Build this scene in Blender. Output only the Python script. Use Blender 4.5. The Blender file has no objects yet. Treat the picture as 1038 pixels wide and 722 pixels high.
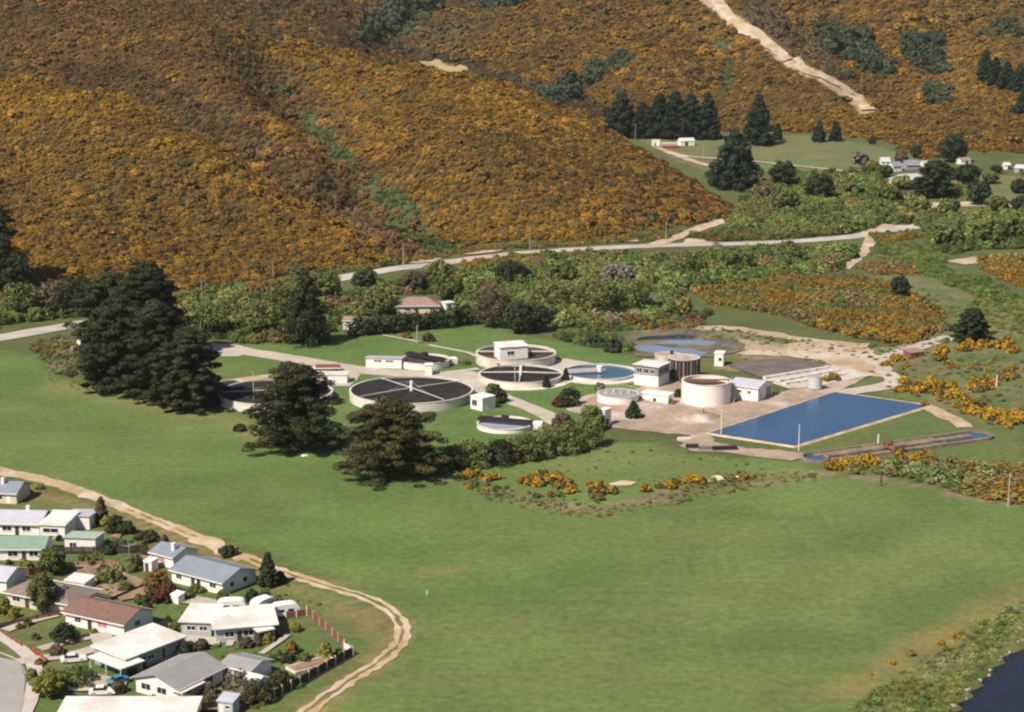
import bpy, bmesh, math, random
import numpy as np
from mathutils import Vector, Matrix

sc = bpy.context.scene
COL = sc.collection
RNG = np.random.default_rng(7)
random.seed(7)

# ------------------------------------------------------------------ camera model (photo 1038 x 722)
PW, PH, FPX = 1038.0, 722.0, 1800.0
CAM_Z, PITCH = 120.0, math.radians(12.0)
CP, SP = math.cos(PITCH), math.sin(PITCH)

def ray(px, py):
    u = (px - PW / 2) / FPX
    v = (PH / 2 - py) / FPX
    return u, CP + v * SP, -SP + v * CP

def at_depth(px, py, Y):
    dx, dy, dz = ray(px, py)
    t = Y / dy
    return (t * dx, Y, CAM_Z + t * dz)

def project(x, y, z):
    """world -> photo pixel (numpy arrays allowed)"""
    dz = z - CAM_Z
    fw = y * CP - dz * SP
    up = y * SP + dz * CP
    fw = np.where(np.abs(fw) < 1e-3, 1e-3, fw)
    return PW / 2 + FPX * x / fw, PH / 2 - FPX * up / fw, fw

# ------------------------------------------------------------------ value noise
def _hash(ix, iy, seed):
    h = (ix.astype(np.int64) * 374761393 + iy.astype(np.int64) * 668265263 + seed * 1442695041) & 0x7FFFFFFF
    h = ((h ^ (h >> 13)) * 1274126177) & 0x7FFFFFFF
    h = h ^ (h >> 16)
    return (h & 0xFFFFF) / float(0xFFFFF)

def vnoise(x, y, seed=0):
    x = np.asarray(x, float); y = np.asarray(y, float)
    ix = np.floor(x); iy = np.floor(y)
    fx = x - ix; fy = y - iy
    fx = fx * fx * (3 - 2 * fx); fy = fy * fy * (3 - 2 * fy)
    a = _hash(ix, iy, seed); b = _hash(ix + 1, iy, seed)
    c = _hash(ix, iy + 1, seed); d = _hash(ix + 1, iy + 1, seed)
    return (a * (1 - fx) + b * fx) * (1 - fy) + (c * (1 - fx) + d * fx) * fy

def fbm(x, y, scale, seed=0, octv=4):
    s = 0; a = 1; n = 0; f = 1.0 / scale
    for k in range(octv):
        s = s + a * vnoise(np.asarray(x) * f, np.asarray(y) * f, seed + 17 * k)
        n += a; a *= 0.5; f *= 2.03
    return s / n

def sstep(a, b, x):
    t = np.clip((np.asarray(x, float) - a) / (b - a), 0, 1)
    return t * t * (3 - 2 * t)

# ------------------------------------------------------------------ terrain
def floor_z(x, y):
    return 14.0 * sstep(820, 1280, y)

HILL_PTS = []
def hp(px, py, Y, dz=0.0):
    x, y, z = at_depth(px, py, Y)
    HILL_PTS.append((x, y, z + dz))
def base(px, py, under=0.0):
    # foot of a hill on the valley floor
    dx, dy, dz = ray(px, py)
    Y = 300.0
    while Y < 2500:
        t = Y / dy
        if CAM_Z + t * dz <= floor_z(0, Y):
            break
        Y += 2.0
    t = Y / dy
    HILL_PTS.append((t * dx, Y, floor_z(0, Y) - under))
    HILL_PTS.append((t * dx * (Y - 70) / Y, Y - 70, floor_z(0, Y) - 9))
# feet
for p in [(-260, 345), (-120, 338), (0, 326), (60, 318), (130, 308), (200, 298), (265, 289), (330, 279), (400, 265), (460, 257),
          (520, 249), (600, 243), (660, 238), (705, 231), (745, 224)]:
    base(*p)
# spur A (front left)
A = [(-260, 95, 900), (-120, 84, 890), (0, 80, 880), (60, 84, 880), (130, 98, 865), (200, 133, 845), (260, 168, 825), (330, 212, 795), (390, 240, 772)]
for a in A:
    hp(*a, -2.5)
    hp(a[0], a[1], a[2] + 55, -20); hp(a[0], a[1] - 4, a[2] + 100, -24)
for a in [(0, 160, 800), (60, 170, 795), (130, 180, 785), (200, 215, 770), (260, 235, 760), (0, 230, 735), (100, 240, 725), (180, 255, 725), (-150, 180, 790)]:
    hp(*a)
# spur B (behind A)
for a in [(-100, 30, 1090), (0, 40, 1090), (60, 50, 1080), (130, 60, 1060), (150, 10, 1220), (200, 60, 1050), (240, 80, 1015), (270, 130, 960), (320, 165, 905),
          (360, 205, 850), (400, 236, 800), (90, 0, 1240), (0, -10, 1250), (-150, -10, 1250), (205, 20, 1180), (245, 50, 1110)]:
    hp(*a)
# gully between B and C
for a in [(275, 85, 1095), (312, 125, 1020), (350, 160, 945), (392, 200, 870), (430, 236, 805)]:
    hp(a[0], a[1], a[2], -14 if a[2] > 960 else (-9 if a[2] > 900 else -4))
# spur C (centre)
C = [(270, 42, 1180), (320, 50, 1150), (400, 58, 1100), (460, 72, 1075), (520, 92, 1045), (580, 115, 1015), (640, 146, 980), (700, 181, 940), (742, 206, 912)]
for a in C:
    hp(*a, -3.0)
    hp(a[0], a[1], a[2] + 60, -16); hp(a[0], a[1], a[2] + 120, -22)
for a in [(330, 95, 1060), (400, 120, 980), (400, 200, 845), (470, 130, 960), (470, 200, 850), (540, 150, 930), (540, 210, 845), (610, 175, 900), (610, 215, 850),
          (670, 205, 875), (360, 140, 970), (430, 165, 900)]:
    hp(*a)
# the slopes behind
for a in [(300, 18, 1420), (345, 40, 1400), (390, 30, 1560), (440, 65, 1500), (430, 25, 1680), (380, 0, 1800), (470, 85, 1400), (480, 30, 1650), (540, 70, 1480),
          (560, 100, 1370), (600, 20, 1640), (650, 60, 1470), (500, 0, 1780), (600, 0, 1720), (700, 60, 1440), (700, 0, 1640), (760, 80, 1380), (800, 60, 1450), (800, 0, 1620),
          (880, 110, 1330), (900, 60, 1440), (900, 0, 1600), (980, 60, 1400), (1038, 120, 1230), (1038, 60, 1380), (1038, 0, 1560), (1200, 100, 1250), (1200, 0, 1560),
          (240, 0, 1500), (300, -20, 1600)]:
    hp(*a)
# the spur carrying the cut track, the gullies beside it
for a in [(715, 2, 1620), (760, 35, 1530), (800, 68, 1430), (840, 88, 1380), (878, 110, 1320)]:
    hp(*a, 7)
for a in [(735, 55, 1500), (730, 85, 1420), (820, 30, 1560), (870, 60, 1470), (905, 95, 1370), (960, 20, 1560), (960, 60, 1440), (965, 100, 1320), (540, 40, 1600), (590, 70, 1470), (610, 100, 1380), (425, 45, 1600), (452, 82, 1420)]:
    hp(*a, -9)
for a in [(660, 20, 1600), (640, 55, 1500), (560, 20, 1680), (920, 30, 1560), (1000, 30, 1500), (1010, 75, 1380), (480, 55, 1560), (350, 20, 1560)]:
    hp(*a, 7)
for p in [(650, 138), (700, 137), (760, 135), (830, 137), (900, 150), (960, 164), (1038, 171), (1150, 185)]:
    base(*p)
for x, y, z in [(-900, 1500, 200), (-450, 1700, 190), (0, 2100, 200), (400, 2100, 200), (900, 2000, 200), (-700, 2300, 260), (0, 2600, 270), (700, 2500, 260), (1300, 1700, 190),
                (-1200, 900, 120), (1500, 2500, 260), (-1500, 2500, 270), (900, 1500, 110), (-800, 1100, 100), (0, 3400, 300), (-1500, 3400, 300), (1500, 3400, 300),
                (150, 600, -30), (-150, 560, -30), (450, 700, -30), (450, 950, -12), (300, 950, -10), (300, 1080, -2), (500, 1050, -4), (-500, 500, -30), (-180, 530, -35), (-260, 560, -32), (-330, 520, -35), (-230, 480, -40), (-60, 600, -30), (60, 640, -24), (600, 500, -40), (0, 300, -60), (-1200, 400, -20), (1200, 700, -20)]:
    HILL_PTS.append((x, y, z))
HILL_PTS = np.array(HILL_PTS)

CC = 26.0
def _kern(d2):
    return np.sqrt(d2 + CC * CC)
_n = len(HILL_PTS)
_P = HILL_PTS[:, :2]
_K = _kern(((_P[:, None] - _P[None]) ** 2).sum(-1)) - np.eye(_n) * 0.8
_A = np.zeros((_n + 3, _n + 3)); _A[:_n, :_n] = _K
_A[:_n, _n] = 1; _A[:_n, _n + 1:] = _P / 1000.0; _A[_n:, :_n] = _A[:_n, _n:].T
_W = np.linalg.solve(_A, np.concatenate([HILL_PTS[:, 2], np.zeros(3)]))

def hill_raw(x, y):
    x = np.asarray(x, float); y = np.asarray(y, float)
    out = np.zeros(x.shape)
    for k in range(_n):
        out += _W[k] * _kern((x - _P[k, 0]) ** 2 + (y - _P[k, 1]) ** 2)
    return out + _W[_n] + _W[_n + 1] * x / 1000 + _W[_n + 2] * y / 1000

def axis(segs):
    out = []
    for a, b, st in segs:
        n = max(1, int(round((b - a) / st)))
        out += list(np.linspace(a, b, n, endpoint=False))
    out.append(segs[-1][1])
    return np.array(out)
GX = axis([(-3000, -900, 150), (-900, -520, 20), (-520, 520, 3.2), (520, 900, 20), (900, 3000, 150)])
GY = axis([(-600, 120, 60), (120, 260, 6), (260, 900, 2.6), (900, 1800, 4.5), (1800, 2600, 40), (2600, 4200, 160)])
XX, YY = np.meshgrid(GX, GY)
FZ = floor_z(XX, YY)
HR = hill_raw(XX, YY)
_d = HR - FZ
rel = np.clip(_d, 0, None)
und = (fbm(XX, YY, 95, 3, 4) - 0.5) * 2
HR = HR + und * 4.5 * sstep(2, 30, rel) + (fbm(XX, YY, 28, 9, 3) - 0.5) * 3.0 * sstep(1, 12, rel)
_k = 3.0
_h = np.clip(0.5 + 0.5 * (HR - FZ) / _k, 0, 1)
HH = FZ * (1 - _h) + HR * _h + _k * _h * (1 - _h) * np.where(_h < 1, 1, 0) * 0.5
# nothing rises in front of the foot line of the near slopes
_fl = []
for _px, _py in [(-400, 352), (-260, 343), (-120, 336), (0, 322), (60, 314), (130, 304), (200, 294.5), (265, 286), (330, 276.5), (400, 263), (460, 255), (520, 247.5), (600, 241.5), (660, 236), (705, 229), (745, 222)]:
    _dx, _dy, _dz = ray(_px, _py); _t = -CAM_Z / _dz; _fl.append((_t * _dx, _t * _dy))
_fl = np.array(_fl)
_yf = np.interp(XX, _fl[:, 0], _fl[:, 1])
_m = np.where(XX > _fl[-1, 0] + 5, 1.0, sstep(-14, 10, YY - _yf))
HH = FZ + (HH - FZ) * _m
HILLNESS = sstep(0.6, 4.0, HH - FZ)

def Hz(x, y):
    x = np.asarray(x, float); y = np.asarray(y, float)
    i = np.clip(np.searchsorted(GX, x) - 1, 0, len(GX) - 2)
    j = np.clip(np.searchsorted(GY, y) - 1, 0, len(GY) - 2)
    fx = np.clip((x - GX[i]) / (GX[i + 1] - GX[i]), 0, 1); fy = np.clip((y - GY[j]) / (GY[j + 1] - GY[j]), 0, 1)
    return (HH[j, i] * (1 - fx) + HH[j, i + 1] * fx) * (1 - fy) + (HH[j + 1, i] * (1 - fx) + HH[j + 1, i + 1] * fx) * fy

_YS = np.concatenate([np.arange(200, 900, 1.0), np.arange(900, 2500, 2.0)])
def at(px, py):
    """first hit of the photo ray with the terrain"""
    dx, dy, dz = ray(px, py)
    t = _YS / dy
    z = CAM_Z + t * dz
    g = Hz(t * dx, _YS)
    k = np.argmax(z <= g)
    if k == 0:
        k = len(_YS) - 1
    z0, z1 = z[k - 1] - g[k - 1], z[k] - g[k]
    f = z0 / (z0 - z1) if z0 != z1 else 0
    Y = _YS[k - 1] + f * (_YS[k] - _YS[k - 1])
    tt = Y / dy
    return Vector((tt * dx, Y, float(Hz(tt * dx, Y))))

def ppm(px, py):
    """photo pixels per metre at the terrain under a pixel"""
    p = at(px, py)
    return FPX / (p.y * CP - (p.z - CAM_Z) * SP)
# ------------------------------------------------------------------ camera, light, world
cam = bpy.data.cameras.new('camera'); camo = bpy.data.objects.new('camera', cam); COL.objects.link(camo)
camo.location = (0, 0, CAM_Z); camo.rotation_euler = (math.pi / 2 - PITCH, 0, 0)
cam.sensor_width = 36.0; cam.sensor_fit = 'HORIZONTAL'; cam.lens = 36.0 * FPX / PW
cam.clip_start = 1.0; cam.clip_end = 9000.0
sc.camera = camo
SUN_AZ = Vector((-0.70, -0.71)).normalized(); SUN_EL = math.radians(47)
sunv = Vector((SUN_AZ.x * math.cos(SUN_EL), SUN_AZ.y * math.cos(SUN_EL), math.sin(SUN_EL)))
sl = bpy.data.lights.new('sun', 'SUN'); sl.energy = 4.8; sl.angle = math.radians(0.5); sl.color = (1.0, 0.91, 0.775)
so = bpy.data.objects.new('sun', sl); COL.objects.link(so); so.location = (0, 0, 500)
so.rotation_euler = (-sunv).to_track_quat('-Z', 'Y').to_euler()
w = bpy.data.worlds.new('World'); sc.world = w; w.use_nodes = True
nt = w.node_tree; nt.nodes.clear()
sky = nt.nodes.new('ShaderNodeTexSky'); sky.sky_type = 'NISHITA'; sky.sun_disc = False
sky.sun_elevation = SUN_EL; sky.sun_rotation = math.atan2(SUN_AZ.x, SUN_AZ.y)
bg = nt.nodes.new('ShaderNodeBackground'); bg.inputs['Strength'].default_value = 0.06
wo = nt.nodes.new('ShaderNodeOutputWorld')
nt.links.new(sky.outputs[0], bg.inputs[0]); nt.links.new(bg.outputs[0], wo.inputs[0])
sc.view_settings.view_transform = 'Standard'; sc.view_settings.look = 'None'
sc.view_settings.exposure = 0.55; sc.view_settings.gamma = 1.0; sc.view_settings.use_curve_mapping = False
sc.cycles.max_bounces = 5; sc.cycles.diffuse_bounces = 2; sc.cycles.glossy_bounces = 2; sc.cycles.transparent_max_bounces = 4
sc.cycles.pixel_filter_type = 'BLACKMAN_HARRIS'; sc.cycles.filter_width = 2.3
sc.cycles.use_denoising = True
# ------------------------------------------------------------------ object helpers
def tag(o, label=None, cat=None, group=None, kind=None):
    if label: o['label'] = label
    if cat: o['category'] = cat
    if group: o['group'] = group
    if kind: o['kind'] = kind
    return o

def empty(name, loc=(0, 0, 0), rz=0.0, label=None, cat=None, group=None):
    o = bpy.data.objects.new(name, None); COL.objects.link(o)
    o.location = loc; o.rotation_euler = (0, 0, rz); o.empty_display_size = 0.5
    return tag(o, label, cat, group)

def mesh_np(name, v, f, mat=None, smooth=False, tint=None):
    v = np.asarray(v, np.float32); f = np.asarray(f, np.int32)
    me = bpy.data.meshes.new(name)
    k = f.shape[1]
    me.vertices.add(len(v)); me.vertices.foreach_set('co', v.ravel())
    me.loops.add(f.size); me.loops.foreach_set('vertex_index', f.ravel())
    me.polygons.add(len(f)); me.polygons.foreach_set('loop_start', np.arange(0, f.size, k, dtype=np.int32))
    me.polygons.foreach_set('loop_total', np.full(len(f), k, np.int32))
    if smooth:
        me.polygons.foreach_set('use_smooth', np.ones(len(f), bool))
    if tint is not None:
        a = me.attributes.new('tint', 'FLOAT', 'FACE'); a.data.foreach_set('value', np.asarray(tint, np.float32))
    me.update(calc_edges=True)
    if mat: me.materials.append(mat)
    return me

def link(name, me, parent=None, loc=None):
    o = bpy.data.objects.new(name, me); COL.objects.link(o)
    if parent is not None: o.parent = parent
    if loc is not None: o.location = loc
    return o

class MB:
    """collects simple solids into one mesh"""
    def __init__(self): self.v = []; self.f = []
    def add(self, vs, fs):
        n = len(self.v); self.v += [tuple(p) for p in vs]; self.f += [tuple(i + n for i in q) for q in fs]; return self
    def box(self, x0, x1, y0, y1, z0, z1, M=None):
        vs = [Vector(p) for p in ((x0, y0, z0), (x1, y0, z0), (x1, y1, z0), (x0, y1, z0), (x0, y0, z1), (x1, y0, z1), (x1, y1, z1), (x0, y1, z1))]
        if M is not None: vs = [M @ p for p in vs]
        return self.add(vs, [(0, 3, 2, 1), (4, 5, 6, 7), (0, 1, 5, 4), (1, 2, 6, 5), (2, 3, 7, 6), (3, 0, 4, 7)])
    def prism(self, poly, z0, z1):
        n = len(poly); a = sum(poly[i][0] * poly[(i + 1) % n][1] - poly[(i + 1) % n][0] * poly[i][1] for i in range(n))
        if a < 0: poly = poly[::-1]
        vs = [(p[0], p[1], z0) for p in poly] + [(p[0], p[1], z1) for p in poly]
        return self.add(vs, [tuple(range(n))[::-1], tuple(range(n, 2 * n))] + [(i, (i + 1) % n, n + (i + 1) % n, n + i) for i in range(n)])
    def hull6(self, a, b, t):
        """slab: polygon a (list of 3D points) extruded by vector t"""
        n = len(a); vs = [Vector(p) for p in a] + [Vector(p) + Vector(t) for p in a]
        return self.add(vs, [tuple(range(n))[::-1], tuple(range(n, 2 * n))] + [(i, (i + 1) % n, n + (i + 1) % n, n + i) for i in range(n)])
    def cyl(self, x, y, z0, z1, r0, r1=None, n=16, cap=True):
        r1 = r0 if r1 is None else r1
        vs = [(x + r0 * math.cos(2 * math.pi * i / n), y + r0 * math.sin(2 * math.pi * i / n), z0) for i in range(n)]
        vs += [(x + r1 * math.cos(2 * math.pi * i / n), y + r1 * math.sin(2 * math.pi * i / n), z1) for i in range(n)]
        fs = [(i, (i + 1) % n, n + (i + 1) % n, n + i) for i in range(n)]
        if cap: fs += [tuple(range(n))[::-1], tuple(range(n, 2 * n))]
        return self.add(vs, fs)
    def ring(self, x, y, z0, z1, ri, ro, n=64):
        vs = []
        for r, z in ((ri, z0), (ro, z0), (ro, z1), (ri, z1)):
            vs += [(x + r * math.cos(2 * math.pi * i / n), y + r * math.sin(2 * math.pi * i / n), z) for i in range(n)]
        fs = []
        for k in range(4):
            a, b = k * n, ((k + 1) % 4) * n
            fs += [(a + i, a + (i + 1) % n, b + (i + 1) % n, b + i) for i in range(n)]
        return self.add(vs, fs)
    def tube(self, p, q, r0, r1=None, n=6):
        p = Vector(p); q = Vector(q); d = (q - p)
        if d.length < 1e-6: return self
        r1 = r0 if r1 is None else r1
        a = d.normalized().orthogonal().normalized(); b = d.normalized().cross(a)
        vs = [p + (a * math.cos(2 * math.pi * i / n) + b * math.sin(2 * math.pi * i / n)) * r0 for i in range(n)]
        vs += [q + (a * math.cos(2 * math.pi * i / n) + b * math.sin(2 * math.pi * i / n)) * r1 for i in range(n)]
        return self.add(vs, [(i, (i + 1) % n, n + (i + 1) % n, n + i) for i in range(n)] + [tuple(range(n))[::-1], tuple(range(n, 2 * n))])
    def build(self, name, mat, parent=None, smooth=False):
        me = bpy.data.meshes.new(name); me.from_pydata(self.v, [], self.f)
        bm = bmesh.new(); bm.from_mesh(me); bmesh.ops.recalc_face_normals(bm, faces=bm.faces[:]); bm.to_mesh(me); bm.free()
        if smooth:
            me.polygons.foreach_set('use_smooth', [True] * len(me.polygons))
            try: me.set_sharp_from_angle(angle=math.radians(35))
            except Exception: pass
        if mat: me.materials.append(mat)
        return link(name, me, parent)

def copy_tree(o, parent=None):
    c = o.copy(); COL.objects.link(c)
    c.parent = parent
    for ch in list(o.children): copy_tree(ch, c)
    return c

# ------------------------------------------------------------------ materials
def _nodes(name):
    m = bpy.data.materials.new(name); m.use_nodes = True
    nt = m.node_tree; b = nt.nodes['Principled BSDF']
    b.inputs['Specular IOR Level'].default_value = 0.25
    return m, nt, b
def _noise(nt, scale, detail=4, rough=0.6, vec=None):
    n = nt.nodes.new('ShaderNodeTexNoise'); n.inputs['Scale'].default_value = scale
    n.inputs['Detail'].default_value = detail; n.inputs['Roughness'].default_value = rough
    if vec is not None: nt.links.new(vec, n.inputs['Vector'])
    return n.outputs['Fac']
def _map(nt, val, a, b, c, d):
    n = nt.nodes.new('ShaderNodeMapRange'); n.inputs[1].default_value = a; n.inputs[2].default_value = b
    n.inputs[3].default_value = c; n.inputs[4].default_value = d; nt.links.new(val, n.inputs[0]); return n.outputs[0]
def _math(nt, op, a, b):
    n = nt.nodes.new('ShaderNodeMath'); n.operation = op
    for k, x in enumerate((a, b)):
        if hasattr(x, 'links'): nt.links.new(x, n.inputs[k])
        else: n.inputs[k].default_value = x
    return n.outputs[0]
def _mix(nt, fac, a, b, mode='MIX'):
    n = nt.nodes.new('ShaderNodeMix'); n.data_type = 'RGBA'; n.blend_type = mode
    for k, x in ((0, fac), (6, a), (7, b)):
        if hasattr(x, 'links'): nt.links.new(x, n.inputs[k])
        elif k == 0: n.inputs[0].default_value = x
        else: n.inputs[k].default_value = (*x, 1) if len(x) == 3 else x
    return n.outputs[2]
def _scale_col(nt, col, fac):
    n = nt.nodes.new('ShaderNodeVectorMath'); n.operation = 'SCALE'
    if hasattr(col, 'links'): nt.links.new(col, n.inputs[0])
    else: n.inputs[0].default_value = col
    nt.links.new(fac, n.inputs['Scale']); return n.outputs[0]
def _pos(nt):
    g = nt.nodes.new('ShaderNodeNewGeometry'); return g.outputs['Position']
def _obj(nt):
    g = nt.nodes.new('ShaderNodeTexCoord'); return g.outputs['Object']

def mat(name, col, rough=0.8, var=0.18, scale=0.7, col2=None, mix2=0.35, bump=0.0, bscale=3.0, ribs=None, metal=0.0):
    """painted / mineral surface: two noise scales of wear, an optional second colour in patches, optional corrugation (ribs per metre, axis)"""
    m, nt, b = _nodes(name); P = _pos(nt)
    n1 = _noise(nt, scale, 5, 0.65, P); n2 = _noise(nt, scale * 6, 3, 0.6, P)
    c = col
    if col2 is not None:
        n3 = _noise(nt, scale * 0.45, 4, 0.6, P)
        c = _mix(nt, _map(nt, n3, 0.62 - mix2 * 0.5, 0.75 - mix2 * 0.5, 0, 1), col, col2)
    f = _math(nt, 'MULTIPLY', _map(nt, n1, 0.3, 0.7, 1 - var, 1 + var), _map(nt, n2, 0.3, 0.7, 1 - var * 0.5, 1 + var * 0.5))
    nt.links.new(_scale_col(nt, c, f), b.inputs['Base Color'])
    b.inputs['Roughness'].default_value = rough; b.inputs['Metallic'].default_value = metal
    h = None
    if ribs:
        w = nt.nodes.new('ShaderNodeTexWave'); w.wave_type = 'BANDS'; w.bands_direction = ribs[1]
        w.inputs['Scale'].default_value = ribs[0]; nt.links.new(_obj(nt), w.inputs['Vector']); h = w.outputs['Fac']; bump = max(bump, 0.25)
    elif bump: h = _noise(nt, bscale, 4, 0.6, P)
    if h is not None:
        bp = nt.nodes.new('ShaderNodeBump'); bp.inputs['Strength'].default_value = bump; bp.inputs['Distance'].default_value = 0.1
        nt.links.new(h, bp.inputs['Height']); nt.links.new(bp.outputs[0], b.inputs['Normal'])
    return m

def foliage(name, dark, light, flower=None, amount=0.0, rough=0.75, inst=False):
    """leaves: per-face tint between two greens, a share of faces in flower; each plant a little different"""
    m, nt, b = _nodes(name)
    at_ = nt.nodes.new('ShaderNodeAttribute'); at_.attribute_name = 'tint'; t = at_.outputs['Fac']
    oi = nt.nodes.new('ShaderNodeObjectInfo'); rnd = oi.outputs['Random']
    P = _pos(nt)
    big = _noise(nt, 0.25, 3, 0.6, P)
    c = _mix(nt, t, dark, light)
    if inst:
        tn = nt.nodes.new('ShaderNodeAttribute'); tn.attribute_type = 'INSTANCER'; tn.attribute_name = 'tone'
        tc = nt.nodes.new('ShaderNodeAttribute'); tc.attribute_type = 'INSTANCER'; tc.attribute_name = 'hue'
        c = _mix(nt, 0.35, tc.outputs['Color'], _mix(nt, t, _scale_col(nt, tc.outputs['Color'], _map(nt, t, 0, 1, 0.45, 0.45)), _scale_col(nt, tc.outputs['Color'], _map(nt, t, 0, 1, 1.7, 1.7))))
        am = tn.outputs['Fac']
    else:
        am = amount
    if flower is not None:
        k = nt.nodes.new('ShaderNodeAttribute'); k.attribute_name = 'tint2'
        fac = _math(nt, 'SUBTRACT', am, k.outputs['Fac']); fac = _map(nt, fac, -0.08, 0.08, 0, 1)
        fl = _mix(nt, t, [x * 0.62 for x in flower], [min(1, x * 1.25) for x in flower])
        c = _mix(nt, fac, c, fl)
    f = _math(nt, 'MULTIPLY', _map(nt, rnd, 0, 1, 0.8, 1.2), _map(nt, big, 0.3, 0.7, 0.85, 1.15))
    nt.links.new(_scale_col(nt, c, f), b.inputs['Base Color'])
    b.inputs['Roughness'].default_value = rough; b.inputs['Specular IOR Level'].default_value = 0.15
    return m

M = {}
M['white_wall'] = mat('white_wall', (0.720, 0.675, 0.639), 0.7, 0.08, 0.6)
M['white_paint'] = mat('white_paint', (0.720, 0.684, 0.657), 0.6, 0.06, 0.7)
M['cream_wall'] = mat('cream_wall', (0.558, 0.468, 0.360), 0.7, 0.08, 0.6)
M['grey_wall'] = mat('grey_wall', (0.27, 0.275, 0.295), 0.7, 0.1, 0.6)  # also the long white house, its side's shade put into the colour
M['blue_grey_wall'] = mat('blue_grey_wall', (0.40, 0.405, 0.43), 0.7, 0.08, 0.6)  # also the L shaped white house, its front's shade put into the colour
M['mid_grey_wall'] = mat('mid_grey_wall', (0.21, 0.20, 0.215), 0.7, 0.1, 0.6)
M['brick'] = mat('brick', (0.32, 0.18, 0.13), 0.85, 0.2, 1.5, bump=0.2, bscale=8)
M['roof_grey'] = mat('roof_grey', (0.19, 0.215, 0.26), 0.6, 0.1, 0.4, ribs=(1.6, 'X'))
M['roof_mid'] = mat('roof_mid', (0.25, 0.245, 0.25), 0.7, 0.12, 0.5, ribs=(1.6, 'X'))
M['roof_lavender'] = mat('roof_lavender', (0.42, 0.42, 0.48), 0.5, 0.1, 0.5, ribs=(1.6, 'X'))
M['roof_white'] = mat('roof_white', (0.66, 0.635, 0.605), 0.55, 0.08, 0.3, col2=(0.54, 0.50, 0.46), mix2=0.3, ribs=(1.4, 'X'))
M['roof_brown'] = mat('roof_brown', (0.17, 0.095, 0.08), 0.8, 0.18, 0.8, ribs=(1.2, 'X'))
M['roof_taupe'] = mat('roof_taupe', (0.20, 0.155, 0.13), 0.8, 0.15, 0.6, ribs=(1.2, 'X'))
M['roof_green'] = mat('roof_green', (0.19, 0.27, 0.21), 0.6, 0.1, 0.5, ribs=(1.6, 'X'))
M['roof_palegreen'] = mat('roof_palegreen', (0.33, 0.39, 0.33), 0.6, 0.12, 0.5, ribs=(1.6, 'X'))
M['roof_red'] = mat('roof_red', (0.26, 0.165, 0.15), 0.8, 0.15, 0.7, ribs=(1.2, 'X'))
M['glass'] = mat('glass', (0.02, 0.025, 0.035), 0.12, 0.1, 1.0)
M['dark_timber'] = mat('dark_timber', (0.055, 0.035, 0.03), 0.8, 0.25, 2.0)
M['red_timber'] = mat('red_timber', (0.20, 0.075, 0.055), 0.8, 0.25, 1.5)
M['concrete'] = mat('concrete', (0.468, 0.423, 0.378), 0.85, 0.15, 0.4, col2=(0.38, 0.33, 0.28), mix2=0.3)
M['concrete_pale'] = mat('concrete_pale', (0.594, 0.540, 0.486), 0.8, 0.12, 0.4, col2=(0.5, 0.44, 0.38), mix2=0.25)
M['concrete_stained'] = mat('concrete_stained', (0.24, 0.175, 0.125), 0.9, 0.25, 0.5, col2=(0.16, 0.13, 0.10), mix2=0.4)
M['tank_pink'] = mat('tank_pink', (0.76, 0.67, 0.61), 0.75, 0.06, 0.25, col2=(0.64, 0.54, 0.47), mix2=0.15)
M['filter_media'] = mat('filter_media', (0.017, 0.013, 0.014), 0.95, 0.35, 0.8, col2=(0.030, 0.023, 0.022), mix2=0.3, bump=0.6, bscale=4)
M['brown_sludge'] = mat('brown_sludge', (0.070, 0.046, 0.032), 0.6, 0.25, 0.5)
M['steel'] = mat('steel', (0.45, 0.45, 0.46), 0.5, 0.1, 1.0)
M['black_steel'] = mat('black_steel', (0.025, 0.022, 0.024), 0.6, 0.2, 1.0)
M['rust'] = mat('rust', (0.20, 0.09, 0.05), 0.9, 0.3, 1.5)
M['gravel'] = mat('gravel', (0.423, 0.347, 0.310), 0.95, 0.26, 0.15, col2=(0.30, 0.225, 0.17), mix2=0.5, bump=0.4, bscale=5)
M['path'] = mat('path', (0.423, 0.369, 0.324), 0.9, 0.12, 0.2, col2=(0.38, 0.33, 0.28), mix2=0.35, bump=0.2, bscale=5)
M['dirt'] = mat('dirt', (0.47, 0.375, 0.275), 0.95, 0.2, 0.22, col2=(0.38, 0.27, 0.15), mix2=0.35, bump=0.4, bscale=3)
M['bare_clay'] = mat('bare_clay', (0.44, 0.355, 0.285), 0.95, 0.25, 0.12, col2=(0.36, 0.26, 0.165), mix2=0.4, bump=0.5, bscale=1)
M['asphalt'] = mat('asphalt', (0.30, 0.27, 0.265), 0.9, 0.1, 0.3, bump=0.2, bscale=8)
M['footpath'] = mat('footpath', (0.44, 0.38, 0.36), 0.9, 0.1, 0.3)
M['road_seal'] = mat('road_seal', (0.36, 0.32, 0.30), 0.9, 0.12, 0.15, col2=(0.44, 0.38, 0.33), mix2=0.3)
M['soil'] = mat('soil', (0.21, 0.135, 0.09), 0.95, 0.25, 0.6, col2=(0.28, 0.19, 0.12), mix2=0.4, bump=0.5)
M['drying_bed'] = mat('drying_bed', (0.14, 0.12, 0.112), 0.95, 0.25, 0.4, col2=(0.12, 0.09, 0.085), mix2=0.4, bump=0.5)
M['mud'] = mat('mud', (0.23, 0.17, 0.12), 0.8, 0.25, 0.15, col2=(0.33, 0.25, 0.16), mix2=0.4, bump=0.4)
M['pond_mud'] = mat('pond_mud', (0.105, 0.085, 0.065), 0.6, 0.3, 0.2, col2=(0.16, 0.13, 0.08), mix2=0.4, bump=0.3)
M['lid_pink'] = mat('lid_pink', (0.43, 0.35, 0.31), 0.8, 0.2, 0.4, col2=(0.30, 0.235, 0.20), mix2=0.4)
M['bark'] = mat('bark', (0.10, 0.075, 0.055), 0.95, 0.3, 2.0, bump=0.6, bscale=4)
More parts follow.
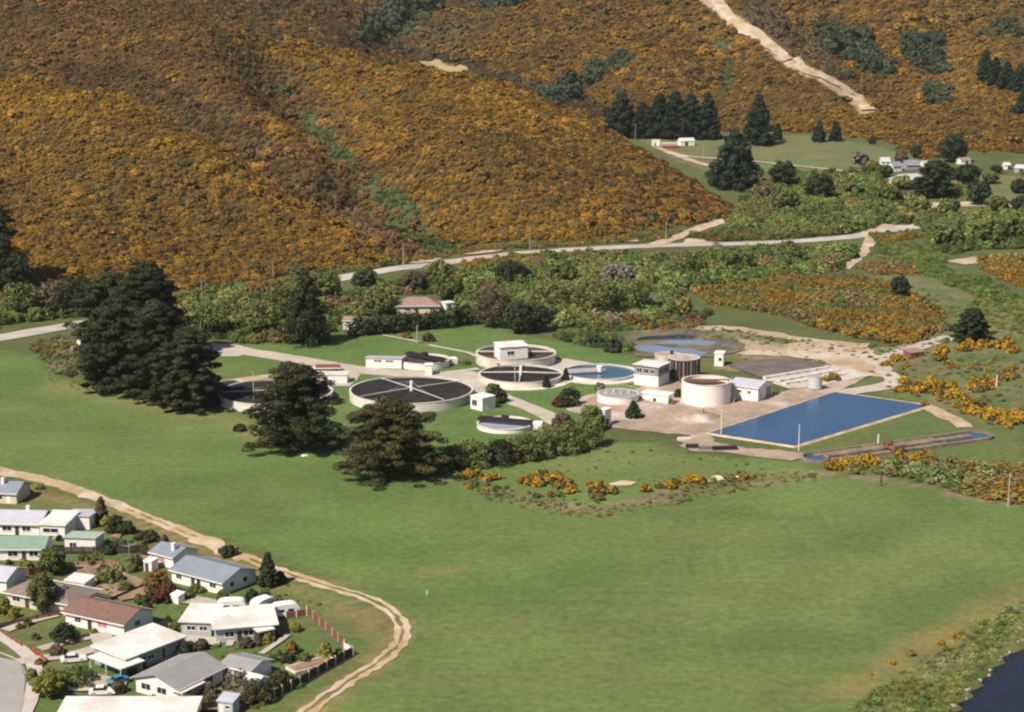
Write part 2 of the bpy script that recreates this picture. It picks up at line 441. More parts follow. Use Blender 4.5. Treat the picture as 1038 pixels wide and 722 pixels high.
M['bark_grey'] = mat('bark_grey', (0.20, 0.17, 0.155), 0.95, 0.25, 2.0)
M['pole_wood'] = mat('pole_wood', (0.34, 0.30, 0.27), 0.9, 0.2, 1.0)
M['rock'] = mat('rock', (0.30, 0.24, 0.22), 0.9, 0.25, 0.8, bump=0.5)
M['car_white'] = mat('car_white', (0.75, 0.73, 0.70), 0.25, 0.03, 1.0)
M['car_teal'] = mat('car_teal', (0.05, 0.22, 0.28), 0.25, 0.05, 1.0)
M['car_grey'] = mat('car_grey', (0.22, 0.22, 0.24), 0.3, 0.05, 1.0)
M['tyre'] = mat('tyre', (0.02, 0.02, 0.02), 0.9, 0.1, 1.0)
M['red_paint'] = mat('red_paint', (0.33, 0.06, 0.05), 0.6, 0.15, 0.8)
M['pink_curtain'] = mat('pink_curtain', (0.45, 0.18, 0.20), 0.8, 0.1, 1.0)
M['tarp'] = mat('tarp', (0.10, 0.10, 0.12), 0.6, 0.2, 1.0)

def water(name, col, rough=0.12, bscale=0.5, bstr=0.25):
    m, nt, b = _nodes(name); P = _pos(nt)
    n = _noise(nt, 0.06, 3, 0.5, P)
    nt.links.new(_scale_col(nt, col, _map(nt, n, 0.3, 0.7, 0.88, 1.12)), b.inputs['Base Color'])
    b.inputs['Roughness'].default_value = rough; b.inputs['Specular IOR Level'].default_value = 0.5; b.inputs['IOR'].default_value = 1.33
    bp = nt.nodes.new('ShaderNodeBump'); bp.inputs['Strength'].default_value = bstr; bp.inputs['Distance'].default_value = 0.3
    nt.links.new(_noise(nt, bscale, 3, 0.6, P), bp.inputs['Height']); nt.links.new(bp.outputs[0], b.inputs['Normal'])
    return m
M['lagoon'] = water('lagoon', (0.026, 0.066, 0.150), 0.16, 0.9, 0.35)
M['tank_water'] = water('tank_water', (0.032, 0.072, 0.135), 0.1, 0.9, 0.2)
M['grey_water'] = water('grey_water', (0.30, 0.31, 0.37), 0.1, 0.9, 0.2)
M['pond'] = water('pond', (0.17, 0.19, 0.26), 0.1, 0.5, 0.3)
M['river'] = water('river', (0.010, 0.011, 0.022), 0.08, 1.2, 0.5)
# ------------------------------------------------------------------ ground sheet with its zones
def in_poly(px, py, poly):
    px = np.asarray(px); py = np.asarray(py)
    c = np.zeros(px.shape, bool); n = len(poly)
    for i in range(n):
        x0, y0 = poly[i]; x1, y1 = poly[(i + 1) % n]
        if y0 == y1: continue
        hit = ((y0 > py) != (y1 > py)) & (px < (x1 - x0) * (py - y0) / (y1 - y0) + x0)
        c ^= hit
    return c
def near_line(px, py, line, w):
    """distance (pixels, y counted double) to a polyline below w"""
    d = np.full(np.shape(px), 1e9)
    for (x0, y0), (x1, y1) in zip(line[:-1], line[1:]):
        vx, vy = x1 - x0, (y1 - y0) * 2
        L = max(vx * vx + vy * vy, 1e-6)
        t = np.clip(((px - x0) * vx + (py - y0) * 2 * vy) / L, 0, 1)
        d = np.minimum(d, np.hypot(px - x0 - t * vx, (py - y0) * 2 - t * vy))
    return d < w

Z_FIELD = [(-300, 350), (0, 354), (40, 362), (60, 384), (100, 392), (140, 398), (230, 416), (330, 455), (440, 482), (500, 502), (560, 518), (612, 520), (720, 500), (830, 482),
           (900, 490), (1038, 516), (1300, 530), (1200, 560), (1038, 606), (950, 652), (870, 705), (840, 760), (280, 780), (330, 715), (412, 652), (412, 622), (300, 572), (190, 535), (90, 500), (0, 478), (-300, 430)]
Z_LAWN = [(215, 348), (300, 350), (345, 345), (370, 340), (470, 328), (530, 340), (610, 355), (650, 362), (645, 400), (610, 440), (470, 470), (440, 480), (330, 450), (225, 412), (216, 380)]
Z_PADDOCK = [(455, 478), (610, 446), (690, 455), (720, 462), (800, 465), (830, 478), (760, 488), (690, 494), (610, 512), (560, 508), (500, 494)]
Z_PADDOCK2 = [(800, 462), (840, 440), (945, 412), (1038, 440), (1038, 512), (900, 486), (830, 478)]
Z_RIGHT = [(870, 300), (905, 262), (960, 268), (1038, 310), (1200, 340), (1200, 520), (1038, 440), (940, 412), (880, 395), (860, 388), (900, 350), (950, 335)]
Z_MEADOW = [(640, 136), (700, 138), (760, 137), (830, 138), (890, 148), (940, 168), (1038, 180), (1200, 190), (1200, 215), (1038, 212), (980, 190), (930, 172), (890, 168), (870, 178), (800, 174), (720, 175), (690, 165)]
Z_MEADOW_Y = []
Z_MARSH = [(640, 335), (700, 328), (790, 345), (880, 352), (930, 350), (900, 372), (860, 380), (800, 366), (745, 376), (640, 362)]
Z_SUBURB = [(-300, 470), (0, 490), (90, 512), (190, 548), (300, 590), (385, 620), (390, 650), (330, 700), (300, 760), (-300, 780)]
Z_BANK = [(1200, 545), (1038, 606), (950, 652), (870, 705), (840, 760), (1200, 780)]
Z_RIVER = [(1300, 600), (1110, 634), (1044, 648), (1013, 673), (984, 702), (968, 722), (956, 750), (1300, 800)]
Z_STRIP = [(440, 480), (500, 494), (560, 508), (612, 512), (690, 494), (760, 486), (830, 478), (900, 486), (1038, 512), (1038, 520), (900, 492), (830, 485), (720, 503), (612, 524), (560, 520), (500, 506), (436, 486)]
Z_GREEN_GULLIES = [[(288, 105), (312, 112), (350, 148), (398, 190), (430, 214), (426, 226), (395, 212), (340, 160), (300, 125)],
                   [(722, 40), (736, 42), (745, 70), (740, 100), (728, 98), (726, 70)],
                   [(370, 35), (400, 20), (440, 5), (425, 30), (400, 45)],
                   [(395, 205), (440, 235), (470, 252), (440, 258), (400, 240)]]
Z_CLEAR = [[(420, 62), (445, 60), (455, 66), (478, 64), (476, 72), (450, 76), (430, 70)]]
TRACK_HILL = [(708, -6), (735, 14), (770, 38), (796, 60), (814, 71), (835, 79), (858, 95), (880, 112)]

def zone_pixels(x, y, z, wob=2.0):
    px, py, fw = project(x, y, z)
    w1 = (fbm(x, y, 9, 31, 3) - 0.5) * 2; w2 = (fbm(x, y, 9, 47, 3) - 0.5) * 2
    s = 650.0 / np.maximum(fw, 200)
    return px + w1 * wob * 3 * s, py + w2 * wob * s, fw

vx, vy, vz = XX.ravel(), YY.ravel(), HH.ravel().copy()
zpx, zpy, zfw = zone_pixels(vx, vy, vz)
G = np.zeros((vx.size, 3)); G[:] = (0.085, 0.098, 0.036)
hn = HILLNESS.ravel()
big = fbm(vx, vy, 60, 71, 4); mid = fbm(vx, vy, 14, 72, 3); fine = fbm(vx, vy, 5, 73, 2)
def put(mask, col, col2=None, n=None):
    c = np.array(col)[None, :] * np.ones((mask.sum(), 1))
    if col2 is not None:
        k = sstep(0.42, 0.62, (mid if n is None else n)[mask])[:, None]
        c = c * (1 - k) + np.array(col2) * k
    G[mask] = c
# slopes: dry brown understorey
k = hn[:, None]
G[:] = G * (1 - k) + np.array((0.085, 0.062, 0.026)) * k
for zg in Z_GREEN_GULLIES: put(in_poly(zpx, zpy, zg) & (vy > 700), (0.066, 0.088, 0.032), (0.05, 0.066, 0.024))
near = vy < 1000
put(in_poly(zpx, zpy, Z_MEADOW) & (vy > 950) & (hn < 0.6), (0.115, 0.140, 0.058), (0.135, 0.135, 0.06), big)
put(in_poly(zpx, zpy, Z_RIGHT) & near, (0.090, 0.122, 0.045), (0.150, 0.140, 0.070), mid * 0.6 + fine * 0.4)
put(in_poly(zpx, zpy, Z_MARSH) & near, (0.10, 0.115, 0.045), (0.21, 0.165, 0.10), mid)
put(in_poly(zpx, zpy, Z_PADDOCK2) & near, (0.090, 0.120, 0.040), (0.105, 0.120, 0.045), mid)
put(in_poly(zpx, zpy, Z_PADDOCK) & near, (0.108, 0.152, 0.048), (0.128, 0.155, 0.056), mid)
put(in_poly(zpx, zpy, Z_LAWN) & near, (0.086, 0.140, 0.042), (0.103, 0.146, 0.047), mid)
put(in_poly(zpx, zpy, Z_STRIP) & near, (0.125, 0.115, 0.055), (0.20, 0.155, 0.10), fine)
fm = in_poly(zpx, zpy, Z_FIELD) & near
put(fm, (0.094, 0.145, 0.042), (0.110, 0.149, 0.047), big)
sm = in_poly(zpx, zpy, Z_SUBURB) & (vy < 450)
put(sm, (0.085, 0.125, 0.040), (0.115, 0.120, 0.048), mid)
put(in_poly(zpx, zpy, Z_BANK) & (vy < 450), (0.115, 0.120, 0.045), (0.085, 0.105, 0.035), mid)
for zc in Z_CLEAR: put(in_poly(zpx, zpy, zc) & (vy > 1250), (0.34, 0.26, 0.15))
put(near_line(zpx, zpy, TRACK_HILL, 8.0) & (vy > 1150), (0.40, 0.30, 0.21), (0.30, 0.21, 0.13), mid)
# paler, drier sweeps across the playing field and along its edges
def soft(line, w, col, strength, mask):
    d = np.full(zpx.shape, 1e9)
    for (x0, y0), (x1, y1) in zip(line[:-1], line[1:]):
        ax, ay = x1 - x0, (y1 - y0) * 2.0; L = ax * ax + ay * ay
        t = np.clip(((zpx - x0) * ax + (zpy - y0) * 2 * ay) / L, 0, 1)
        d = np.minimum(d, np.hypot(zpx - x0 - t * ax, (zpy - y0) * 2 - t * ay))
    k = (np.clip(1 - d / w, 0, 1) ** 1.3 * strength * mask * (0.55 + 0.9 * mid))[:, None]
    k = np.clip(k, 0, 1)
    G[:] = G * (1 - k) + np.array(col) * k
fmf = fm.astype(float)
soft([(60, 392), (120, 402), (180, 414), (235, 428), (290, 446)], 26, (0.22, 0.17, 0.075), 0.75, fmf)
soft([(850, 700), (900, 672), (960, 640), (1038, 600)], 34, (0.24, 0.175, 0.070), 0.95, (fm | in_poly(zpx, zpy, Z_BANK)).astype(float))
soft([(436, 580), (468, 577)], 13, (0.21, 0.17, 0.075), 0.8, fmf)
soft([(538, 540), (560, 538)], 8, (0.19, 0.17, 0.075), 0.5, fmf)
dry = sstep(0.50, 0.72, fbm(vx, vy * 1.6, 34, 510, 5)) * fmf * (0.35 + 0.65 * sstep(500, 620, zpy)) * 0.24
G[:] = G * (1 - dry[:, None]) + np.array((0.165, 0.142, 0.062)) * dry[:, None]
lush = sstep(0.55, 0.75, fbm(vx, vy * 1.4, 26, 530, 4)) * fmf * 0.4
G[:] = G * (1 - lush[:, None]) + np.array((0.066, 0.105, 0.038)) * lush[:, None]
soft([(600, 640), (800, 590), (1000, 560)], 70, (0.125, 0.140, 0.052), 0.45, fmf)
soft([(430, 520), (700, 540), (1000, 530)], 70, (0.115, 0.140, 0.048), 0.5, fmf)
soft([(400, 690), (600, 690), (800, 690)], 60, (0.120, 0.135, 0.050), 0.5, fmf)
soft([(880, 690), (780, 715)], 20, (0.15, 0.145, 0.058), 0.4, fmf)
soft([(0, 380), (60, 388), (110, 400)], 30, (0.11, 0.15, 0.05), 0.4, fmf)
soft([(380, 620), (408, 640), (360, 690), (310, 730)], 26, (0.20, 0.155, 0.065), 0.6, np.ones_like(zpx))
soft([(20, 492), (80, 512), (120, 525), (200, 556), (260, 582)], 13, (0.24, 0.17, 0.075), 0.85, np.ones_like(zpx))
soft([(270, 588), (320, 606), (372, 628), (388, 650)], 16, (0.22, 0.165, 0.075), 0.8, np.ones_like(zpx))
soft([(60, 490), (130, 517), (200, 545), (270, 574), (350, 600), (398, 622), (408, 637), (404, 654), (365, 684), (310, 724)], 9, (0.26, 0.20, 0.11), 0.8, np.ones_like(zpx))
# river bed cut below the bank
rv = in_poly(*project(vx, vy, vz)[:2], Z_RIVER) & (vy < 420)
vz[rv] -= 3.2
bank_n = in_poly(zpx, zpy, Z_BANK) & (vy < 450)
vz += bank_n * (fine - 0.5) * 0.9
vz += sm * 0
HH2 = vz.reshape(HH.shape)
HH[:] = HH2

nx, ny = len(GX), len(GY)
idx = np.arange(nx * ny).reshape(ny, nx)
q = np.stack([idx[:-1, :-1], idx[:-1, 1:], idx[1:, 1:], idx[1:, :-1]], -1).reshape(-1, 4)
def ground_material():
    m, nt, b = _nodes('turf_and_hillside'); P = _pos(nt)
    a = nt.nodes.new('ShaderNodeAttribute'); a.attribute_name = 'zone'
    n1 = _noise(nt, 0.55, 5, 0.7, P); n2 = _noise(nt, 0.035, 4, 0.6, P)
    mp = nt.nodes.new('ShaderNodeMapping'); mp.inputs['Rotation'].default_value = (0, 0, math.radians(28)); mp.inputs['Scale'].default_value = (0.03, 0.35, 1)
    nt.links.new(P, mp.inputs['Vector']); n3 = _noise(nt, 1.0, 3, 0.6, mp.outputs[0])
    f = _math(nt, 'MULTIPLY', _map(nt, n1, 0.3, 0.7, 0.74, 1.26), _map(nt, n2, 0.3, 0.7, 0.86, 1.14))
    f = _math(nt, 'MULTIPLY', f, _map(nt, n3, 0.3, 0.7, 0.96, 1.04))
    c = _scale_col(nt, a.outputs['Color'], f)
    n4 = _noise(nt, 2.6, 4, 0.75, P); c = _scale_col(nt, c, _map(nt, n4, 0.3, 0.7, 0.85, 1.15))
    c = _mix(nt, _map(nt, _noise(nt, 0.31, 4, 0.7, P), 0.55, 0.72, 0, 0.18), c, _mix(nt, 0.5, c, (0.24, 0.19, 0.08)))
    c = _mix(nt, _map(nt, _noise(nt, 0.12, 5, 0.65, P), 0.52, 0.75, 0, 0.20), c, _mix(nt, 0.6, c, (0.20, 0.16, 0.07)))
    nt.links.new(c, b.inputs['Base Color']); b.inputs['Roughness'].default_value = 0.95; b.inputs['Specular IOR Level'].default_value = 0.1
    bp = nt.nodes.new('ShaderNodeBump'); bp.inputs['Strength'].default_value = 0.5; bp.inputs['Distance'].default_value = 0.25
    nt.links.new(_noise(nt, 1.3, 5, 0.7, P), bp.inputs['Height']); nt.links.new(bp.outputs[0], b.inputs['Normal'])
    return m
M['ground'] = ground_material()
gme = mesh_np('ground', np.stack([vx, vy, vz], -1), q, M['ground'], smooth=True)
ca = gme.color_attributes.new('zone', 'FLOAT_COLOR', 'POINT')
ca.data.foreach_set('color', np.concatenate([G, np.ones((len(G), 1))], 1).astype(np.float32).ravel())
go = link('ground', gme); go['kind'] = 'structure'

# ------------------------------------------------------------------ sheets and ribbons laid on it
from mathutils.geometry import tessellate_polygon
_layer = [0]
def outline(pts, step=3.0, jit=0.5, seed=1):
    r = random.Random(seed); out = []
    n = len(pts)
    for i in range(n):
        a, b = pts[i], pts[(i + 1) % n]
        L = math.hypot(b[0] - a[0], b[1] - a[1]); k = max(1, int(L / step))
        for j in range(k):
            t = j / k
            out.append((a[0] + (b[0] - a[0]) * t + r.uniform(-jit, jit), a[1] + (b[1] - a[1]) * t + r.uniform(-jit, jit)))
    return out
def sheet(name, pix, m, jit=0.5, step=3.0, z=None, kind='structure', lift=0.0):
    """flat sheet on the valley floor with a slightly ragged edge"""
    _layer[0] += 1
    w = [at(*p) for p in pix]
    o2 = outline([(p.x, p.y) for p in w], step, jit, _layer[0])
    zz = z if z is not None else 0.03 + 0.006 * _layer[0] + lift
    v3 = [Vector((a, b, (floor_z(a, b) + zz))) for a, b in o2]
    tris = tessellate_polygon([v3])
    me = bpy.data.meshes.new(name); me.from_pydata([tuple(p) for p in v3], [], [tuple(t) for t in tris])
    bm = bmesh.new(); bm.from_mesh(me)
    bmesh.ops.recalc_face_normals(bm, faces=bm.faces[:])
    for f in bm.faces:
        if f.normal.z < 0: f.normal_flip()
    bm.to_mesh(me); bm.free(); me.materials.append(m)
    o = link(name, me)
    if kind: o['kind'] = kind
    return o
def smooth_path(w, step):
    """Catmull-Rom through world points"""
    P = [w[0] + (w[0] - w[1])] + list(w) + [w[-1] + (w[-1] - w[-2])]
    out = []
    for i in range(1, len(P) - 2):
        L = (P[i + 1] - P[i]).length; k = max(2, int(L / step))
        for j in range(k):
            t = j / k
            out.append(0.5 * ((2 * P[i]) + (P[i + 1] - P[i - 1]) * t + (2 * P[i - 1] - 5 * P[i] + 4 * P[i + 1] - P[i + 2]) * t * t + (-P[i - 1] + 3 * P[i] - 3 * P[i + 1] + P[i + 2]) * t ** 3))
    out.append(P[-2]); return out
def ribbon(name, pix, width, m, lift=0.06, step=3.0, jit=0.25, kind='structure', across=4, pts=None):
    _layer[0] += 1
    w = pts if pts else [Vector((p.x, p.y, 0)) for p in (at(*q_) for q_ in pix)]
    c = smooth_path(w, step); r = random.Random(_layer[0] + 100)
    vs = []; n = len(c)
    for i, p in enumerate(c):
        d = (c[min(i + 1, n - 1)] - c[max(i - 1, 0)]); d.z = 0; d.normalize(); nn = Vector((-d.y, d.x, 0))
        wd = width(i / (n - 1)) if callable(width) else width
        a, b = wd / 2 + r.uniform(-jit, jit), wd / 2 + r.uniform(-jit, jit)
        for k in range(across + 1):
            s = -a + (a + b) * k / across
            pp = p + nn * s
            vs.append((pp.x, pp.y, float(Hz(pp.x, pp.y)) + lift + 0.004 * _layer[0]))
    fs = []
    for i in range(n - 1):
        for k in range(across):
            a = i * (across + 1) + k
            fs.append((a, a + 1, a + across + 2, a + across + 1))
    me = mesh_np(name, vs, fs, m, smooth=True)
    if me.polygons[0].normal.z < 0: me.flip_normals()
    o = link(name, me)
    if kind: o['kind'] = kind
    return o
# ------------------------------------------------------------------ foliage geometry
def leaf_quads(cent, nrm, size, rng, tint, aspect=(0.6, 1.0), jit=0.45):
    """one irregular leaf-clump quad per centre, roughly facing nrm"""
    n = len(cent)
    nrm = nrm + rng.normal(0, jit, (n, 3)); nrm /= np.linalg.norm(nrm, axis=1, keepdims=True) + 1e-9
    a = np.cross(nrm, rng.normal(0, 1, (n, 3))); a /= np.linalg.norm(a, axis=1, keepdims=True) + 1e-9
    b = np.cross(nrm, a)
    s = size * rng.uniform(0.6, 1.35, (n, 1)); r = rng.uniform(aspect[0], aspect[1], (n, 1))
    p0 = cent - a * s; p1 = cent - b * s * r + nrm * s * 0.25; p2 = cent + a * s * rng.uniform(0.6, 1.1, (n, 1)); p3 = cent + b * s * r * rng.uniform(0.6, 1.1, (n, 1)) + nrm * s * 0.2
    v = np.stack([p0, p1, p2, p3], 1).reshape(-1, 3)
    f = np.arange(4 * n).reshape(n, 4)
    return v, f, tint

def puffs_mesh(name, C, R, per, size, rng, mat_, flat=1.0, shell=0.75, updown=0.15, jit=0.45):
    """C: lump centres, R: lump radii -> leaf quads over the outside of every lump"""
    C = np.asarray(C, float); R = np.asarray(R, float)
    k = len(C); n = k * per
    d = rng.normal(0, 1, (n, 3)); d[:, 2] += updown; d /= np.linalg.norm(d, axis=1, keepdims=True)
    rr = np.repeat(R, per)[:, None] * (shell + (1 - shell) * rng.random((n, 1))) * rng.uniform(0.8, 1.15, (n, 1))
    off = d * rr; off[:, 2] *= flat
    cen = np.repeat(C, per, 0) + off
    nr = d.copy(); nr[:, 2] = nr[:, 2] / max(flat, 0.3)
    lump = np.repeat(rng.random(k), per)
    tint = np.clip(lump * 0.55 + rng.random(n) * 0.45, 0, 1)
    v, f, t = leaf_quads(cen, nr, size, rng, tint, jit=jit)
    me = mesh_np(name, v, f, mat_, smooth=False, tint=t)
    a = me.attributes.new('tint2', 'FLOAT', 'FACE')
    a.data.foreach_set('value', (np.clip(np.repeat(rng.random(k), per) * 0.6 + rng.random(n) * 0.4, 0, 1)).astype(np.float32))
    return me

def limbs_mesh(name, ends, h0, rad, rng, m, lean=(0, 0), top=None):
    """tapered trunk with limbs running to the given points"""
    mb = MB()
    top = top or max(e[2] for e in ends) * 0.92
    seg = 7; pts = []
    for i in range(seg + 1):
        t = i / seg
        pts.append(Vector((lean[0] * t + rng.normal(0, rad * 0.25) * (0 < i), lean[1] * t + rng.normal(0, rad * 0.25) * (0 < i), top * t)))
    for i in range(seg):
        r0 = rad * (1 - i / seg) ** 0.8 * (1.35 if i == 0 else 1) + 0.03; r1 = rad * (1 - (i + 1) / seg) ** 0.8 + 0.03
        mb.tube(pts[i], pts[i + 1], r0, r1, 8)
    for e in ends:
        e = Vector(e); zt = max(h0 * 0.7, min(top * 0.95, e.z - (Vector((e.x, e.y, 0)).length) * 0.35))
        t = zt / top * seg; i = min(seg - 1, int(t)); s = pts[i].lerp(pts[i + 1], t - i)
        mid = s.lerp(e, 0.5) + Vector((0, 0, -0.04 * (e - s).length))
        rr = max(0.05, rad * 0.32 * (1 - zt / top * 0.6))
        mb.tube(s, mid, rr, rr * 0.65, 5); mb.tube(mid, e, rr * 0.65, rr * 0.25, 5)
    me_o = mb.build(name, m, None, smooth=True)
    me = me_o.data; bpy.data.objects.remove(me_o)
    return me

F = {}
F['macrocarpa'] = foliage('macrocarpa_leaves', (0.016, 0.022, 0.010), (0.050, 0.062, 0.022))
F['macrocarpa_light'] = foliage('macrocarpa_light_leaves', (0.018, 0.023, 0.009), (0.066, 0.068, 0.024))
F['macrocarpa_brown'] = foliage('macrocarpa_brown_leaves', (0.022, 0.025, 0.010), (0.082, 0.076, 0.029))
F['pine'] = foliage('pine_needles', (0.012, 0.020, 0.014), (0.036, 0.052, 0.030))
F['broad'] = foliage('broad_leaves', (0.055, 0.07, 0.022), (0.15, 0.175, 0.055))
F['broad_light'] = foliage('light_broad_leaves', (0.085, 0.098, 0.03), (0.215, 0.225, 0.075))
F['broad_dark'] = foliage('dark_broad_leaves', (0.020, 0.028, 0.014), (0.055, 0.070, 0.030))
F['dull'] = foliage('dull_red_leaves', (0.07, 0.055, 0.035), (0.15, 0.115, 0.07))
F['rust'] = foliage('rust_leaves', (0.12, 0.07, 0.02), (0.26, 0.16, 0.05))
F['maroon'] = foliage('maroon_leaves', (0.07, 0.025, 0.018), (0.17, 0.06, 0.04))
F['lime'] = foliage('lime_leaves', (0.12, 0.115, 0.02), (0.25, 0.235, 0.055))
F['grey_twigs'] = foliage('grey_twigs', (0.10, 0.085, 0.075), (0.22, 0.19, 0.165))
FLOWER = (0.47, 0.255, 0.018)
F['gorse'] = foliage('gorse_in_flower', (0.05, 0.05, 0.016), (0.12, 0.11, 0.035), FLOWER, 0.52)
F['gorse_thin'] = foliage('gorse_half_in_flower', (0.075, 0.07, 0.03), (0.15, 0.13, 0.06), FLOWER, 0.30)
F['hill'] = foliage('hill_scrub', (0, 0, 0), (0, 0, 0), (0.272, 0.140, 0.018), 0.5, inst=True)

# crowns at a reference size: height 1, width 1 (root of the crown at z = 0)
def crown(kind, rng, quality=1.0, leaf=None):
    C, R, ends = [], [], []
    if kind == 'macrocarpa':          # broad, layered, skirted to the ground
        nl = int(92 * quality)
        for i in range(nl):
            t = (i + 0.5) / nl; z = 0.07 + 0.88 * t ** 1.15
            prof = float(np.interp(z, [0, 0.1, 0.25, 0.42, 0.6, 0.78, 0.9, 1.0], [0.38, 0.47, 0.52, 0.48, 0.41, 0.32, 0.21, 0.08])) * (0.58 + 0.56 * rng.random())
            a = i * 2.39996 + rng.normal(0, 0.3)
            e = (prof * math.cos(a), prof * math.sin(a), z)
            if i % 2 == 0: ends.append(e)
            for s in (1.0, 0.76, 0.5, 0.25):
                C.append((e[0] * s + rng.normal(0, 0.02), e[1] * s + rng.normal(0, 0.02), z + 0.05 * (1 - s) + rng.normal(0, 0.015))); R.append((0.078 + 0.02 * (1 - s)) * (0.75 + 0.5 * rng.random()))
        return C, R, ends, 0.42
    if kind == 'pine':                # dense upright cone, ragged
        nl = int(70 * quality)
        for i in range(nl):
            t = (i + 0.5) / nl; z = 0.06 + 0.92 * t
            prof = 0.47 * (1 - t ** 1.5) * (0.75 + 0.4 * rng.random()) + 0.03
            a = i * 2.39996 + rng.normal(0, 0.3)
            e = (prof * math.cos(a), prof * math.sin(a), z); ends.append(e)
            for s in (1.0, 0.6):
                C.append((e[0] * s, e[1] * s, z + 0.02 * rng.normal())); R.append((0.115 - 0.05 * t) * (0.8 + 0.4 * rng.random()))
        return C, R, ends, 0.8
    if kind == 'round':               # rounded broadleaf crown
        nl = int(60 * quality)
        for i in range(nl):
            zz = 1 - 2 * (i + 0.5) / nl; r = math.sqrt(max(0, 1 - zz * zz)); a = i * 2.39996 + rng.normal(0, 0.3)
            k = 0.36 * (0.75 + 0.4 * rng.random())
            e = (k * r * math.cos(a), k * r * math.sin(a), 0.56 + zz * k * 1.05); ends.append(e)
            C.append(e); R.append(0.125 * (0.7 + 0.6 * rng.random()))
        return C, R, ends[::3], 0.9
    if kind == 'shrub':               # dome down to the ground
        nl = int(26 * quality)
        for i in range(nl):
            zz = (i + 0.5) / nl; r = math.sqrt(max(0, 1 - zz * zz)); a = i * 2.39996 + rng.normal(0, 0.4)
            k = 0.39 * (0.75 + 0.45 * rng.random())
            e = (k * r * math.cos(a), k * r * math.sin(a), 0.10 + zz * 0.72 * (0.85 + 0.25 * rng.random())); ends.append(e)
            C.append(e); R.append(0.17 * (0.7 + 0.6 * rng.random()))
        return C, R, ends[::4], 0.9
    if kind == 'bare':                # twiggy, thin
        nl = int(50 * quality)
        for i in range(nl):
            a = rng.random() * 6.283; z = 0.3 + 0.66 * rng.random(); k = 0.42 * math.sqrt(max(0.05, 1 - (2 * z - 1.15) ** 2)) * rng.random() ** 0.5
            e = (k * math.cos(a), k * math.sin(a), z); ends.append(e); C.append(e); R.append(0.07)
        return C, R, ends, 1.0

_protos = {}
def tree_meshes(kind, leafmat, var, h, wd, per, leaf, bark='bark', q_=1.0, shell=0.7, flat=None):
    """crown and trunk meshes at true size; leaf = leaf-clump size in metres"""
    key = (kind, leafmat, var, round(h), round(wd), per)
    if key in _protos: return _protos[key]
    rng = np.random.default_rng(abs(hash((kind, var, round(h * 3)))) % (2 ** 31) if False else (var * 7919 + len(kind) * 131 + int(h * 10)))
    C, R, ends, fl = crown(kind, rng, q_)
    C = np.array(C) * [wd, wd, h]; R = np.array(R) * (wd * 0.5 + h * 0.5)
    E = [(e[0] * wd, e[1] * wd, e[2] * h) for e in ends]
    cm = puffs_mesh('crown', C, R, per, leaf, rng, F[leafmat], flat=flat or fl, shell=shell)
    tm = limbs_mesh('trunk', E, 0.15 * h, max(0.08, 0.024 * h), rng, M[bark], top=h * 0.93)
    _protos[key] = (cm, tm); return cm, tm

def plant(name, kind, leafmat, px, py, hpx, wpx, label, cat, group=None, per=60, leaf=None, var=None, part='crown', q_=1.0, bark='bark', pos=None):
    """a plant whose foot is at a photo pixel, with its height and width read off in photo pixels"""
    p = pos or at(px, py)
    s = FPX / (p.y * CP - (p.z - CAM_Z) * SP)
    h, wd = hpx / s / 0.98, wpx / s
    var = var if var is not None else int(px * 3 + py) % 97
    leaf = leaf or max(0.16, min(0.8, 1.15 / s))
    cm, tm = tree_meshes(kind, leafmat, var, h, wd, per, leaf, bark, q_)
    o = empty(name, p, 0, label, cat, group)
    link(part, cm, o); link('trunk' if kind not in ('shrub',) else 'stem', tm, o)
    return o
def plant_copy(src, px, py, scale, label, group=None, pos=None, rz=None):
    o = copy_tree(src); o.location = pos or at(px, py); o.scale = (scale, scale, scale * random.uniform(0.9, 1.1)); o.rotation_euler.z = random.uniform(0, 6.28) if rz is None else rz
    o['label'] = label
    if group: o['group'] = group
    return o

# ------------------------------------------------------------------ uncountable cover scattered with geometry nodes
protocol = bpy.data.collections.new('scatter_sources')     # never linked to the scene
def bush_proto(i, kind, per, leaf, n_l):
    rng = np.random.default_rng(900 + i)
    C, R = [], []
    for k in range(n_l):
        zz = (k + 0.5) / n_l; r = math.sqrt(max(0, 1 - zz * zz)); a = k * 2.39996 + rng.normal(0, 0.5)
        kk = 0.36 * (0.7 + 0.6 * rng.random())
        C.append((kk * r * math.cos(a), kk * r * math.sin(a), 0.12 + zz * 0.62 * (0.8 + 0.4 * rng.random()))); R.append(0.22 * (0.7 + 0.6 * rng.random()))
    me = puffs_mesh('scrub_bush', C, R, per, leaf, rng, F['hill'], flat=0.9, shell=0.8, jit=0.22 if kind == 'gorse' else 0.40, updown=0.5 if kind == 'gorse' else 0.15)
    o = bpy.data.objects.new('b%02d' % i, me); protocol.objects.link(o)
for i in range(6): bush_proto(i, 'gorse', 26, 0.105, 9)
for i in range(6, 12): bush_proto(i, 'leafy', 44, 0.075, 16)

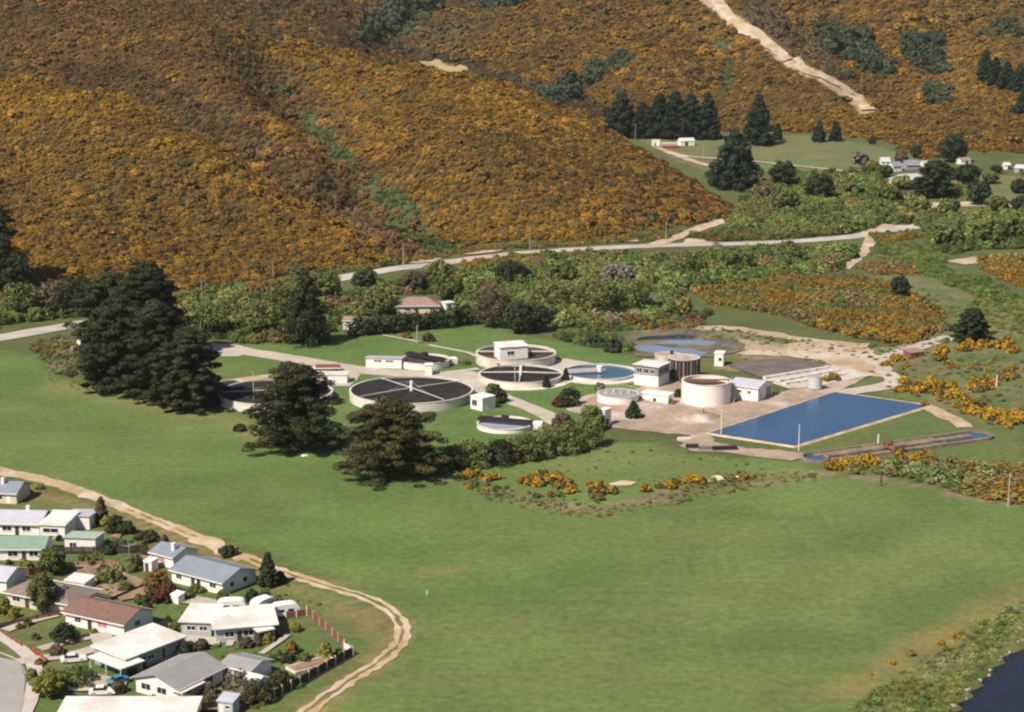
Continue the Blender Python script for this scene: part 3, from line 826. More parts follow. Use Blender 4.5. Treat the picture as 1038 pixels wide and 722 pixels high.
def scatter(name, P, S, pick, tone, hue, seed=0, rot=None):
    n = len(P); rng = np.random.default_rng(seed + 5)
    me = bpy.data.meshes.new(name); me.vertices.add(n); me.vertices.foreach_set('co', np.asarray(P, np.float32).ravel())
    def attr(nm, ty, val, key='value'):
        a = me.attributes.new(nm, ty, 'POINT'); a.data.foreach_set(key, np.ascontiguousarray(val).ravel())
    attr('scl', 'FLOAT_VECTOR', np.asarray(S, np.float32), 'vector')
    if rot is None: rot = np.stack([rng.normal(0, 0.12, n), rng.normal(0, 0.12, n), rng.random(n) * 6.283], -1)
    attr('rot', 'FLOAT_VECTOR', rot.astype(np.float32), 'vector')
    attr('pick', 'INT', np.asarray(pick, np.int32))
    attr('tone', 'FLOAT', np.asarray(tone, np.float32))
    attr('hue', 'FLOAT_COLOR', np.concatenate([hue, np.ones((n, 1))], 1).astype(np.float32), 'color')
    me.materials.append(F['hill'])
    o = link(name, me); o['kind'] = 'stuff'
    ng = bpy.data.node_groups.get('scatter')
    if ng is None:
        ng = bpy.data.node_groups.new('scatter', 'GeometryNodeTree')
        ng.interface.new_socket('Geometry', in_out='INPUT', socket_type='NodeSocketGeometry')
        ng.interface.new_socket('Geometry', in_out='OUTPUT', socket_type='NodeSocketGeometry')
        N = ng.nodes; L = ng.links
        gi = N.new('NodeGroupInput'); gout = N.new('NodeGroupOutput'); ip = N.new('GeometryNodeInstanceOnPoints'); ci = N.new('GeometryNodeCollectionInfo')
        ci.inputs['Collection'].default_value = protocol; ci.inputs['Separate Children'].default_value = True; ci.inputs['Reset Children'].default_value = True
        def na(nm, ty):
            a = N.new('GeometryNodeInputNamedAttribute'); a.data_type = ty; a.inputs['Name'].default_value = nm
            return [s for s in a.outputs if s.enabled and s.name == 'Attribute'][0]
        L.new(gi.outputs[0], ip.inputs['Points']); L.new(ci.outputs[0], ip.inputs['Instance']); ip.inputs['Pick Instance'].default_value = True
        L.new(na('pick', 'INT'), ip.inputs['Instance Index'])
        er = N.new('FunctionNodeEulerToRotation'); L.new(na('rot', 'FLOAT_VECTOR'), er.inputs[0]); L.new(er.outputs[0], ip.inputs['Rotation'])
        L.new(na('scl', 'FLOAT_VECTOR'), ip.inputs['Scale'])
        L.new(ip.outputs[0], gout.inputs[0])
    md = o.modifiers.new('scatter', 'NODES'); md.node_group = ng
    return o

def jgrid(x0, x1, y0, y1, st, rng):
    gx, gy = np.meshgrid(np.arange(x0, x1, st), np.arange(y0, y1, st))
    x = gx.ravel() + rng.uniform(-0.5, 0.5, gx.size) * st; y = gy.ravel() + rng.uniform(-0.5, 0.5, gy.size) * st
    return x, y

# --- gorse over all the slopes
Z_BROWN_RELIEF = [([(-400, -60), (200, -60), (205, 15), (240, 40), (272, 78), (300, 112), (340, 160), (392, 212), (425, 245), (405, 243), (330, 213), (262, 168), (200, 132), (132, 97), (60, 83), (0, 79), (-400, 95)], 0.24, (0.128, 0.072, 0.027), 0.9),
           ([(60, 84), (132, 98), (200, 133), (262, 169), (330, 214), (400, 243), (420, 243), (385, 215), (330, 180), (270, 138), (205, 103), (140, 72), (60, 62)], 0.28, (0.080, 0.046, 0.020), 0.9),  # relief shade put into plant colour: darker band behind the front crest
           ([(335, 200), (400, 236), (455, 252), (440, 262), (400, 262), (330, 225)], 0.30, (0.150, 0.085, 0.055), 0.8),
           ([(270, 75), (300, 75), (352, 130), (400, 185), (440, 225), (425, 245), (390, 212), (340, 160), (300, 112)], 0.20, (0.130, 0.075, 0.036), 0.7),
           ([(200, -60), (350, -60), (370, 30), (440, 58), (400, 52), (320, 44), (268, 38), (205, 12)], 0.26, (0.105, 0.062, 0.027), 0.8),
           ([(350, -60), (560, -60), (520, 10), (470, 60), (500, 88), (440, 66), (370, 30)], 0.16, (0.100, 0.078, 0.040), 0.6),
           ([(320, 40), (400, 47), (470, 60), (530, 78), (590, 100), (650, 124), (640, 134), (580, 110), (520, 88), (460, 69), (400, 55), (320, 46)], 0.25, (0.070, 0.052, 0.028), 0.85),  # relief shade put into plant colour: darker band behind the centre crest
           ([(-60, 84), (60, 88), (130, 102), (200, 138), (262, 174), (330, 219), (400, 247), (390, 256), (320, 236), (250, 196), (190, 160), (125, 125), (60, 110), (-60, 106)], -0.13, (0.150, 0.090, 0.022), 0.6),  # lit crest of the front spur painted as golden plant colour
           ([(272, 44), (330, 52), (400, 61), (470, 76), (530, 96), (600, 124), (600, 140), (520, 116), (460, 96), (400, 82), (330, 74), (285, 66)], -0.13, (0.150, 0.090, 0.022), 0.6),  # lit crest of the centre spur painted as golden plant colour
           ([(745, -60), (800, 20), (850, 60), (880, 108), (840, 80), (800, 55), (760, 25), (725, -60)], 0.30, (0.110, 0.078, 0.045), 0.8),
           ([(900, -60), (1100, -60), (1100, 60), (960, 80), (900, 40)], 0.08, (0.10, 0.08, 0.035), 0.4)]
Z_DARKPATCH = [[(585, 82), (605, 72), (628, 55), (642, 60), (630, 70), (600, 88)], [(556, 100), (578, 90), (580, 98), (560, 108)],
               [(822, 28), (850, 25), (880, 45), (900, 66), (902, 80), (880, 76), (850, 60), (835, 45)], [(940, 85), (960, 92), (968, 106), (950, 104), (938, 94)],
               [(360, 36), (390, 14), (420, 0), (440, -8), (450, 5), (420, 18), (385, 36), (366, 44)], [(480, -8), (540, -8), (520, 8), (490, 8)],
               [(925, 40), (950, 45), (965, 70), (940, 78), (920, 60)], [(560, 92), (600, 74), (604, 80), (565, 104)], [(1005, 20), (1040, 25), (1040, 40), (1010, 36)]]
Z_SHOW = [(-400, -60), (1440, -60), (1440, 345), (-400, 345)]
def hill_cover():
    rng = np.random.default_rng(21)
    xs, ys = [], []
    for (y0, y1, st) in ((560, 860, 2.05), (860, 1150, 2.4), (1150, 1500, 3.2), (1500, 1900, 4.5), (1900, 2300, 8.0)):
        xm = 0.31 * y1 + 40
        x, y = jgrid(-xm, xm, y0, y1, st, rng); xs.append(x); ys.append(y)
    x = np.concatenate(xs); y = np.concatenate(ys); z = Hz(x, y)
    keep = (z - floor_z(x, y) > 0.9 + 1.2 * (vnoise(x / 6, y / 6, 5) - 0.5)) & (np.abs(x) < 0.30 * y + 40)
    x, y, z = x[keep], y[keep], z[keep]
    px, py, fw = project(x, y, z)
    px = px + (fbm(x, y, 12, 81, 3) - 0.5) * 18; py = py + (fbm(x, y, 12, 82, 3) - 0.5) * 10
    far = y > 1000
    drop = near_line(px, py, TRACK_HILL, 12.0) & (y > 1150)
    for zc in Z_CLEAR: drop |= in_poly(px, py, zc) & (y > 1250)
    x, y, z, px, py = [a[~drop] for a in (x, y, z, px, py)]
    n = len(x)
    b1 = fbm(x, y, 42, 101, 4); b2 = fbm(x, y, 9, 102, 3); b3 = vnoise(x / 3.0, y / 3.0, 103); b4 = fbm(x, y, 120, 104, 3)
    tone = 0.38 + (b1 - 0.5) * 0.8 + (b2 - 0.5) * 0.7 + (b3 - 0.5) * 0.6 + (b4 - 0.5) * 0.5 + rng.normal(0, 0.12, n)
    front = (x < 60) & (y < 870)
    tone += np.where((px < 420) & (y < 880), 0.06, 0)
    tone += np.where(y > 1180, -0.07, 0.0)
    hue = np.array((0.132, 0.080, 0.020))[None] * np.ones((n, 1))
    g = sstep(0.45, 0.65, fbm(x, y, 25, 111, 3))[:, None]
    hue = hue * (1 - g) + np.array((0.112, 0.064, 0.020)) * g
    tone += np.where((px < 420) & (y < 880), 0.03, 0) + np.where((px > 330) & (y > 740) & (y < 1120), 0.05, 0)
    for zb, dt, col, k in Z_BROWN_RELIEF:
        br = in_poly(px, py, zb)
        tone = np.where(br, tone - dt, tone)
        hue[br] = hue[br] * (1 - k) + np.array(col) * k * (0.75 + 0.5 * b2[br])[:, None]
    gr = np.zeros(n, bool)
    for zg in Z_GREEN_GULLIES: gr |= in_poly(px, py, zg) & (b2 + 0.6 * b3 > 0.72)
    tone = np.where(gr, tone * 0.1 - 0.1, tone); hue[gr] = np.array((0.066, 0.088, 0.030)) * (0.7 + 0.7 * b3[gr])[:, None]
    dk = np.zeros(n, bool)
    for zd in Z_DARKPATCH: dk |= in_poly(px, py, zd) & (y > 1100) & (b2 + 0.4 * b3 > 0.60)
    tone = np.where(dk, -0.2, tone); hue[dk] = np.array((0.045, 0.056, 0.030)) * (0.7 + 0.6 * b3[dk])[:, None]
    odd = rng.random(n) < 0.05
    hue[odd] = np.array((0.060, 0.066, 0.030)); tone[odd] -= 0.4
    w = np.where(y < 860, 3.15, np.where(y < 1150, 3.7, np.where(y < 1500, 5.0, 7.0))) * (0.55 + 0.9 * rng.random(n) ** 1.5) * np.where(rng.random(n) < 0.10, 1.7, 1.0) * (0.75 + 0.5 * fbm(x, y, 20, 140, 2))
    w = np.where(y > 1900, 12, w)
    w *= np.where(gr, 0.75, 1) * np.where(dk, 1.7, 1)
    h = w * rng.uniform(0.32, 0.58, n) * np.where(dk, 1.8, 1)
    S = np.stack([w, w, h], -1)
    P = np.stack([x, y, z - 0.15 * h], -1)
    e = 5.0     # the canopy lies along the slope
    gx_ = (Hz(x + e, y) - Hz(x - e, y)) / (2 * e); gy_ = (Hz(x, y + e) - Hz(x, y - e)) / (2 * e)
    th = np.arctan(np.hypot(gx_, gy_)); ph = np.arctan2(-gy_, -gx_)
    rot = np.stack([rng.normal(0, 0.15, n), th + rng.normal(0, 0.10, n), ph], -1)
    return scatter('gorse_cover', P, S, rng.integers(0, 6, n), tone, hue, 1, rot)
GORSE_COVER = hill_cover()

# --- the mixed scrub on the valley floor: list of (polygon, spacing, width range, height ratio, [(hue, weight)], bloom)
GREEN = (0.098, 0.134, 0.036); LGREEN = (0.150, 0.178, 0.052); DGREEN = (0.064, 0.084, 0.029); OLIVE = (0.150, 0.128, 0.040); BROWN = (0.165, 0.115, 0.060); GREYB = (0.215, 0.180, 0.140); PALE = (0.190, 0.195, 0.085)
def scrub(name, zones, exclude=(), seed=1):
    rng = np.random.default_rng(seed * 77)
    Ps, Ss, T, H = [], [], [], []
    for zn in zones:
        poly, st, (w0, w1), hr, mixv, bloom = zn
        wc = [at(*p) for p in poly]
        x0, x1 = min(p.x for p in wc) - 5, max(p.x for p in wc) + 5; y0, y1 = min(p.y for p in wc) - 5, max(p.y for p in wc) + 5
        x, y = jgrid(x0, x1, y0, y1, st * (0.8 if name == 'valley_scrub' else 1), rng)
        z = Hz(x, y); px, py, fw = project(x, y, z)
        ins = in_poly(px + (fbm(x, y, 14, 7, 2) - 0.5) * 10, py + (fbm(x, y, 14, 8, 2) - 0.5) * 4, poly)
        for e in exclude: ins &= ~in_poly(px, py, e)
        if bloom < 0.9: ins &= (z - floor_z(x, y) < 2.5)
        x, y, z = x[ins], y[ins], z[ins]; n = len(x)
        sel = fbm(x, y, 11, 300 + seed, 2) * 0.7 + vnoise(x / 4, y / 4, 301 + seed) * 0.3
        order = np.clip((sel - 0.28) / 0.44, 0, 0.999)
        cum = np.cumsum([m_[1] for m_ in mixv]); cum = cum / cum[-1]
        ki = np.searchsorted(cum, order)
        hue = np.array([m_[0] for m_ in mixv])[ki] * rng.uniform(0.75, 1.3, (n, 1))
        T.append(bloom + (fbm(x, y, 13, 303 + seed, 3) - 0.5) * 1.3 * (bloom > -0.2) + rng.normal(0, 0.1, n)); H.append(hue)
        w = (w0 + (w1 - w0) * rng.random(n) ** 1.6 * (0.8 if name == 'valley_scrub' else 1)) * (0.88 if name == 'valley_scrub' else 1) * (0.4 + 1.2 * fbm(x, y, 18, 305, 2))
        Ss.append(np.stack([w, w, w * hr * rng.uniform(0.75, 1.25, n)], -1)); Ps.append(np.stack([x, y, z - 0.1 * w], -1))
    P = np.concatenate(Ps); n = len(P)
    return scatter(name, P, np.concatenate(Ss), rng.integers(6, 12, n) if name != 'valley_gorse' else rng.integers(0, 6, n), np.concatenate(T), np.concatenate(H), seed)
# clearings kept free of scrub (photo outlines of things that stand there)
EX = [[(395, 300), (450, 298), (452, 322), (390, 324)], [(340, 318), (362, 318), (362, 335), (340, 335)], [(855, 270), (868, 268), (892, 240), (880, 240)],
      [(958, 260), (985, 254), (1060, 251), (1060, 272), (1010, 280), (985, 281), (958, 274)], [(925, 199), (1060, 198), (1060, 222), (985, 222), (930, 219)], [(888, 150), (920, 150), (965, 172), (965, 190), (946, 200), (900, 199), (888, 180)], [(62, 335), (92, 338), (95, 350), (70, 352)],
      [(-5, 331), (100, 318), (100, 332), (-5, 350)], [(640, 247), (700, 246), (760, 245), (830, 240), (870, 236), (895, 230), (930, 226), (930, 234), (895, 241), (870, 246), (830, 250), (760, 254), (700, 255), (640, 256)],
      [(655, 250), (690, 238), (735, 221), (742, 224), (700, 240), (668, 251)]]
VALLEY = scrub('valley_scrub', [
    # left below the road
    ([(-40, 300), (30, 290), (60, 290), (75, 312), (60, 326), (0, 334), (-40, 338)], 2.8, (3, 7), 0.9, [(DGREEN, 2), (GREEN, 2), (OLIVE, 1)], -0.3),
    ([(30, 350), (70, 338), (90, 345), (95, 372), (60, 382), (40, 360)], 2.6, (1.6, 3.4), 0.7, [(OLIVE, 2), (PALE, 1), (GREYB, 1), (GREEN, 1)], -0.05),
    ([(185, 318), (215, 300), (300, 292), (335, 292), (345, 300), (380, 296), (400, 288), (470, 280), (530, 272), (600, 262), (650, 260), (700, 259), (760, 259), (830, 256), (868, 252), (862, 270), (840, 276), (780, 283), (720, 292), (690, 292), (690, 318),
      (650, 330), (600, 335), (560, 330), (520, 318), (480, 318), (440, 300), (400, 300), (392, 318), (345, 322), (330, 345), (290, 348), (240, 348), (200, 340)], 3.0, (3.0, 8.5), 0.85,
     [(DGREEN, 1.0), (GREEN, 3), (LGREEN, 2.2), (OLIVE, 1.2), (BROWN, 0.6)], -0.35),
    # uphill verge between the road and the slopes
    ([(95, 322), (200, 300), (330, 279), (400, 265), (470, 254), (520, 247), (600, 243), (690, 236), (680, 243), (600, 248), (520, 253), (470, 258.5), (400, 269), (330, 281), (200, 305), (110, 322)], 2.3, (1.8, 4.2), 0.8, [(OLIVE, 2), (DGREEN, 1.5), (BROWN, 1)], 0.32),
    # roadside fringe with a little gorse
    ([(470, 268), (540, 260), (600, 256), (600, 266), (540, 272), (480, 280)], 2.6, (2, 4.5), 0.8, [(GREEN, 2), (OLIVE, 2)], 0.22),
    # pale willows above the ponds
    ([(540, 290), (600, 276), (665, 272), (690, 290), (685, 315), (655, 325), (600, 335), (560, 325)], 3.4, (4, 9), 0.75, [(PALE, 2), (LGREEN, 2), (GREEN, 1), (GREYB, 0.8)], -0.4),
    # lower edge by the works and the ponds
    ([(560, 338), (600, 335), (660, 330), (720, 318), (700, 328), (655, 334), (625, 338), (640, 350), (640, 358), (600, 352), (565, 345)], 2.2, (1.8, 4), 0.75, [(GREEN, 2), (DGREEN, 1), (LGREEN, 1)], -0.15),
    # beyond the road: green bush in the far valley
    ([(735, 222), (760, 205), (770, 188), (800, 178), (880, 176), (930, 182), (980, 192), (1000, 205), (1060, 212), (1060, 232), (960, 232), (900, 228), (860, 236), (790, 240), (740, 240)], 3.2, (3.5, 8.5), 0.85,
     [(DGREEN, 1.2), (GREEN, 3), (LGREEN, 2), (OLIVE, 1.5)], -0.2),
    ([(690, 243), (740, 232), (800, 236), (860, 234), (870, 238), (800, 244), (720, 245)], 2.6, (2.5, 5), 0.8, [(DGREEN, 2), (OLIVE, 1)], 0.15),
    # right hand hedgerow bush
    ([(940, 232), (975, 226), (1060, 222), (1060, 252), (1000, 252), (960, 258), (945, 248)], 3.0, (4.5, 9), 0.9, [(DGREEN, 1), (GREEN, 3), (LGREEN, 1)], -0.4),
    ([(876, 258), (890, 246), (930, 248), (945, 256), (990, 276), (1030, 300), (1060, 318), (1060, 330), (1020, 318), (985, 300), (940, 280), (905, 264)], 2.6, (2.0, 4.2), 0.7, [(GREEN, 3), (LGREEN, 2)], -0.3),
], exclude=EX, seed=2)
GORSE_FLAT = scrub('valley_gorse', [
    ([(700, 294), (760, 284), (850, 278), (900, 285), (935, 305), (958, 322), (955, 335), (920, 350), (890, 348), (850, 338), (780, 318), (720, 308)], 2.0, (1.8, 3.8), 0.8, [(OLIVE, 3), (BROWN, 1), (GREEN, 1.5)], 0.36),
    ([(868, 272), (890, 264), (930, 268), (930, 278), (890, 280)], 2.0, (1.5, 3), 0.8, [(OLIVE, 1), (BROWN, 2)], 0.40),
    ([(990, 262), (1060, 258), (1060, 290), (1030, 290), (1000, 276)], 2.0, (1.8, 3.8), 0.8, [(OLIVE, 2), (GREEN, 1)], 0.52),
    ([(880, 240), (925, 233), (935, 240), (895, 250)], 2.2, (1.8, 3.5), 0.8, [(OLIVE, 1), (GREEN, 1)], 0.45),
    ([(855, 474), (890, 470), (940, 466), (985, 468), (1060, 480), (1060, 516), (1010, 510), (960, 496), (900, 484), (858, 484)], 2.3, (1.0, 3.4), 0.7, [(OLIVE, 2), (PALE, 1), (BROWN, 0.6), (GREEN, 3)], 0.24),
    ([(440, 478), (470, 484), (520, 496), (560, 500), (610, 510), (600, 516), (545, 512), (490, 500)], 2.3, (0.8, 2.2), 0.7, [(PALE, 2), (GREYB, 0.3), (GREEN, 2), (OLIVE, 1)], 0.05),
    ([(655, 326), (700, 322), (720, 330), (690, 334), (650, 334)], 2.4, (1.5, 3.0), 0.7, [(BROWN, 2), (OLIVE, 1)], 0.30),
    ([(690, 492), (740, 482), (830, 478), (830, 484), (750, 490), (700, 498)], 2.2, (0.8, 2.0), 0.7, [(PALE, 1), (GREYB, 0.3), (GREEN, 1.5), (OLIVE, 1)], 0.10),
    ([(-20, 285), (10, 282), (28, 296), (0, 305), (-20, 305)], 2.4, (2, 4), 0.8, [(OLIVE, 1), (DGREEN, 1)], 0.42),
], seed=3)
BANK = scrub('river_bank_scrub', [
    ([(1060, 600), (1000, 628), (950, 660), (900, 690), (860, 716), (860, 745), (944, 745), (958, 720), (974, 698), (1004, 668), (1036, 640), (1060, 630)], 1.25, (0.7, 2.0), 0.5, [(GREEN, 2), (LGREEN, 2.5), (PALE, 1.5), (OLIVE, 1)], -0.12),
], seed=4)
ROUGH = scrub('rough_grass_tufts', [
    ([(870, 300), (905, 280), (960, 300), (1060, 335), (1060, 440), (1000, 430), (940, 405), (890, 392), (905, 372), (930, 352), (955, 338), (935, 310)], 4.2, (0.6, 2.6), 0.5, [(GREEN, 3), (LGREEN, 2), (PALE, 1.5), (OLIVE, 1.5), (BROWN, 0.5)], 0.06),
    ([(985, 300), (1060, 330), (1060, 350), (1000, 330)], 2.6, (1.2, 3.2), 0.6, [(GREEN, 3), (LGREEN, 2), (OLIVE, 1)], 0.10),
    ([(640, 332), (700, 328), (790, 342), (880, 350), (920, 350), (900, 366), (850, 362), (760, 352), (720, 346), (660, 342)], 3.0, (0.5, 2.0), 0.5, [(GREEN, 3), (LGREEN, 2), (PALE, 1.5)], -0.2),
    ([(735, 366), (760, 356), (800, 358), (842, 368), (860, 378), (840, 372), (800, 362)], 3.0, (0.5, 1.6), 0.5, [(LGREEN, 2), (PALE, 2), (OLIVE, 1)], -0.2),
    ([(455, 478), (610, 448), (690, 456), (800, 466), (830, 478), (760, 486), (690, 492), (610, 508), (560, 504), (500, 490)], 5.0, (0.4, 1.2), 0.5, [(GREEN, 2), (LGREEN, 2), (PALE, 2), (OLIVE, 1)], -0.15),
    ([(40, 362), (60, 384), (100, 394), (140, 400), (230, 418), (222, 424), (130, 408), (80, 398), (40, 384)], 3.4, (0.4, 1.2), 0.6, [(PALE, 2), (OLIVE, 1), (GREEN, 1)], -0.2),
    ([(440, 482), (500, 496), (560, 512), (612, 516), (690, 496), (760, 488), (830, 480), (830, 486), (720, 504), (612, 526), (560, 522), (500, 508)], 1.8, (0.4, 1.4), 0.6, [(PALE, 2), (GREYB, 0.3), (OLIVE, 1.5), (GREEN, 3)], 0.06),
], seed=6)
GARDENS = scrub('garden_plants', [
    ([(70, 575), (110, 572), (150, 596), (150, 604), (110, 602), (85, 588)], 1.9, (0.5, 1.6), 0.7, [(GREEN, 2), (LGREEN, 2), (OLIVE, 1), (BROWN, 1)], -0.3),
    ([(100, 545), (150, 548), (150, 558), (100, 558)], 2.0, (0.5, 1.8), 0.7, [(DGREEN, 2), (GREEN, 2), (BROWN, 2)], -0.2),
    ([(250, 700), (300, 686), (345, 668), (352, 662), (300, 700), (262, 720), (240, 722)], 1.6, (0.6, 1.8), 0.8, [(OLIVE, 2), (GREEN, 2), (BROWN, 2)], -0.2),
    ([(190, 656), (270, 656), (300, 664), (285, 676), (230, 668), (195, 664)], 2.6, (0.4, 1.2), 0.7, [(LGREEN, 1), (GREEN, 2)], -0.3),
    ([(60, 682), (95, 680), (125, 700), (70, 702)], 1.9, (0.5, 1.6), 0.7, [(OLIVE, 1), (GREEN, 2), (DGREEN, 1)], -0.3),
    ([(0, 578), (60, 580), (40, 590), (0, 590)], 1.9, (0.6, 1.8), 0.8, [(LGREEN, 1), (GREEN, 2), (DGREEN, 1)], -0.3),
    ([(275, 585), (330, 606), (345, 622), (310, 618), (280, 600)], 2.4, (0.4, 1.3), 0.6, [(OLIVE, 2), (PALE, 2), (GREEN, 1)], -0.2),
], seed=5)
# ------------------------------------------------------------------ roads, tracks, yards (flat sheets and draped ribbons)
def at_z(px, py, z):
    dx, dy, dz = ray(px, py); t = (z - CAM_Z) / dz
    return Vector((t * dx, t * dy, z))
def sc_at(p): return FPX / (p.y * CP - (p.z - CAM_Z) * SP)

ribbon('valley_road', [(-60, 352), (0, 343), (40, 336), (80, 329), (130, 321), (190, 309), (250, 299), (300, 291), (335, 284.5), (370, 278), (400, 273), (440, 268), (470, 264), (520, 258), (560, 255), (600, 252.5),
        (650, 250), (700, 248.5), (750, 247.5), (800, 245.5), (840, 242.5), (870, 239.5), (890, 236.5), (912, 232.5), (940, 228)], 10.5, M['road_seal'], lift=0.2, step=6, jit=0.5, across=6)
ribbon('farm_track', [(660, 250.5), (672, 246), (685, 241), (705, 234), (722, 228), (736, 223)], 8.0, M['bare_clay'], lift=0.35, step=5, jit=0.8)
ribbon('dirt_track', [(884, 240), (880, 250), (872, 258), (862, 266), (856, 273)], 6.0, M['bare_clay'], lift=0.25, step=4, jit=0.8)
ribbon('dirt_track', [(1060, 259), (1020, 260), (990, 264), (968, 267)], 12.0, M['bare_clay'], lift=0.25, step=4, jit=1.0)
ribbon('dirt_track', [(890, 290), (908, 299), (930, 308), (945, 314)], 4.0, M['dirt'], lift=0.2, step=4, jit=0.6)
ribbon('meadow_track', [(665, 150), (690, 158), (720, 161), (760, 164), (800, 168), (840, 172), (870, 176), (895, 177)], 5.0, M['bare_clay'], lift=0.4, step=6, jit=0.6)
ribbon('meadow_track', [(676, 154), (700, 163), (725, 170), (745, 174)], 6.0, M['bare_clay'], lift=0.4, step=6, jit=0.6)
ribbon('hill_track', [(706, -8), (735, 14), (770, 38), (796, 60), (814, 71), (832, 77.5), (845, 85), (860, 96), (880, 113)], lambda t: 13.0 - 5.0 * sstep(0.55, 0.62, t) * (1 - sstep(0.66, 0.74, t)) - 3 * t, M['bare_clay'], lift=1.4, step=4, jit=0.5)
sheet('sand_clearing', [(925, 208), (950, 205), (1000, 205), (1060, 206), (1060, 213), (1010, 209), (935, 211)], M['bare_clay'], 1.2, 5, lift=0.2)
sheet('road_cutting', [(868, 238), (884, 229), (905, 226), (925, 229), (920, 233), (895, 236)], M['bare_clay'], 1.2, 5, lift=0.1)
sheet('road_cutting', [(690, 247), (700, 240), (720, 237), (735, 241), (740, 245)], M['dirt'], 1.0, 4, lift=0.05)
for _p in ([(418, 268), (432, 265.5), (446, 263)], [(474, 259), (490, 256.5), (508, 254)], [(560, 249), (580, 248), (600, 246.5)], [(618, 246), (640, 245), (655, 244)], [(280, 292), (300, 288), (318, 284.5)]):
    ribbon('road_cutting', _p, lambda t: 7.0 * math.sin(math.pi * (0.15 + 0.7 * t)), M['bare_clay'], lift=0.5, step=4, jit=0.9)
# field track in two worn wheel lines with a grass crown
tr = [(-60, 462), (0, 477), (30, 483), (60, 491), (95, 503), (130, 517), (165, 531), (200, 545), (235, 560), (270, 574), (310, 588), (350, 600), (378, 609), (398, 622), (408, 637), (404, 654), (388, 669), (365, 684), (345, 697), (325, 711), (310, 724), (290, 742)]
twp = [Vector((p.x, p.y, 0)) for p in (at(*q_) for q_ in tr)]
tc = smooth_path(twp, 8)
for sgn in (-1, 1):
    pts = []
    for i, p in enumerate(tc):
        d = tc[min(i + 1, len(tc) - 1)] - tc[max(i - 1, 0)]; d.normalize()
        pts.append(p + Vector((-d.y, d.x, 0)) * sgn * 0.95)
    ribbon('field_track', None, (lambda t: 1.75 if t < 0.55 else 1.15), M['dirt'], lift=0.05, step=1.6, jit=0.42, pts=pts)
ribbon('field_track', [(0, 479), (40, 486), (80, 499), (120, 513)], 4.2, M['bare_clay'], lift=0.05, step=2.0, jit=0.6)
ribbon('field_track', [(200, 545), (225, 557), (250, 567)], 5.0, M['dirt'], lift=0.05, step=2.0, jit=0.9)

# the works' roads and yard
ribbon('service_road', [(196, 352), (222, 355), (250, 357), (290, 363), (330, 370), (370, 376), (410, 379), (450, 381), (480, 384), (492, 390), (500, 398), (520, 407), (545, 417), (568, 430)], lambda t: 9.0 if t < 0.7 else 6.0, M['path'], jit=0.25)
sheet('service_yard', [(200, 347), (240, 350), (262, 356), (240, 362), (208, 362)], M['path'], 0.6)
sheet('service_yard', [(290, 374), (350, 372), (365, 380), (355, 392), (320, 392)], M['path'], 0.5)
sheet('service_yard', [(438, 379), (480, 377), (505, 388), (500, 400), (470, 404), (440, 396)], M['path'], 0.4)
sheet('service_yard', [(545, 366), (575, 364), (602, 369), (580, 377), (575, 388), (545, 392)], M['path'], 0.4)
ribbon('service_road', [(452, 378), (470, 376), (485, 374)], 3.0, M['path'], jit=0.15)
ribbon('footpath', [(434, 350), (455, 354), (475, 358), (484, 362)], 1.6, M['concrete'], jit=0.1)
ribbon('footpath', [(388, 340), (410, 344), (425, 347)], 1.6, M['path'], jit=0.1)
ribbon('footpath', [(205, 392), (240, 386), (290, 380), (325, 377)], 5.0, M['dirt'], jit=0.4)
sheet('gravel_yard', [(600, 412), (628, 412), (650, 392), (672, 384), (690, 388), (700, 400), (735, 410), (770, 404), (800, 402), (832, 396), (850, 400), (820, 408), (770, 424), (722, 440), (725, 452), (700, 456), (688, 448), (700, 442), (655, 438), (620, 434), (604, 430)], M['gravel'], 0.6, 2.5)
sheet('gravel_yard', [(690, 452), (712, 446), (750, 454), (800, 458), (830, 463), (800, 468), (740, 460), (700, 458)], M['gravel'], 0.6, 2.5)
sheet('gravel_yard', [(770, 404), (800, 396), (835, 386), (860, 380), (880, 381), (870, 388), (848, 398), (800, 408)], M['gravel'], 0.5, 2.5)
ribbon('gravel_road', [(848, 399), (880, 395), (900, 391), (908, 386), (900, 380), (893, 374), (897, 366), (910, 358), (930, 352), (950, 346), (966, 342)], 6.5, M['path'], jit=0.4)
ribbon('gravel_road', [(840, 366), (860, 374), (880, 380), (898, 381)], 5.0, M['bare_clay'], jit=0.5)
sheet('bare_ground', [(745, 360), (775, 352), (820, 346), (880, 352), (890, 362), (888, 376), (865, 380), (845, 368), (800, 362)], M['bare_clay'], 1.2, 4)
sheet('bare_ground', [(652, 346), (720, 343), (790, 348), (800, 356), (752, 356), (700, 352)], M['mud'], 1.2, 4)
ribbon('gravel_road', [(690, 335), (740, 333), (780, 339), (830, 347), (880, 351)], 7.0, M['bare_clay'], jit=1.2)
sheet('bare_ground', [(930, 414), (946, 412), (975, 425), (988, 434), (972, 434), (948, 422)], M['bare_clay'], 0.6, 3)
sheet('bare_patch', [(618, 491), (632, 488), (646, 490), (640, 493), (622, 494)], M['dirt'], 0.6, 3)
sheet('pond_margin', [(628, 344), (650, 336), (700, 333), (735, 340), (756, 349), (748, 358), (722, 363), (690, 364), (645, 362)], M['pond_mud'], 1.0, 4)
sheet('pond_water', [(644, 346), (656, 342), (686, 340), (706, 342), (700, 344), (676, 344.5)], M['river'], 1.0, 4, lift=0.04)
sheet('pond_water', [(662, 349), (680, 346), (715, 345), (728, 348), (720, 351), (690, 350)], M['pond'], 0.8, 3, lift=0.04)
sheet('pond_water', [(641, 352), (655, 350), (680, 353), (700, 355), (716, 358), (712, 362), (680, 361), (648, 357)], M['pond'], 0.8, 3, lift=0.04)
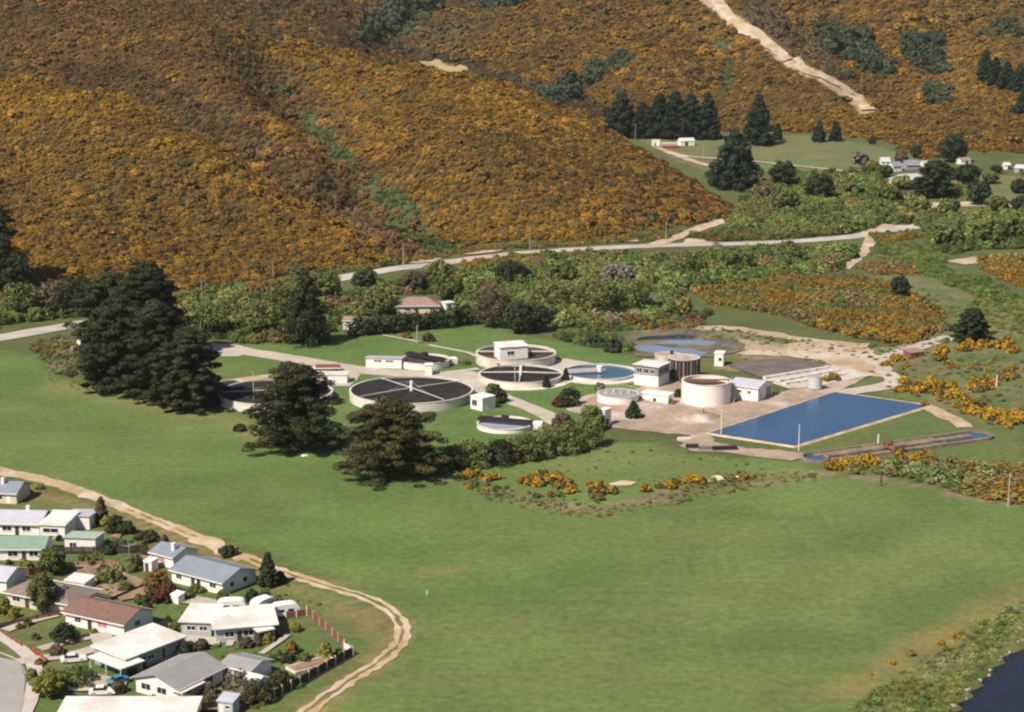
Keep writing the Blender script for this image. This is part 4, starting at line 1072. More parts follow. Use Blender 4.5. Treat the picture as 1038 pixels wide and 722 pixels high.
sheet('river', [(1300, 590), (1110, 626), (1036, 642), (1005, 669), (976, 700), (960, 721), (948, 750), (1300, 800)], M['river'], 0.6, 3, z=-0.7)
# drying beds and their concrete strips
sheet('drying_bed', [(738, 371), (758, 366), (802, 364), (836, 371), (796, 381), (770, 383)], M['drying_bed'], 0.2, 3)

sheet('gravel_yard', [(772, 386), (800, 381), (846, 371), (872, 377), (886, 381), (834, 391), (800, 395)], M['concrete'], 0.3, 3)
# ------------------------------------------------------------------ round tanks
def ring_part(name, m, r0, r1, z0, z1, parent, n=72):
    return MB().ring(0, 0, z0, z1, r0, r1, n).build(name, m, parent, smooth=True)
def disc_part(name, m, r, z, parent, n=72):
    mb = MB(); mb.add([(r * math.cos(2 * math.pi * i / n), r * math.sin(2 * math.pi * i / n), z) for i in range(n)], [tuple(range(n))]); return mb.build(name, m, parent)
def round_tank(name, px, py, rpx, h, label, cat, fill, fillmat, fill_z, wallm='concrete_pale', t=0.35, group=None):
    c = at_z(px, py, h); r = rpx / sc_at(c)
    o = empty(name, (c.x, c.y, 0), 0, label, cat, group)
    ring_part('wall', M[wallm], r - t, r, -0.2, h, o)
    ring_part('rim', M['concrete_pale'], r - t - 0.06, r + 0.10, h + 0.003, h + 0.16, o)
    disc_part(fill, M[fillmat], r - t + 0.02, fill_z, o)
    return o, r
def arm(parent, r, ang, z, m, off=0.0, name='distributor_arm'):
    mb = MB(); d = Vector((math.cos(ang), math.sin(ang), 0)); nrm = Vector((-d.y, d.x, 0)) * off
    mb.tube(nrm + Vector((0, 0, z + 0.25)), d * (r - 0.7) + nrm + Vector((0, 0, z)), 0.17, 0.12, 8)
    for k in range(1, 12): 
        p = d * (r - 0.7) * k / 12 + nrm; mb.box(p.x - 0.05, p.x + 0.05, p.y - 0.05, p.y + 0.05, z - 0.2, z)
    return mb.build(name, M[m], parent)
def trickling(px, py, rpx, h, label, ang, armm='steel'):
    o, r = round_tank('trickling_filter', px, py, rpx, h, label, 'filter tank', 'filter_bed', 'filter_media', h - 0.35, group='trickling filters with dark stone beds')
    for k in range(4): arm(o, r, ang + k * math.pi / 2, h + 0.35, armm)
    MB().cyl(0, 0, h - 0.4, h + 2.6, 0.55, 0.45, 14).build('centre_column', M['white_paint'], o)
    mb = MB()
    for k in range(4):
        a = ang + k * math.pi / 2; mb.tube((0, 0, h + 2.5), (math.cos(a) * r * 0.5, math.sin(a) * r * 0.5, h + 0.4), 0.035, 0.035, 4)
    mb.build('stay_wire', M['steel'], o)
    return o, r
T1, r1 = trickling(417, 395, 62.5, 2.6, 'largest black bedded round filter, beside the white cube hut', 0.62)
T2, r2 = trickling(279, 397, 58, 2.4, 'black bedded round filter half hidden by the dark pines', 0.15)
T3, r3 = round_tank('settling_tank', 523, 357.5, 40.5, 3.0, 'round dark tank that the white two storey pump house stands against', 'tank', 'sludge', 'brown_sludge', 2.5)
MB().box(-r3 + 0.4, r3 - 0.4, -0.5, 0.5, 3.35, 3.5).build('walkway', M['concrete_pale'], T3)
T4, r4 = round_tank('trickling_filter', 528, 379, 42.5, 1.6, 'low black filter crossed by white arms in front of the pump house', 'filter tank', 'filter_bed', 'filter_media', 1.25, group='trickling filters with dark stone beds')
ring_part('apron', M['concrete_pale'], r4 + 0.14, r4 + 3.0, -0.05, 0.12, T4)
for k in range(4): arm(T4, r4, -0.05 + k * math.pi / 2, 1.95, 'white_paint')
MB().cyl(0, 0, 1.2, 4.2, 0.5, 0.4, 14).build('centre_column', M['white_paint'], T4)
T5, r5 = round_tank('clarifier', 608, 377, 37, 0.75, 'round clarifier full of blue water beside the two tone control building', 'clarifier', 'water', 'tank_water', 0.5)
ring_part('apron', M['concrete_pale'], r5 + 0.14, r5 + 3.2, -0.05, 0.14, T5)
mb = MB(); mb.box(-r5, 1.5, -0.6, 0.6, 1.0, 1.15); mb.box(-r5, 1.5, -0.6, -0.55, 1.15, 2.0); mb.box(-r5, 1.5, 0.55, 0.6, 1.15, 2.0); mb.build('walkway', M['concrete_pale'], T5).rotation_euler.z = 0.25
MB().cyl(0, 0, 0.9, 2.6, 1.0, 1.0, 16).build('drive_housing', M['white_paint'], T5)
T6, r6 = round_tank('clarifier', 430.5, 364, 25.5, 2.0, 'small white rimmed clarifier with dark bridge beside the long white shed', 'clarifier', 'sludge', 'brown_sludge', 1.6, wallm='white_wall')
def bridge(parent, r, ang, z, m='black_steel'):
    mb = MB(); W = 0.7
    mb.box(-r - 0.3, r + 0.3, -W, W, z, z + 0.2)
    for s in (-W, W):
        mb.box(-r, r, s - 0.05, s + 0.05, z + 1.0, z + 1.12)
        n = int(r * 2 / 1.6)
        for k in range(n + 1):
            x = -r + 2 * r * k / n; mb.box(x - 0.05, x + 0.05, s - 0.05, s + 0.05, z + 0.2, z + 1.0)
        mb.hull6([(-r, s - 0.04, z + 0.2), (r, s - 0.04, z + 0.2), (r, s - 0.04, z + 1.0), (-r, s - 0.04, z + 1.0)], None, (0, 0.08, 0))
    o = mb.build('bridge', M[m], parent); o.rotation_euler.z = ang
    g = MB(); g.box(-0.9, 0.9, -0.7, 0.7, z + 0.22, z + 1.9); h = g.build('drive_motor', M[m], o)
bridge(T6, r6, -0.75, 2.25)
T7, r7 = round_tank('clarifier', 512, 429, 28.5, 1.1, 'low white rimmed clarifier nearest the hedge with grey water', 'clarifier', 'water', 'grey_water', 0.7, wallm='white_wall')
bridge(T7, r7, -0.35, 1.35)
for (T, r, a) in ((T6, r6, 0.35), (T7, r7, -0.15)):
    MB().box(r + 0.15, r + 2.6, -1.6, 1.6, 0, 1.7).build('inlet_chamber', M['white_wall'], T).rotation_euler.z = a
T8, r8 = round_tank('digester_tank', 716, 386, 25, 6.2, 'tall pinkish white open tank with a stair, in front of the lavender roofed workshop', 'digester', 'sludge', 'brown_sludge', 5.0, wallm='tank_pink', t=0.5)
mb = MB()
for k in range(13):
    a = -0.35 + k * 0.06; z = 0.45 * (k + 1)
    mb.box(0, 1.1, -0.22, 0.22, z, z + 0.06, Matrix.Rotation(a, 4, 'Z') @ Matrix.Translation((r8 + 0.12, 0, 0)))
    p = Matrix.Rotation(a, 4, 'Z') @ Vector((r8 + 1.2, 0, 0)); mb.box(p.x - 0.03, p.x + 0.03, p.y - 0.03, p.y + 0.03, z, z + 1.0)
mb.build('stair', M['steel'], T8)
MB().box(-r8 + 0.5, r8 - 0.5, -0.8, 0.8, 6.42, 6.6).build('walkway', M['rust'], T8)
T9, r9 = round_tank('gas_holder', 693.5, 362.5, 15.8, 6.6, 'dark vertically striped round tank with a pale pink lid', 'tank', 'lid', 'lid_pink', 6.75, wallm='black_steel', t=0.3)
for k in range(26):
    a = 2 * math.pi * k / 26
    MB().box(r9 + 0.02, r9 + 0.22, -0.16, 0.16, 0, 6.3, Matrix.Rotation(a, 4, 'Z')).build('rib_post', M['grey_wall'] if k % 2 else M['rust'], T9)
T9b, r9b = round_tank('holding_tank', 677, 359.5, 13, 5.2, 'pale lidded round tank behind the two tone control building', 'tank', 'lid', 'lid_pink', 5.3, wallm='concrete', t=0.3)
MB().cyl(1.2, 0, 5.3, 6.4, 0.5, 0.5, 12).build('vent', M['black_steel'], T9b)
T10, r10 = round_tank('sludge_tank', 626.5, 399, 21, 3.2, 'short round tank with a flat grey top on the sandy mound', 'tank', 'cover', 'roof_mid', 3.3, wallm='tank_pink')
for k in range(4): MB().cyl((k - 1.5) * 2.2, (k % 2) * 1.4 - 0.5, 3.3, 4.1, 0.5, 0.4, 10).build('hatch', M['concrete'], T10)
mb = MB()
n = 40
for k in range(n):
    a = 2 * math.pi * k / n; mb.box(-0.04, 0.04, -0.04, 0.04, 3.36, 4.4, Matrix.Translation((math.cos(a) * (r10 - 0.1), math.sin(a) * (r10 - 0.1), 0)))
mb.ring(0, 0, 4.38, 4.46, r10 - 0.14, r10 - 0.06, 48); mb.build('handrail', M['steel'], T10)
# sandy mound round the short tank
def mound(name, px, py, rx, ry, h, m, seed=1):
    c = at(px, py); n = 40; k = 14; vs = []; r = random.Random(seed); fs = []
    ph = [r.uniform(0, 6.28) for _ in range(4)]
    for i in range(k + 1):
        t = i / k
        for j in range(n):
            a = 2 * math.pi * j / n; w_ = 1 + 0.12 * math.sin(2 * a + ph[0]) + 0.08 * math.sin(5 * a + ph[1])
            z = h * (1 - t) ** 1.0 * (2 - (1 - t)) * 0.98 + r.uniform(-0.08, 0.08) * (t < 1) if i else h
            vs.append((c.x + rx * t * w_ * math.cos(a), c.y + ry * t * w_ * math.sin(a), max(z, 0) - 0.02 if i == k else z))
    for i in range(k):
        for j in range(n): fs.append((i * n + j, (i + 1) * n + j, (i + 1) * n + (j + 1) % n, i * n + (j + 1) % n))
    me = mesh_np(name, vs, fs, M[m], smooth=True)
    bm = bmesh.new(); bm.from_mesh(me); bmesh.ops.remove_doubles(bm, verts=bm.verts, dist=0.001); bmesh.ops.recalc_face_normals(bm, faces=bm.faces[:]); bm.to_mesh(me); bm.free()
    o = link(name, me); return o
m0 = mound('earth_mound', 634, 411, 15, 17, 1.5, 'gravel', 3); m0['kind'] = 'structure'
m1 = mound('gravel_heap', 704, 423, 6.5, 7, 1.8, 'gravel', 4); tag(m1, 'low grey heap of gravel in the yard before the tall pink tank', 'gravel heap')

# ------------------------------------------------------------------ plain buildings
def frame_of(A, B):
    a = at(*A) if not isinstance(A, Vector) else A; b = at(*B) if not isinstance(B, Vector) else B
    d = (b - a); d.z = 0; L = d.length
    return a, math.atan2(d.y, d.x), L
def window(parent, side, s, z, w, h, L, W, pane='glass', frame='white_paint', off=0.0):
    """window on a wall: side f(ront) r(ight) l(eft) b(ack); s = distance along that wall seen from outside, z = sill height"""
    T = {'f': Matrix.Translation((0, -off, 0)), 'r': Matrix.Translation((L + off, 0, 0)) @ Matrix.Rotation(math.pi / 2, 4, 'Z'),
         'b': Matrix.Translation((L, W + off, 0)) @ Matrix.Rotation(math.pi, 4, 'Z'), 'l': Matrix.Translation((-off, W, 0)) @ Matrix.Rotation(-math.pi / 2, 4, 'Z')}[side]
    f = MB(); t = 0.09
    f.box(s, s + w, -0.07, 0.02, z, z + t, T); f.box(s, s + w, -0.07, 0.02, z + h - t, z + h, T)
    f.box(s, s + t, -0.065, 0.02, z + t, z + h - t, T); f.box(s + w - t, s + w, -0.065, 0.02, z + t, z + h - t, T)
    if w > 1.5: f.box(s + w / 2 - 0.04, s + w / 2 + 0.04, -0.06, 0.02, z + t, z + h - t, T)
    f.box(s - 0.05, s + w + 0.05, -0.12, 0.0, z - 0.07, z - 0.002, T)
    fo = f.build('window', M[frame], parent)
    MB().box(s + t, s + w - t, -0.035, 0.0, z + t, z + h - t, T).build('pane', M[pane], fo)
    return fo
def door(parent, side, s, w, h, L, W, m='dark_timber'):
    T = {'f': Matrix.Identity(4), 'r': Matrix.Translation((L, 0, 0)) @ Matrix.Rotation(math.pi / 2, 4, 'Z'), 'b': Matrix.Translation((L, W, 0)) @ Matrix.Rotation(math.pi, 4, 'Z'), 'l': Matrix.Translation((0, W, 0)) @ Matrix.Rotation(-math.pi / 2, 4, 'Z')}[side]
    d = MB().box(s, s + w, -0.05, 0.02, 0.05, h, T).build('door', M[m], parent)
    MB().box(s + w * 0.82, s + w * 0.9, -0.11, -0.05, h * 0.45, h * 0.5, T).build('handle', M['steel'], d)
    return d
def building(name, A, B, W, h, label, cat, wall='white_wall', roof='flat', roofm='roof_white', rise=1.3, over=0.45, wins=(), doors=(), ridge='x', group=None, mono=0.0, chimney=None, L=None, fascia='white_paint', dz=0.0, lower=None):
    """A, B: photo pixels of the two ends of the visible long wall's foot; the body runs W metres away from the camera"""
    a, rz, L0 = frame_of(A, B); L = L or L0
    o = empty(name, a + Vector((0, 0, dz)), rz, label, cat, group)
    mb = MB()
    if roof == 'gable' and ridge == 'x':
        prof = [(0, 0), (W, 0), (W, h), (W / 2, h + rise), (0, h)]
        mb.hull6([(0, y, z - 0.3 if z == 0 else z) for y, z in prof], None, (L, 0, 0))
    elif roof == 'gable':
        prof = [(0, 0), (L, 0), (L, h), (L / 2, h + rise), (0, h)]
        mb.hull6([(x, 0, z - 0.3 if z == 0 else z) for x, z in prof], None, (0, W, 0))
    elif roof == 'mono':
        mb.hull6([(0, 0, -0.3), (0, W, -0.3), (0, W, h + mono), (0, 0, h)], None, (L, 0, 0))
    else:
        mb.box(0, L, 0, W, -0.3, h)
    wl = mb.build('wall', M[wall], o)
    if lower: MB().box(-0.06, L + 0.06, -0.06, W + 0.06, -0.2, lower[0]).build('lower_wall', M[lower[1]], o)
    rb = MB(); t = 0.14; e = 0.012
    if roof == 'flat':
        rb.box(-over, L + over, -over, W + over, h + e, h + e + 0.22)
    elif roof == 'mono':
        rb.hull6([(-over, -over, h + e - mono * over / W), (-over, W + over, h + mono + e + mono * over / W), (L + over, W + over, h + mono + e + mono * over / W), (L + over, -over, h + e - mono * over / W)], None, (0, 0, 0.18))
    elif roof == 'gable' and ridge == 'x':
        k = rise / (W / 2); zl = h - k * over
        for y0, y1 in ((-over, W / 2), (W + over, W / 2)):
            rb.hull6([(-over, y0, zl + e), (L + over, y0, zl + e), (L + over, y1, h + rise + e), (-over, y1, h + rise + e)], None, (0, 0, t))
    elif roof == 'gable':
        k = rise / (L / 2); zl = h - k * over
        for x0, x1 in ((-over, L / 2), (L + over, L / 2)):
            rb.hull6([(x0, -over, zl + e), (x0, W + over, zl + e), (x1, W + over, h + rise + e), (x1, -over, h + rise + e)], None, (0, 0, t))
    elif roof == 'hip':
        m_ = min(L, W) / 2; zl = h - rise / m_ * over
        if L >= W: R0, R1 = Vector((m_, W / 2, h + rise)), Vector((L - m_, W / 2, h + rise))
        else: R0, R1 = Vector((L / 2, m_, h + rise)), Vector((L / 2, W - m_, h + rise))
        c = [Vector((-over, -over, zl)), Vector((L + over, -over, zl)), Vector((L + over, W + over, zl)), Vector((-over, W + over, zl))]
        up = Vector((0, 0, e))
        vs = [p + up for p in c] + [R0 + up, R1 + up]
        if L >= W: rb.add(vs, [(0, 1, 5, 4), (1, 2, 5), (2, 3, 4, 5), (3, 0, 4), (3, 2, 1, 0)])
        else: rb.add(vs, [(0, 1, 4), (1, 2, 5, 4), (2, 3, 5), (3, 0, 4, 5), (3, 2, 1, 0)])
    ro = rb.build('roof', M[roofm], o)
    # gutter board along the eaves
    if roof in ('gable', 'hip') and fascia:
        if roof == 'gable' and ridge == 'x' or roof == 'hip':
            zl = h - (rise / (W / 2) if roof == 'gable' else rise / (min(L, W) / 2)) * over
            gs = [(-over, L + over, -over - 0.13, -over - 0.004, zl - 0.08, zl + 0.12), (-over, L + over, W + over + 0.004, W + over + 0.13, zl - 0.08, zl + 0.12)]
        else:
            zl = h - rise / (L / 2) * over
            gs = [(-over - 0.13, -over - 0.004, -over, W + over, zl - 0.08, zl + 0.12), (L + over + 0.004, L + over + 0.13, -over, W + over, zl - 0.08, zl + 0.12)]
        for g_ in gs: MB().box(*g_).build('gutter', M[fascia], ro)
    for wspec in wins: window(o, *wspec[:5], L, W, *(wspec[5:]))
    for dspec in doors: door(o, *dspec[:4], L, W, *(dspec[4:]))
    if chimney:
        cx, cy, ch = chimney; z0 = h
        MB().box(cx - 0.35, cx + 0.35, cy - 0.35, cy + 0.35, z0, h + ch).box(cx - 0.42, cx + 0.42, cy - 0.42, cy + 0.42, h + ch + 0.002, h + ch + 0.15).build('chimney', M['white_wall'], ro)
    o['L'] = L
    return o, L

building('pump_house', (507, 373), (535, 371), 6.0, 6.4, 'white two storey pump house standing over the rear dark tank', 'pump house', roof='mono', mono=0.5, roofm='roof_white', over=0.3,
         wins=[('f', 2.3, 3.9, 2.4, 1.3), ('r', 1.5, 3.9, 1.6, 1.3)], doors=[('f', 4.6, 1.0, 2.1)])
mb = MB()
pb = at(505, 374)
st = empty('entrance_stair', pb, -0.1, 'white stair block climbing to the pump house corner', 'stair')
for k in range(7): mb.box(-3.4 + 0.45 * k, 0, -1.8, 0.2, 0.32 * k, 0.32 * (k + 1) - 0.002)
mb.build('steps', M['white_wall'], st); MB().box(-3.4, 0, -1.95, -1.82, 0, 3.2).build('side_wall', M['concrete_pale'], st)
building('control_building', (643, 390), (667, 393), 7.5, 6.2, 'two storey control building, grey above and white below, by the striped tank', 'building', wall='mid_grey_wall', roof='flat', roofm='roof_white', over=0.5,
         wins=[('f', 0.7, 3.9, 1.8, 1.5), ('f', 3.0, 3.9, 1.8, 1.5), ('f', 5.2, 3.9, 1.6, 1.5), ('r', 0.8, 3.9, 2.2, 1.5), ('r', 4.0, 3.9, 2.4, 1.5), ('f', 3.6, 1.2, 1.0, 0.9)], doors=[('r', 2.2, 1.0, 2.1)], lower=(3.3, 'white_wall'))
building('pump_shed', (371, 373), (407, 374), 5.0, 3.2, 'long white shed with a pale grey roof at the left of the small clarifier', 'shed', roof='mono', mono=-0.5, roofm='roof_lavender', over=0.35, wins=[('f', 2.5, 2.0, 2.6, 0.7), ('f', 6.2, 2.0, 2.6, 0.7)], doors=[('r', 1.5, 1.2, 2.1)])
building('valve_house', (477, 414), (489, 417), 5.0, 3.6, 'white cube hut with one dark window beside the largest filter', 'hut', roof='flat', roofm='white_paint', over=0.15, wins=[('f', 0.6, 1.0, 2.2, 1.9)], doors=[('r', 2.0, 1.0, 2.1, 'white_paint')])
building('valve_house', (431, 381), (438, 381), 3.0, 3.2, 'narrow white hut on the path below the small clarifier', 'hut', roof='flat', roofm='white_paint', over=0.2, doors=[('r', 0.8, 1.2, 2.2)])
building('workshop', (739, 404), (768, 408), 10.0, 4.2, 'workshop with a lavender iron roof and large grey door beside the tall pink tank', 'workshop', wall='white_wall', roof='gable', rise=1.1, roofm='roof_lavender', over=0.35,
         wins=[('f', 2.6, 2.2, 1.4, 0.9), ('f', 5.8, 2.2, 1.2, 0.9)], doors=[('r', 5.6, 3.4, 3.3, 'grey_wall'), ('r', 1.4, 1.1, 2.1, 'blue_grey_wall')])
building('blower_house', (650, 409), (677, 412), 4.2, 3.0, 'low flat roofed white hut between the short tank and the tall pink tank', 'hut', roof='flat', roofm='white_paint', over=0.25, doors=[('f', 3.6, 1.0, 2.0), ('r', 1.3, 1.2, 2.0)])
building('meter_hut', (724, 371), (733, 371.5), 4.0, 4.0, 'small white hut standing alone by the drying bed', 'hut', roof='flat', roofm='white_paint', over=0.2, wins=[('f', 1.2, 1.6, 1.2, 1.2)])
building('meter_hut', (607.5, 432), (613, 433), 3.0, 4.6, 'narrow tall white hut at the end of the leafy hedge', 'hut', roof='flat', roofm='white_paint', over=0.15, doors=[('r', 0.8, 1.1, 2.1)])
building('control_cabin', (318, 389), (352, 389), 5.0, 2.6, 'white flat block behind the lone macrocarpa and between the two big filters', 'building', roof='flat', roofm='concrete_pale', over=0.2, doors=[('f', 3.0, 1.2, 2.0)])
building('water_tower_hut', (78, 351), (90, 352), 5.0, 3.2, 'white hut at the left edge of the tall dark trees', 'hut', roof='gable', rise=0.9, roofm='roof_white', over=0.3, doors=[('f', 1.5, 1.1, 2.0)])
# small cylindrical drum on legs
p = at(826, 395); dr = empty('water_drum', p, 0, 'small grey upright drum with rusty ends in front of the drying bed strips', 'drum')
MB().cyl(0, 0, 0.5, 4.0, 2.1, 2.1, 28).build('shell', M['steel'], dr, smooth=True); MB().cyl(0, 0, 4.003, 4.25, 2.15, 1.2, 28).build('lid', M['grey_wall'], dr)
for k in range(3):
    a = 2 * math.pi * k / 3; MB().box(-0.15, 0.15, -0.15, 0.15, 0, 0.5, Matrix.Translation((1.6 * math.cos(a), 1.6 * math.sin(a), 0))).build('leg', M['rust'], dr)
# long concrete strips of the drying beds, low walls in three rows
for i, (A, B) in enumerate((((790, 388), (852, 377)), ((796, 391), (858, 381)), ((776, 385), (842, 374)))):
    a, rz, L = frame_of(A, B)
    o = empty('drying_bed_wall', a, rz, ('low white concrete wall, middle one of the three beside the drying bed', 'low white concrete wall, nearest the grey drum', 'low white concrete wall along the edge of the dark drying bed')[i], 'low wall', 'drying bed walls')
    MB().box(0, L, 0, 1.3, -0.1, 0.8).build('coping', M['concrete_pale'], o)
    mb = MB()
    for k in range(int(L / 4)): mb.box(k * 4 + 1.0, k * 4 + 1.35, -0.35, -0.01, -0.1, 0.7)
    mb.build('buttress', M['concrete_stained'], o)
# the square lagoon
LC = [at(*p) for p in ((717, 440), (805, 453.5), (943, 412), (846, 398))]
def inset(P, d):
    c = sum(P, Vector()) / 4; out = []
    n = len(P)
    for i in range(n):
        a, b, e = P[i - 1], P[i], P[(i + 1) % n]
        d1 = (b - a).normalized(); d2 = (e - b).normalized()
        n1 = Vector((-d1.y, d1.x, 0)); n2 = Vector((-d2.y, d2.x, 0))
        if n1.dot(c - a) < 0: n1 = -n1
        if n2.dot(c - b) < 0: n2 = -n2
        k = (n1 + n2) / (1 + n1.dot(n2)); out.append(b + k * d)
    return out
rings = [(inset(LC, -0.8), 0.02), (inset(LC, -0.2), 0.40), (LC, 0.40), (inset(LC, 0.9), -0.1)]
vs, fs = [], []
for P, z in rings: vs += [(p.x, p.y, z) for p in P]
for k in range(3):
    for i in range(4): fs.append((k * 4 + i, k * 4 + (i + 1) % 4, (k + 1) * 4 + (i + 1) % 4, (k + 1) * 4 + i))
lb = MB(); lb.add(vs, fs); o = lb.build('lagoon_bank', M['dirt']); tag(o, 'pale low concrete bank framing the square blue lagoon', 'bank')
wp = inset(LC, 0.25); mb = MB(); mb.add([(p.x, p.y, 0.32) for p in wp], [(0, 1, 2, 3)]); ow = mb.build('lagoon_water', M['lagoon']); ow['kind'] = 'structure'
if ow.data.polygons[0].normal.z < 0: ow.data.flip_normals()
# oxidation ditch: long looped channel
da, dz_, dL = frame_of((838, 469.5), (1000, 446.5))
o = empty('oxidation_ditch', da, dz_, 'long narrow looped channel with brown concrete walls beyond the blue lagoon', 'ditch')
def stadium(L, W, off, n=14):
    r = W / 2 + off; out = []
    for k in range(n + 1): a = -math.pi / 2 + math.pi * k / n; out.append((L + r * math.cos(a), W / 2 + r * math.sin(a)))
    for k in range(n + 1): a = math.pi / 2 + math.pi * k / n; out.append((0 + r * math.cos(a), W / 2 + r * math.sin(a)))
    return out
def loop_wall(name, L, W, o0, o1, z0, z1, m, parent):
    a, b = stadium(L, W, o0), stadium(L, W, o1); n = len(a); vs, fs = [], []
    for P, z in ((a, z0), (b, z0), (b, z1), (a, z1)): vs += [(x, y, z) for x, y in P]
    for k in range(4):
        for i in range(n): fs.append((k * n + i, k * n + (i + 1) % n, ((k + 1) % 4) * n + (i + 1) % n, ((k + 1) % 4) * n + i))
    mb = MB(); mb.add(vs, fs); return mb.build(name, m, parent)
DW = 8.0
loop_wall('outer_wall', dL, DW, -0.35, 0.45, -0.3, 0.75, M['concrete_stained'], o)
mb = MB(); mb.box(2.5, dL - 2, DW / 2 - 1.1, DW / 2 + 1.1, 0.05, 0.85); mb.build('divider_wall', M['concrete_stained'], o)
for y0, y1 in ((-0.2, 2.3), (DW - 2.3, DW + 0.2)): MB().box(1.0, dL - 12, y0, y1, 0.05, 0.42).build('sloped_lining', M['concrete_stained'], o)
mb = MB(); P = stadium(dL, DW, -0.3); mb.add([(x, y, 0.22) for x, y in P], [tuple(range(len(P)))]); mb.build('water', M['tank_water'], o)
x0 = dL * 0.40
mb = MB(); mb.box(x0, x0 + 3.2, -0.9, DW * 0.5, 1.0, 1.15)
for y in (-0.9, DW * 0.5 - 0.08): mb.box(x0, x0 + 3.2, y, y + 0.08, 1.15, 2.2)
mb.build('rotor_bridge', M['rust'], o)
mb = MB(); mb.box(x0 + 0.8, x0 + 2.2, DW / 2 - 0.9, DW / 2 + 0.9, 1.155, 2.0); mb.build('rotor_motor', M['rust'], o)
# scrap and materials lying by the near corner of the lagoon
for i, (px, py, L, W, h, m, lab) in enumerate(((702, 455, 3.2, 1.6, 1.0, 'black_steel', 'short dark pipe stack on the gravel by the lagoon corner'), (717, 456, 4.5, 1.4, 1.0, 'tarp', 'covered dark heap, middle of the row by the lagoon corner'),
                                              (735, 457, 6.5, 1.5, 1.2, 'black_steel', 'long dark pipe stack nearest the pale pole at the lagoon'), (694, 446, 4.0, 2.0, 0.7, 'concrete_pale', 'pale concrete slab pile on the yard edge'))):
    p = at(px, py); oo = empty('pipe_stack' if 'pipe' in lab else ('covered_heap' if 'heap' in lab else 'slab_pile'), p, 0.1, lab, 'stack')
    mb = MB()
    if 'pipe' in lab:
        for a, b in ((0, 0), (1, 0), (2, 0), (0.5, 1), (1.5, 1)): mb.tube((-L / 2, a * 0.62, 0.3 + b * 0.55), (L / 2, a * 0.62, 0.3 + b * 0.55), 0.3, 0.3, 10)
        mb.build('pipe', M[m], oo)
        MB().box(-L / 4, -L / 4 + 0.2, -0.4, 1.7, -0.02, 0.05).box(L / 4, L / 4 + 0.2, -0.4, 1.7, -0.02, 0.05).build('bearer', M['dark_timber'], oo)
    elif 'heap' in lab:
        mb.hull6([(-L / 2, -W / 2, 0), (-L / 2, W / 2, 0), (-L / 2 + 0.2, W / 3, h * 0.7), (-L / 2 + 0.2, 0, h), (-L / 2 + 0.2, -W / 3, h * 0.75)], None, (L, 0.3, -0.1)); mb.build('cover', M[m], oo)
    else:
        for k in range(4): mb.box(-L / 2 + 0.1 * k, L / 2 - 0.15 * k, -W / 2, W / 2 - 0.1 * k, 0.17 * k, 0.17 * k + 0.16)
        mb.build('slab', M[m], oo)
p = at(331, 376); oo = empty('flatbed_trailer', p, 0.05, 'white flat trailer with a dark red load parked between the two big filters', 'trailer')
MB().box(-4.5, 4.5, -1.2, 1.2, 0.9, 1.15).build('deck', M['white_paint'], oo); MB().box(-3.4, 4.2, -1.0, 1.0, 1.155, 1.9).build('load', M['red_timber'], oo)
for x in (-3, 2.4, 3.4):
    MB().tube((x, -1.15, 0.45), (x, -0.85, 0.45), 0.45, 0.45, 14).build('wheel', M['tyre'], oo); MB().tube((x, 0.85, 0.45), (x, 1.15, 0.45), 0.45, 0.45, 14).build('wheel', M['tyre'], oo)
p = at(318, 408) ; p = at(309, 453)
# red flat shed at the far right and rocks
building('red_shed', (923, 363), (937, 361.5), 4, 1.6, 'low red sided shed among the gorse by the bend of the gravel road', 'shed', wall='red_timber', roof='mono', mono=0.5, roofm='roof_red', over=0.2, doors=[('f', 2, 1.0, 1.5)])
# poles
def pole(px, py, hpx, label, kind='power_pole', arms=1, group=None, m='pole_wood', r=0.16):
    p = at(px, py); h = hpx / sc_at(p) / 0.98
    o = empty(kind, p, random.uniform(-0.2, 0.2), label, 'pole', group)
    MB().tube((0, 0, -0.3), (0, 0, h), r, r * 0.7, 8).build('shaft', M[m], o, smooth=True)
    if kind == 'lamp_post':
        MB().tube((0, 0, h), (0.9, 0, h + 0.25), 0.06, 0.06, 6).build('arm', M[m], o); MB().box(0.8, 1.5, -0.15, 0.15, h + 0.18, h + 0.36).build('lamp_head', M['white_paint'], o)
    for k in range(arms):
        z = h - 0.5 - k * 0.9
        c = MB().box(-1.2, 1.2, -0.2, -0.08, z, z + 0.14).build('crossarm', M['dark_timber'], o)
        mb = MB()
        for x in (-1.05, -0.4, 0.4, 1.05): mb.cyl(x, -0.14, z + 0.142, z + 0.36, 0.06, 0.04, 6)
        mb.build('insulator', M['white_paint'], c)
    return o
PG = 'wooden power poles along the valley road'
pole(205, 306, 22, 'wooden power pole by the road behind the dark pines', group=PG)
pole(277, 282, 18, 'wooden power pole at the foot of the left gorse slope', group=PG)
pole(409, 272, 26, 'wooden power pole on the road bend above the red roofed house', group=PG)
pole(537, 255, 26, 'wooden power pole by the road at the middle of the gorse slope', group=PG)
pole(675, 248, 24, 'wooden power pole where the clay track leaves the road', group=PG)
pole(644, 142, 16, 'pole by the white caravans at the meadow edge', group='poles on the far meadow')
pole(713, 160, 15, 'pole in the meadow left of the big dark tree', group='poles on the far meadow')
pole(874, 170, 17, 'pole beside the grey leafless tree on the meadow', group='poles on the far meadow')
LG = 'slender pale poles around the works'
pole(809.5, 457, 27, 'slender pale pole at the near corner of the lagoon', 'slender_pole', 0, LG, 'white_paint', 0.12)
pole(731, 441, 26, 'slender pale pole at the left corner of the lagoon', 'slender_pole', 0, LG, 'white_paint', 0.12)
pole(257.5, 412, 36, 'tallest slender pale pole, in front of the half hidden filter', 'slender_pole', 0, LG, 'steel', 0.12)
pole(522, 392, 30, 'slender pale pole at the rim of the low black filter', 'slender_pole', 0, LG, 'steel', 0.12)
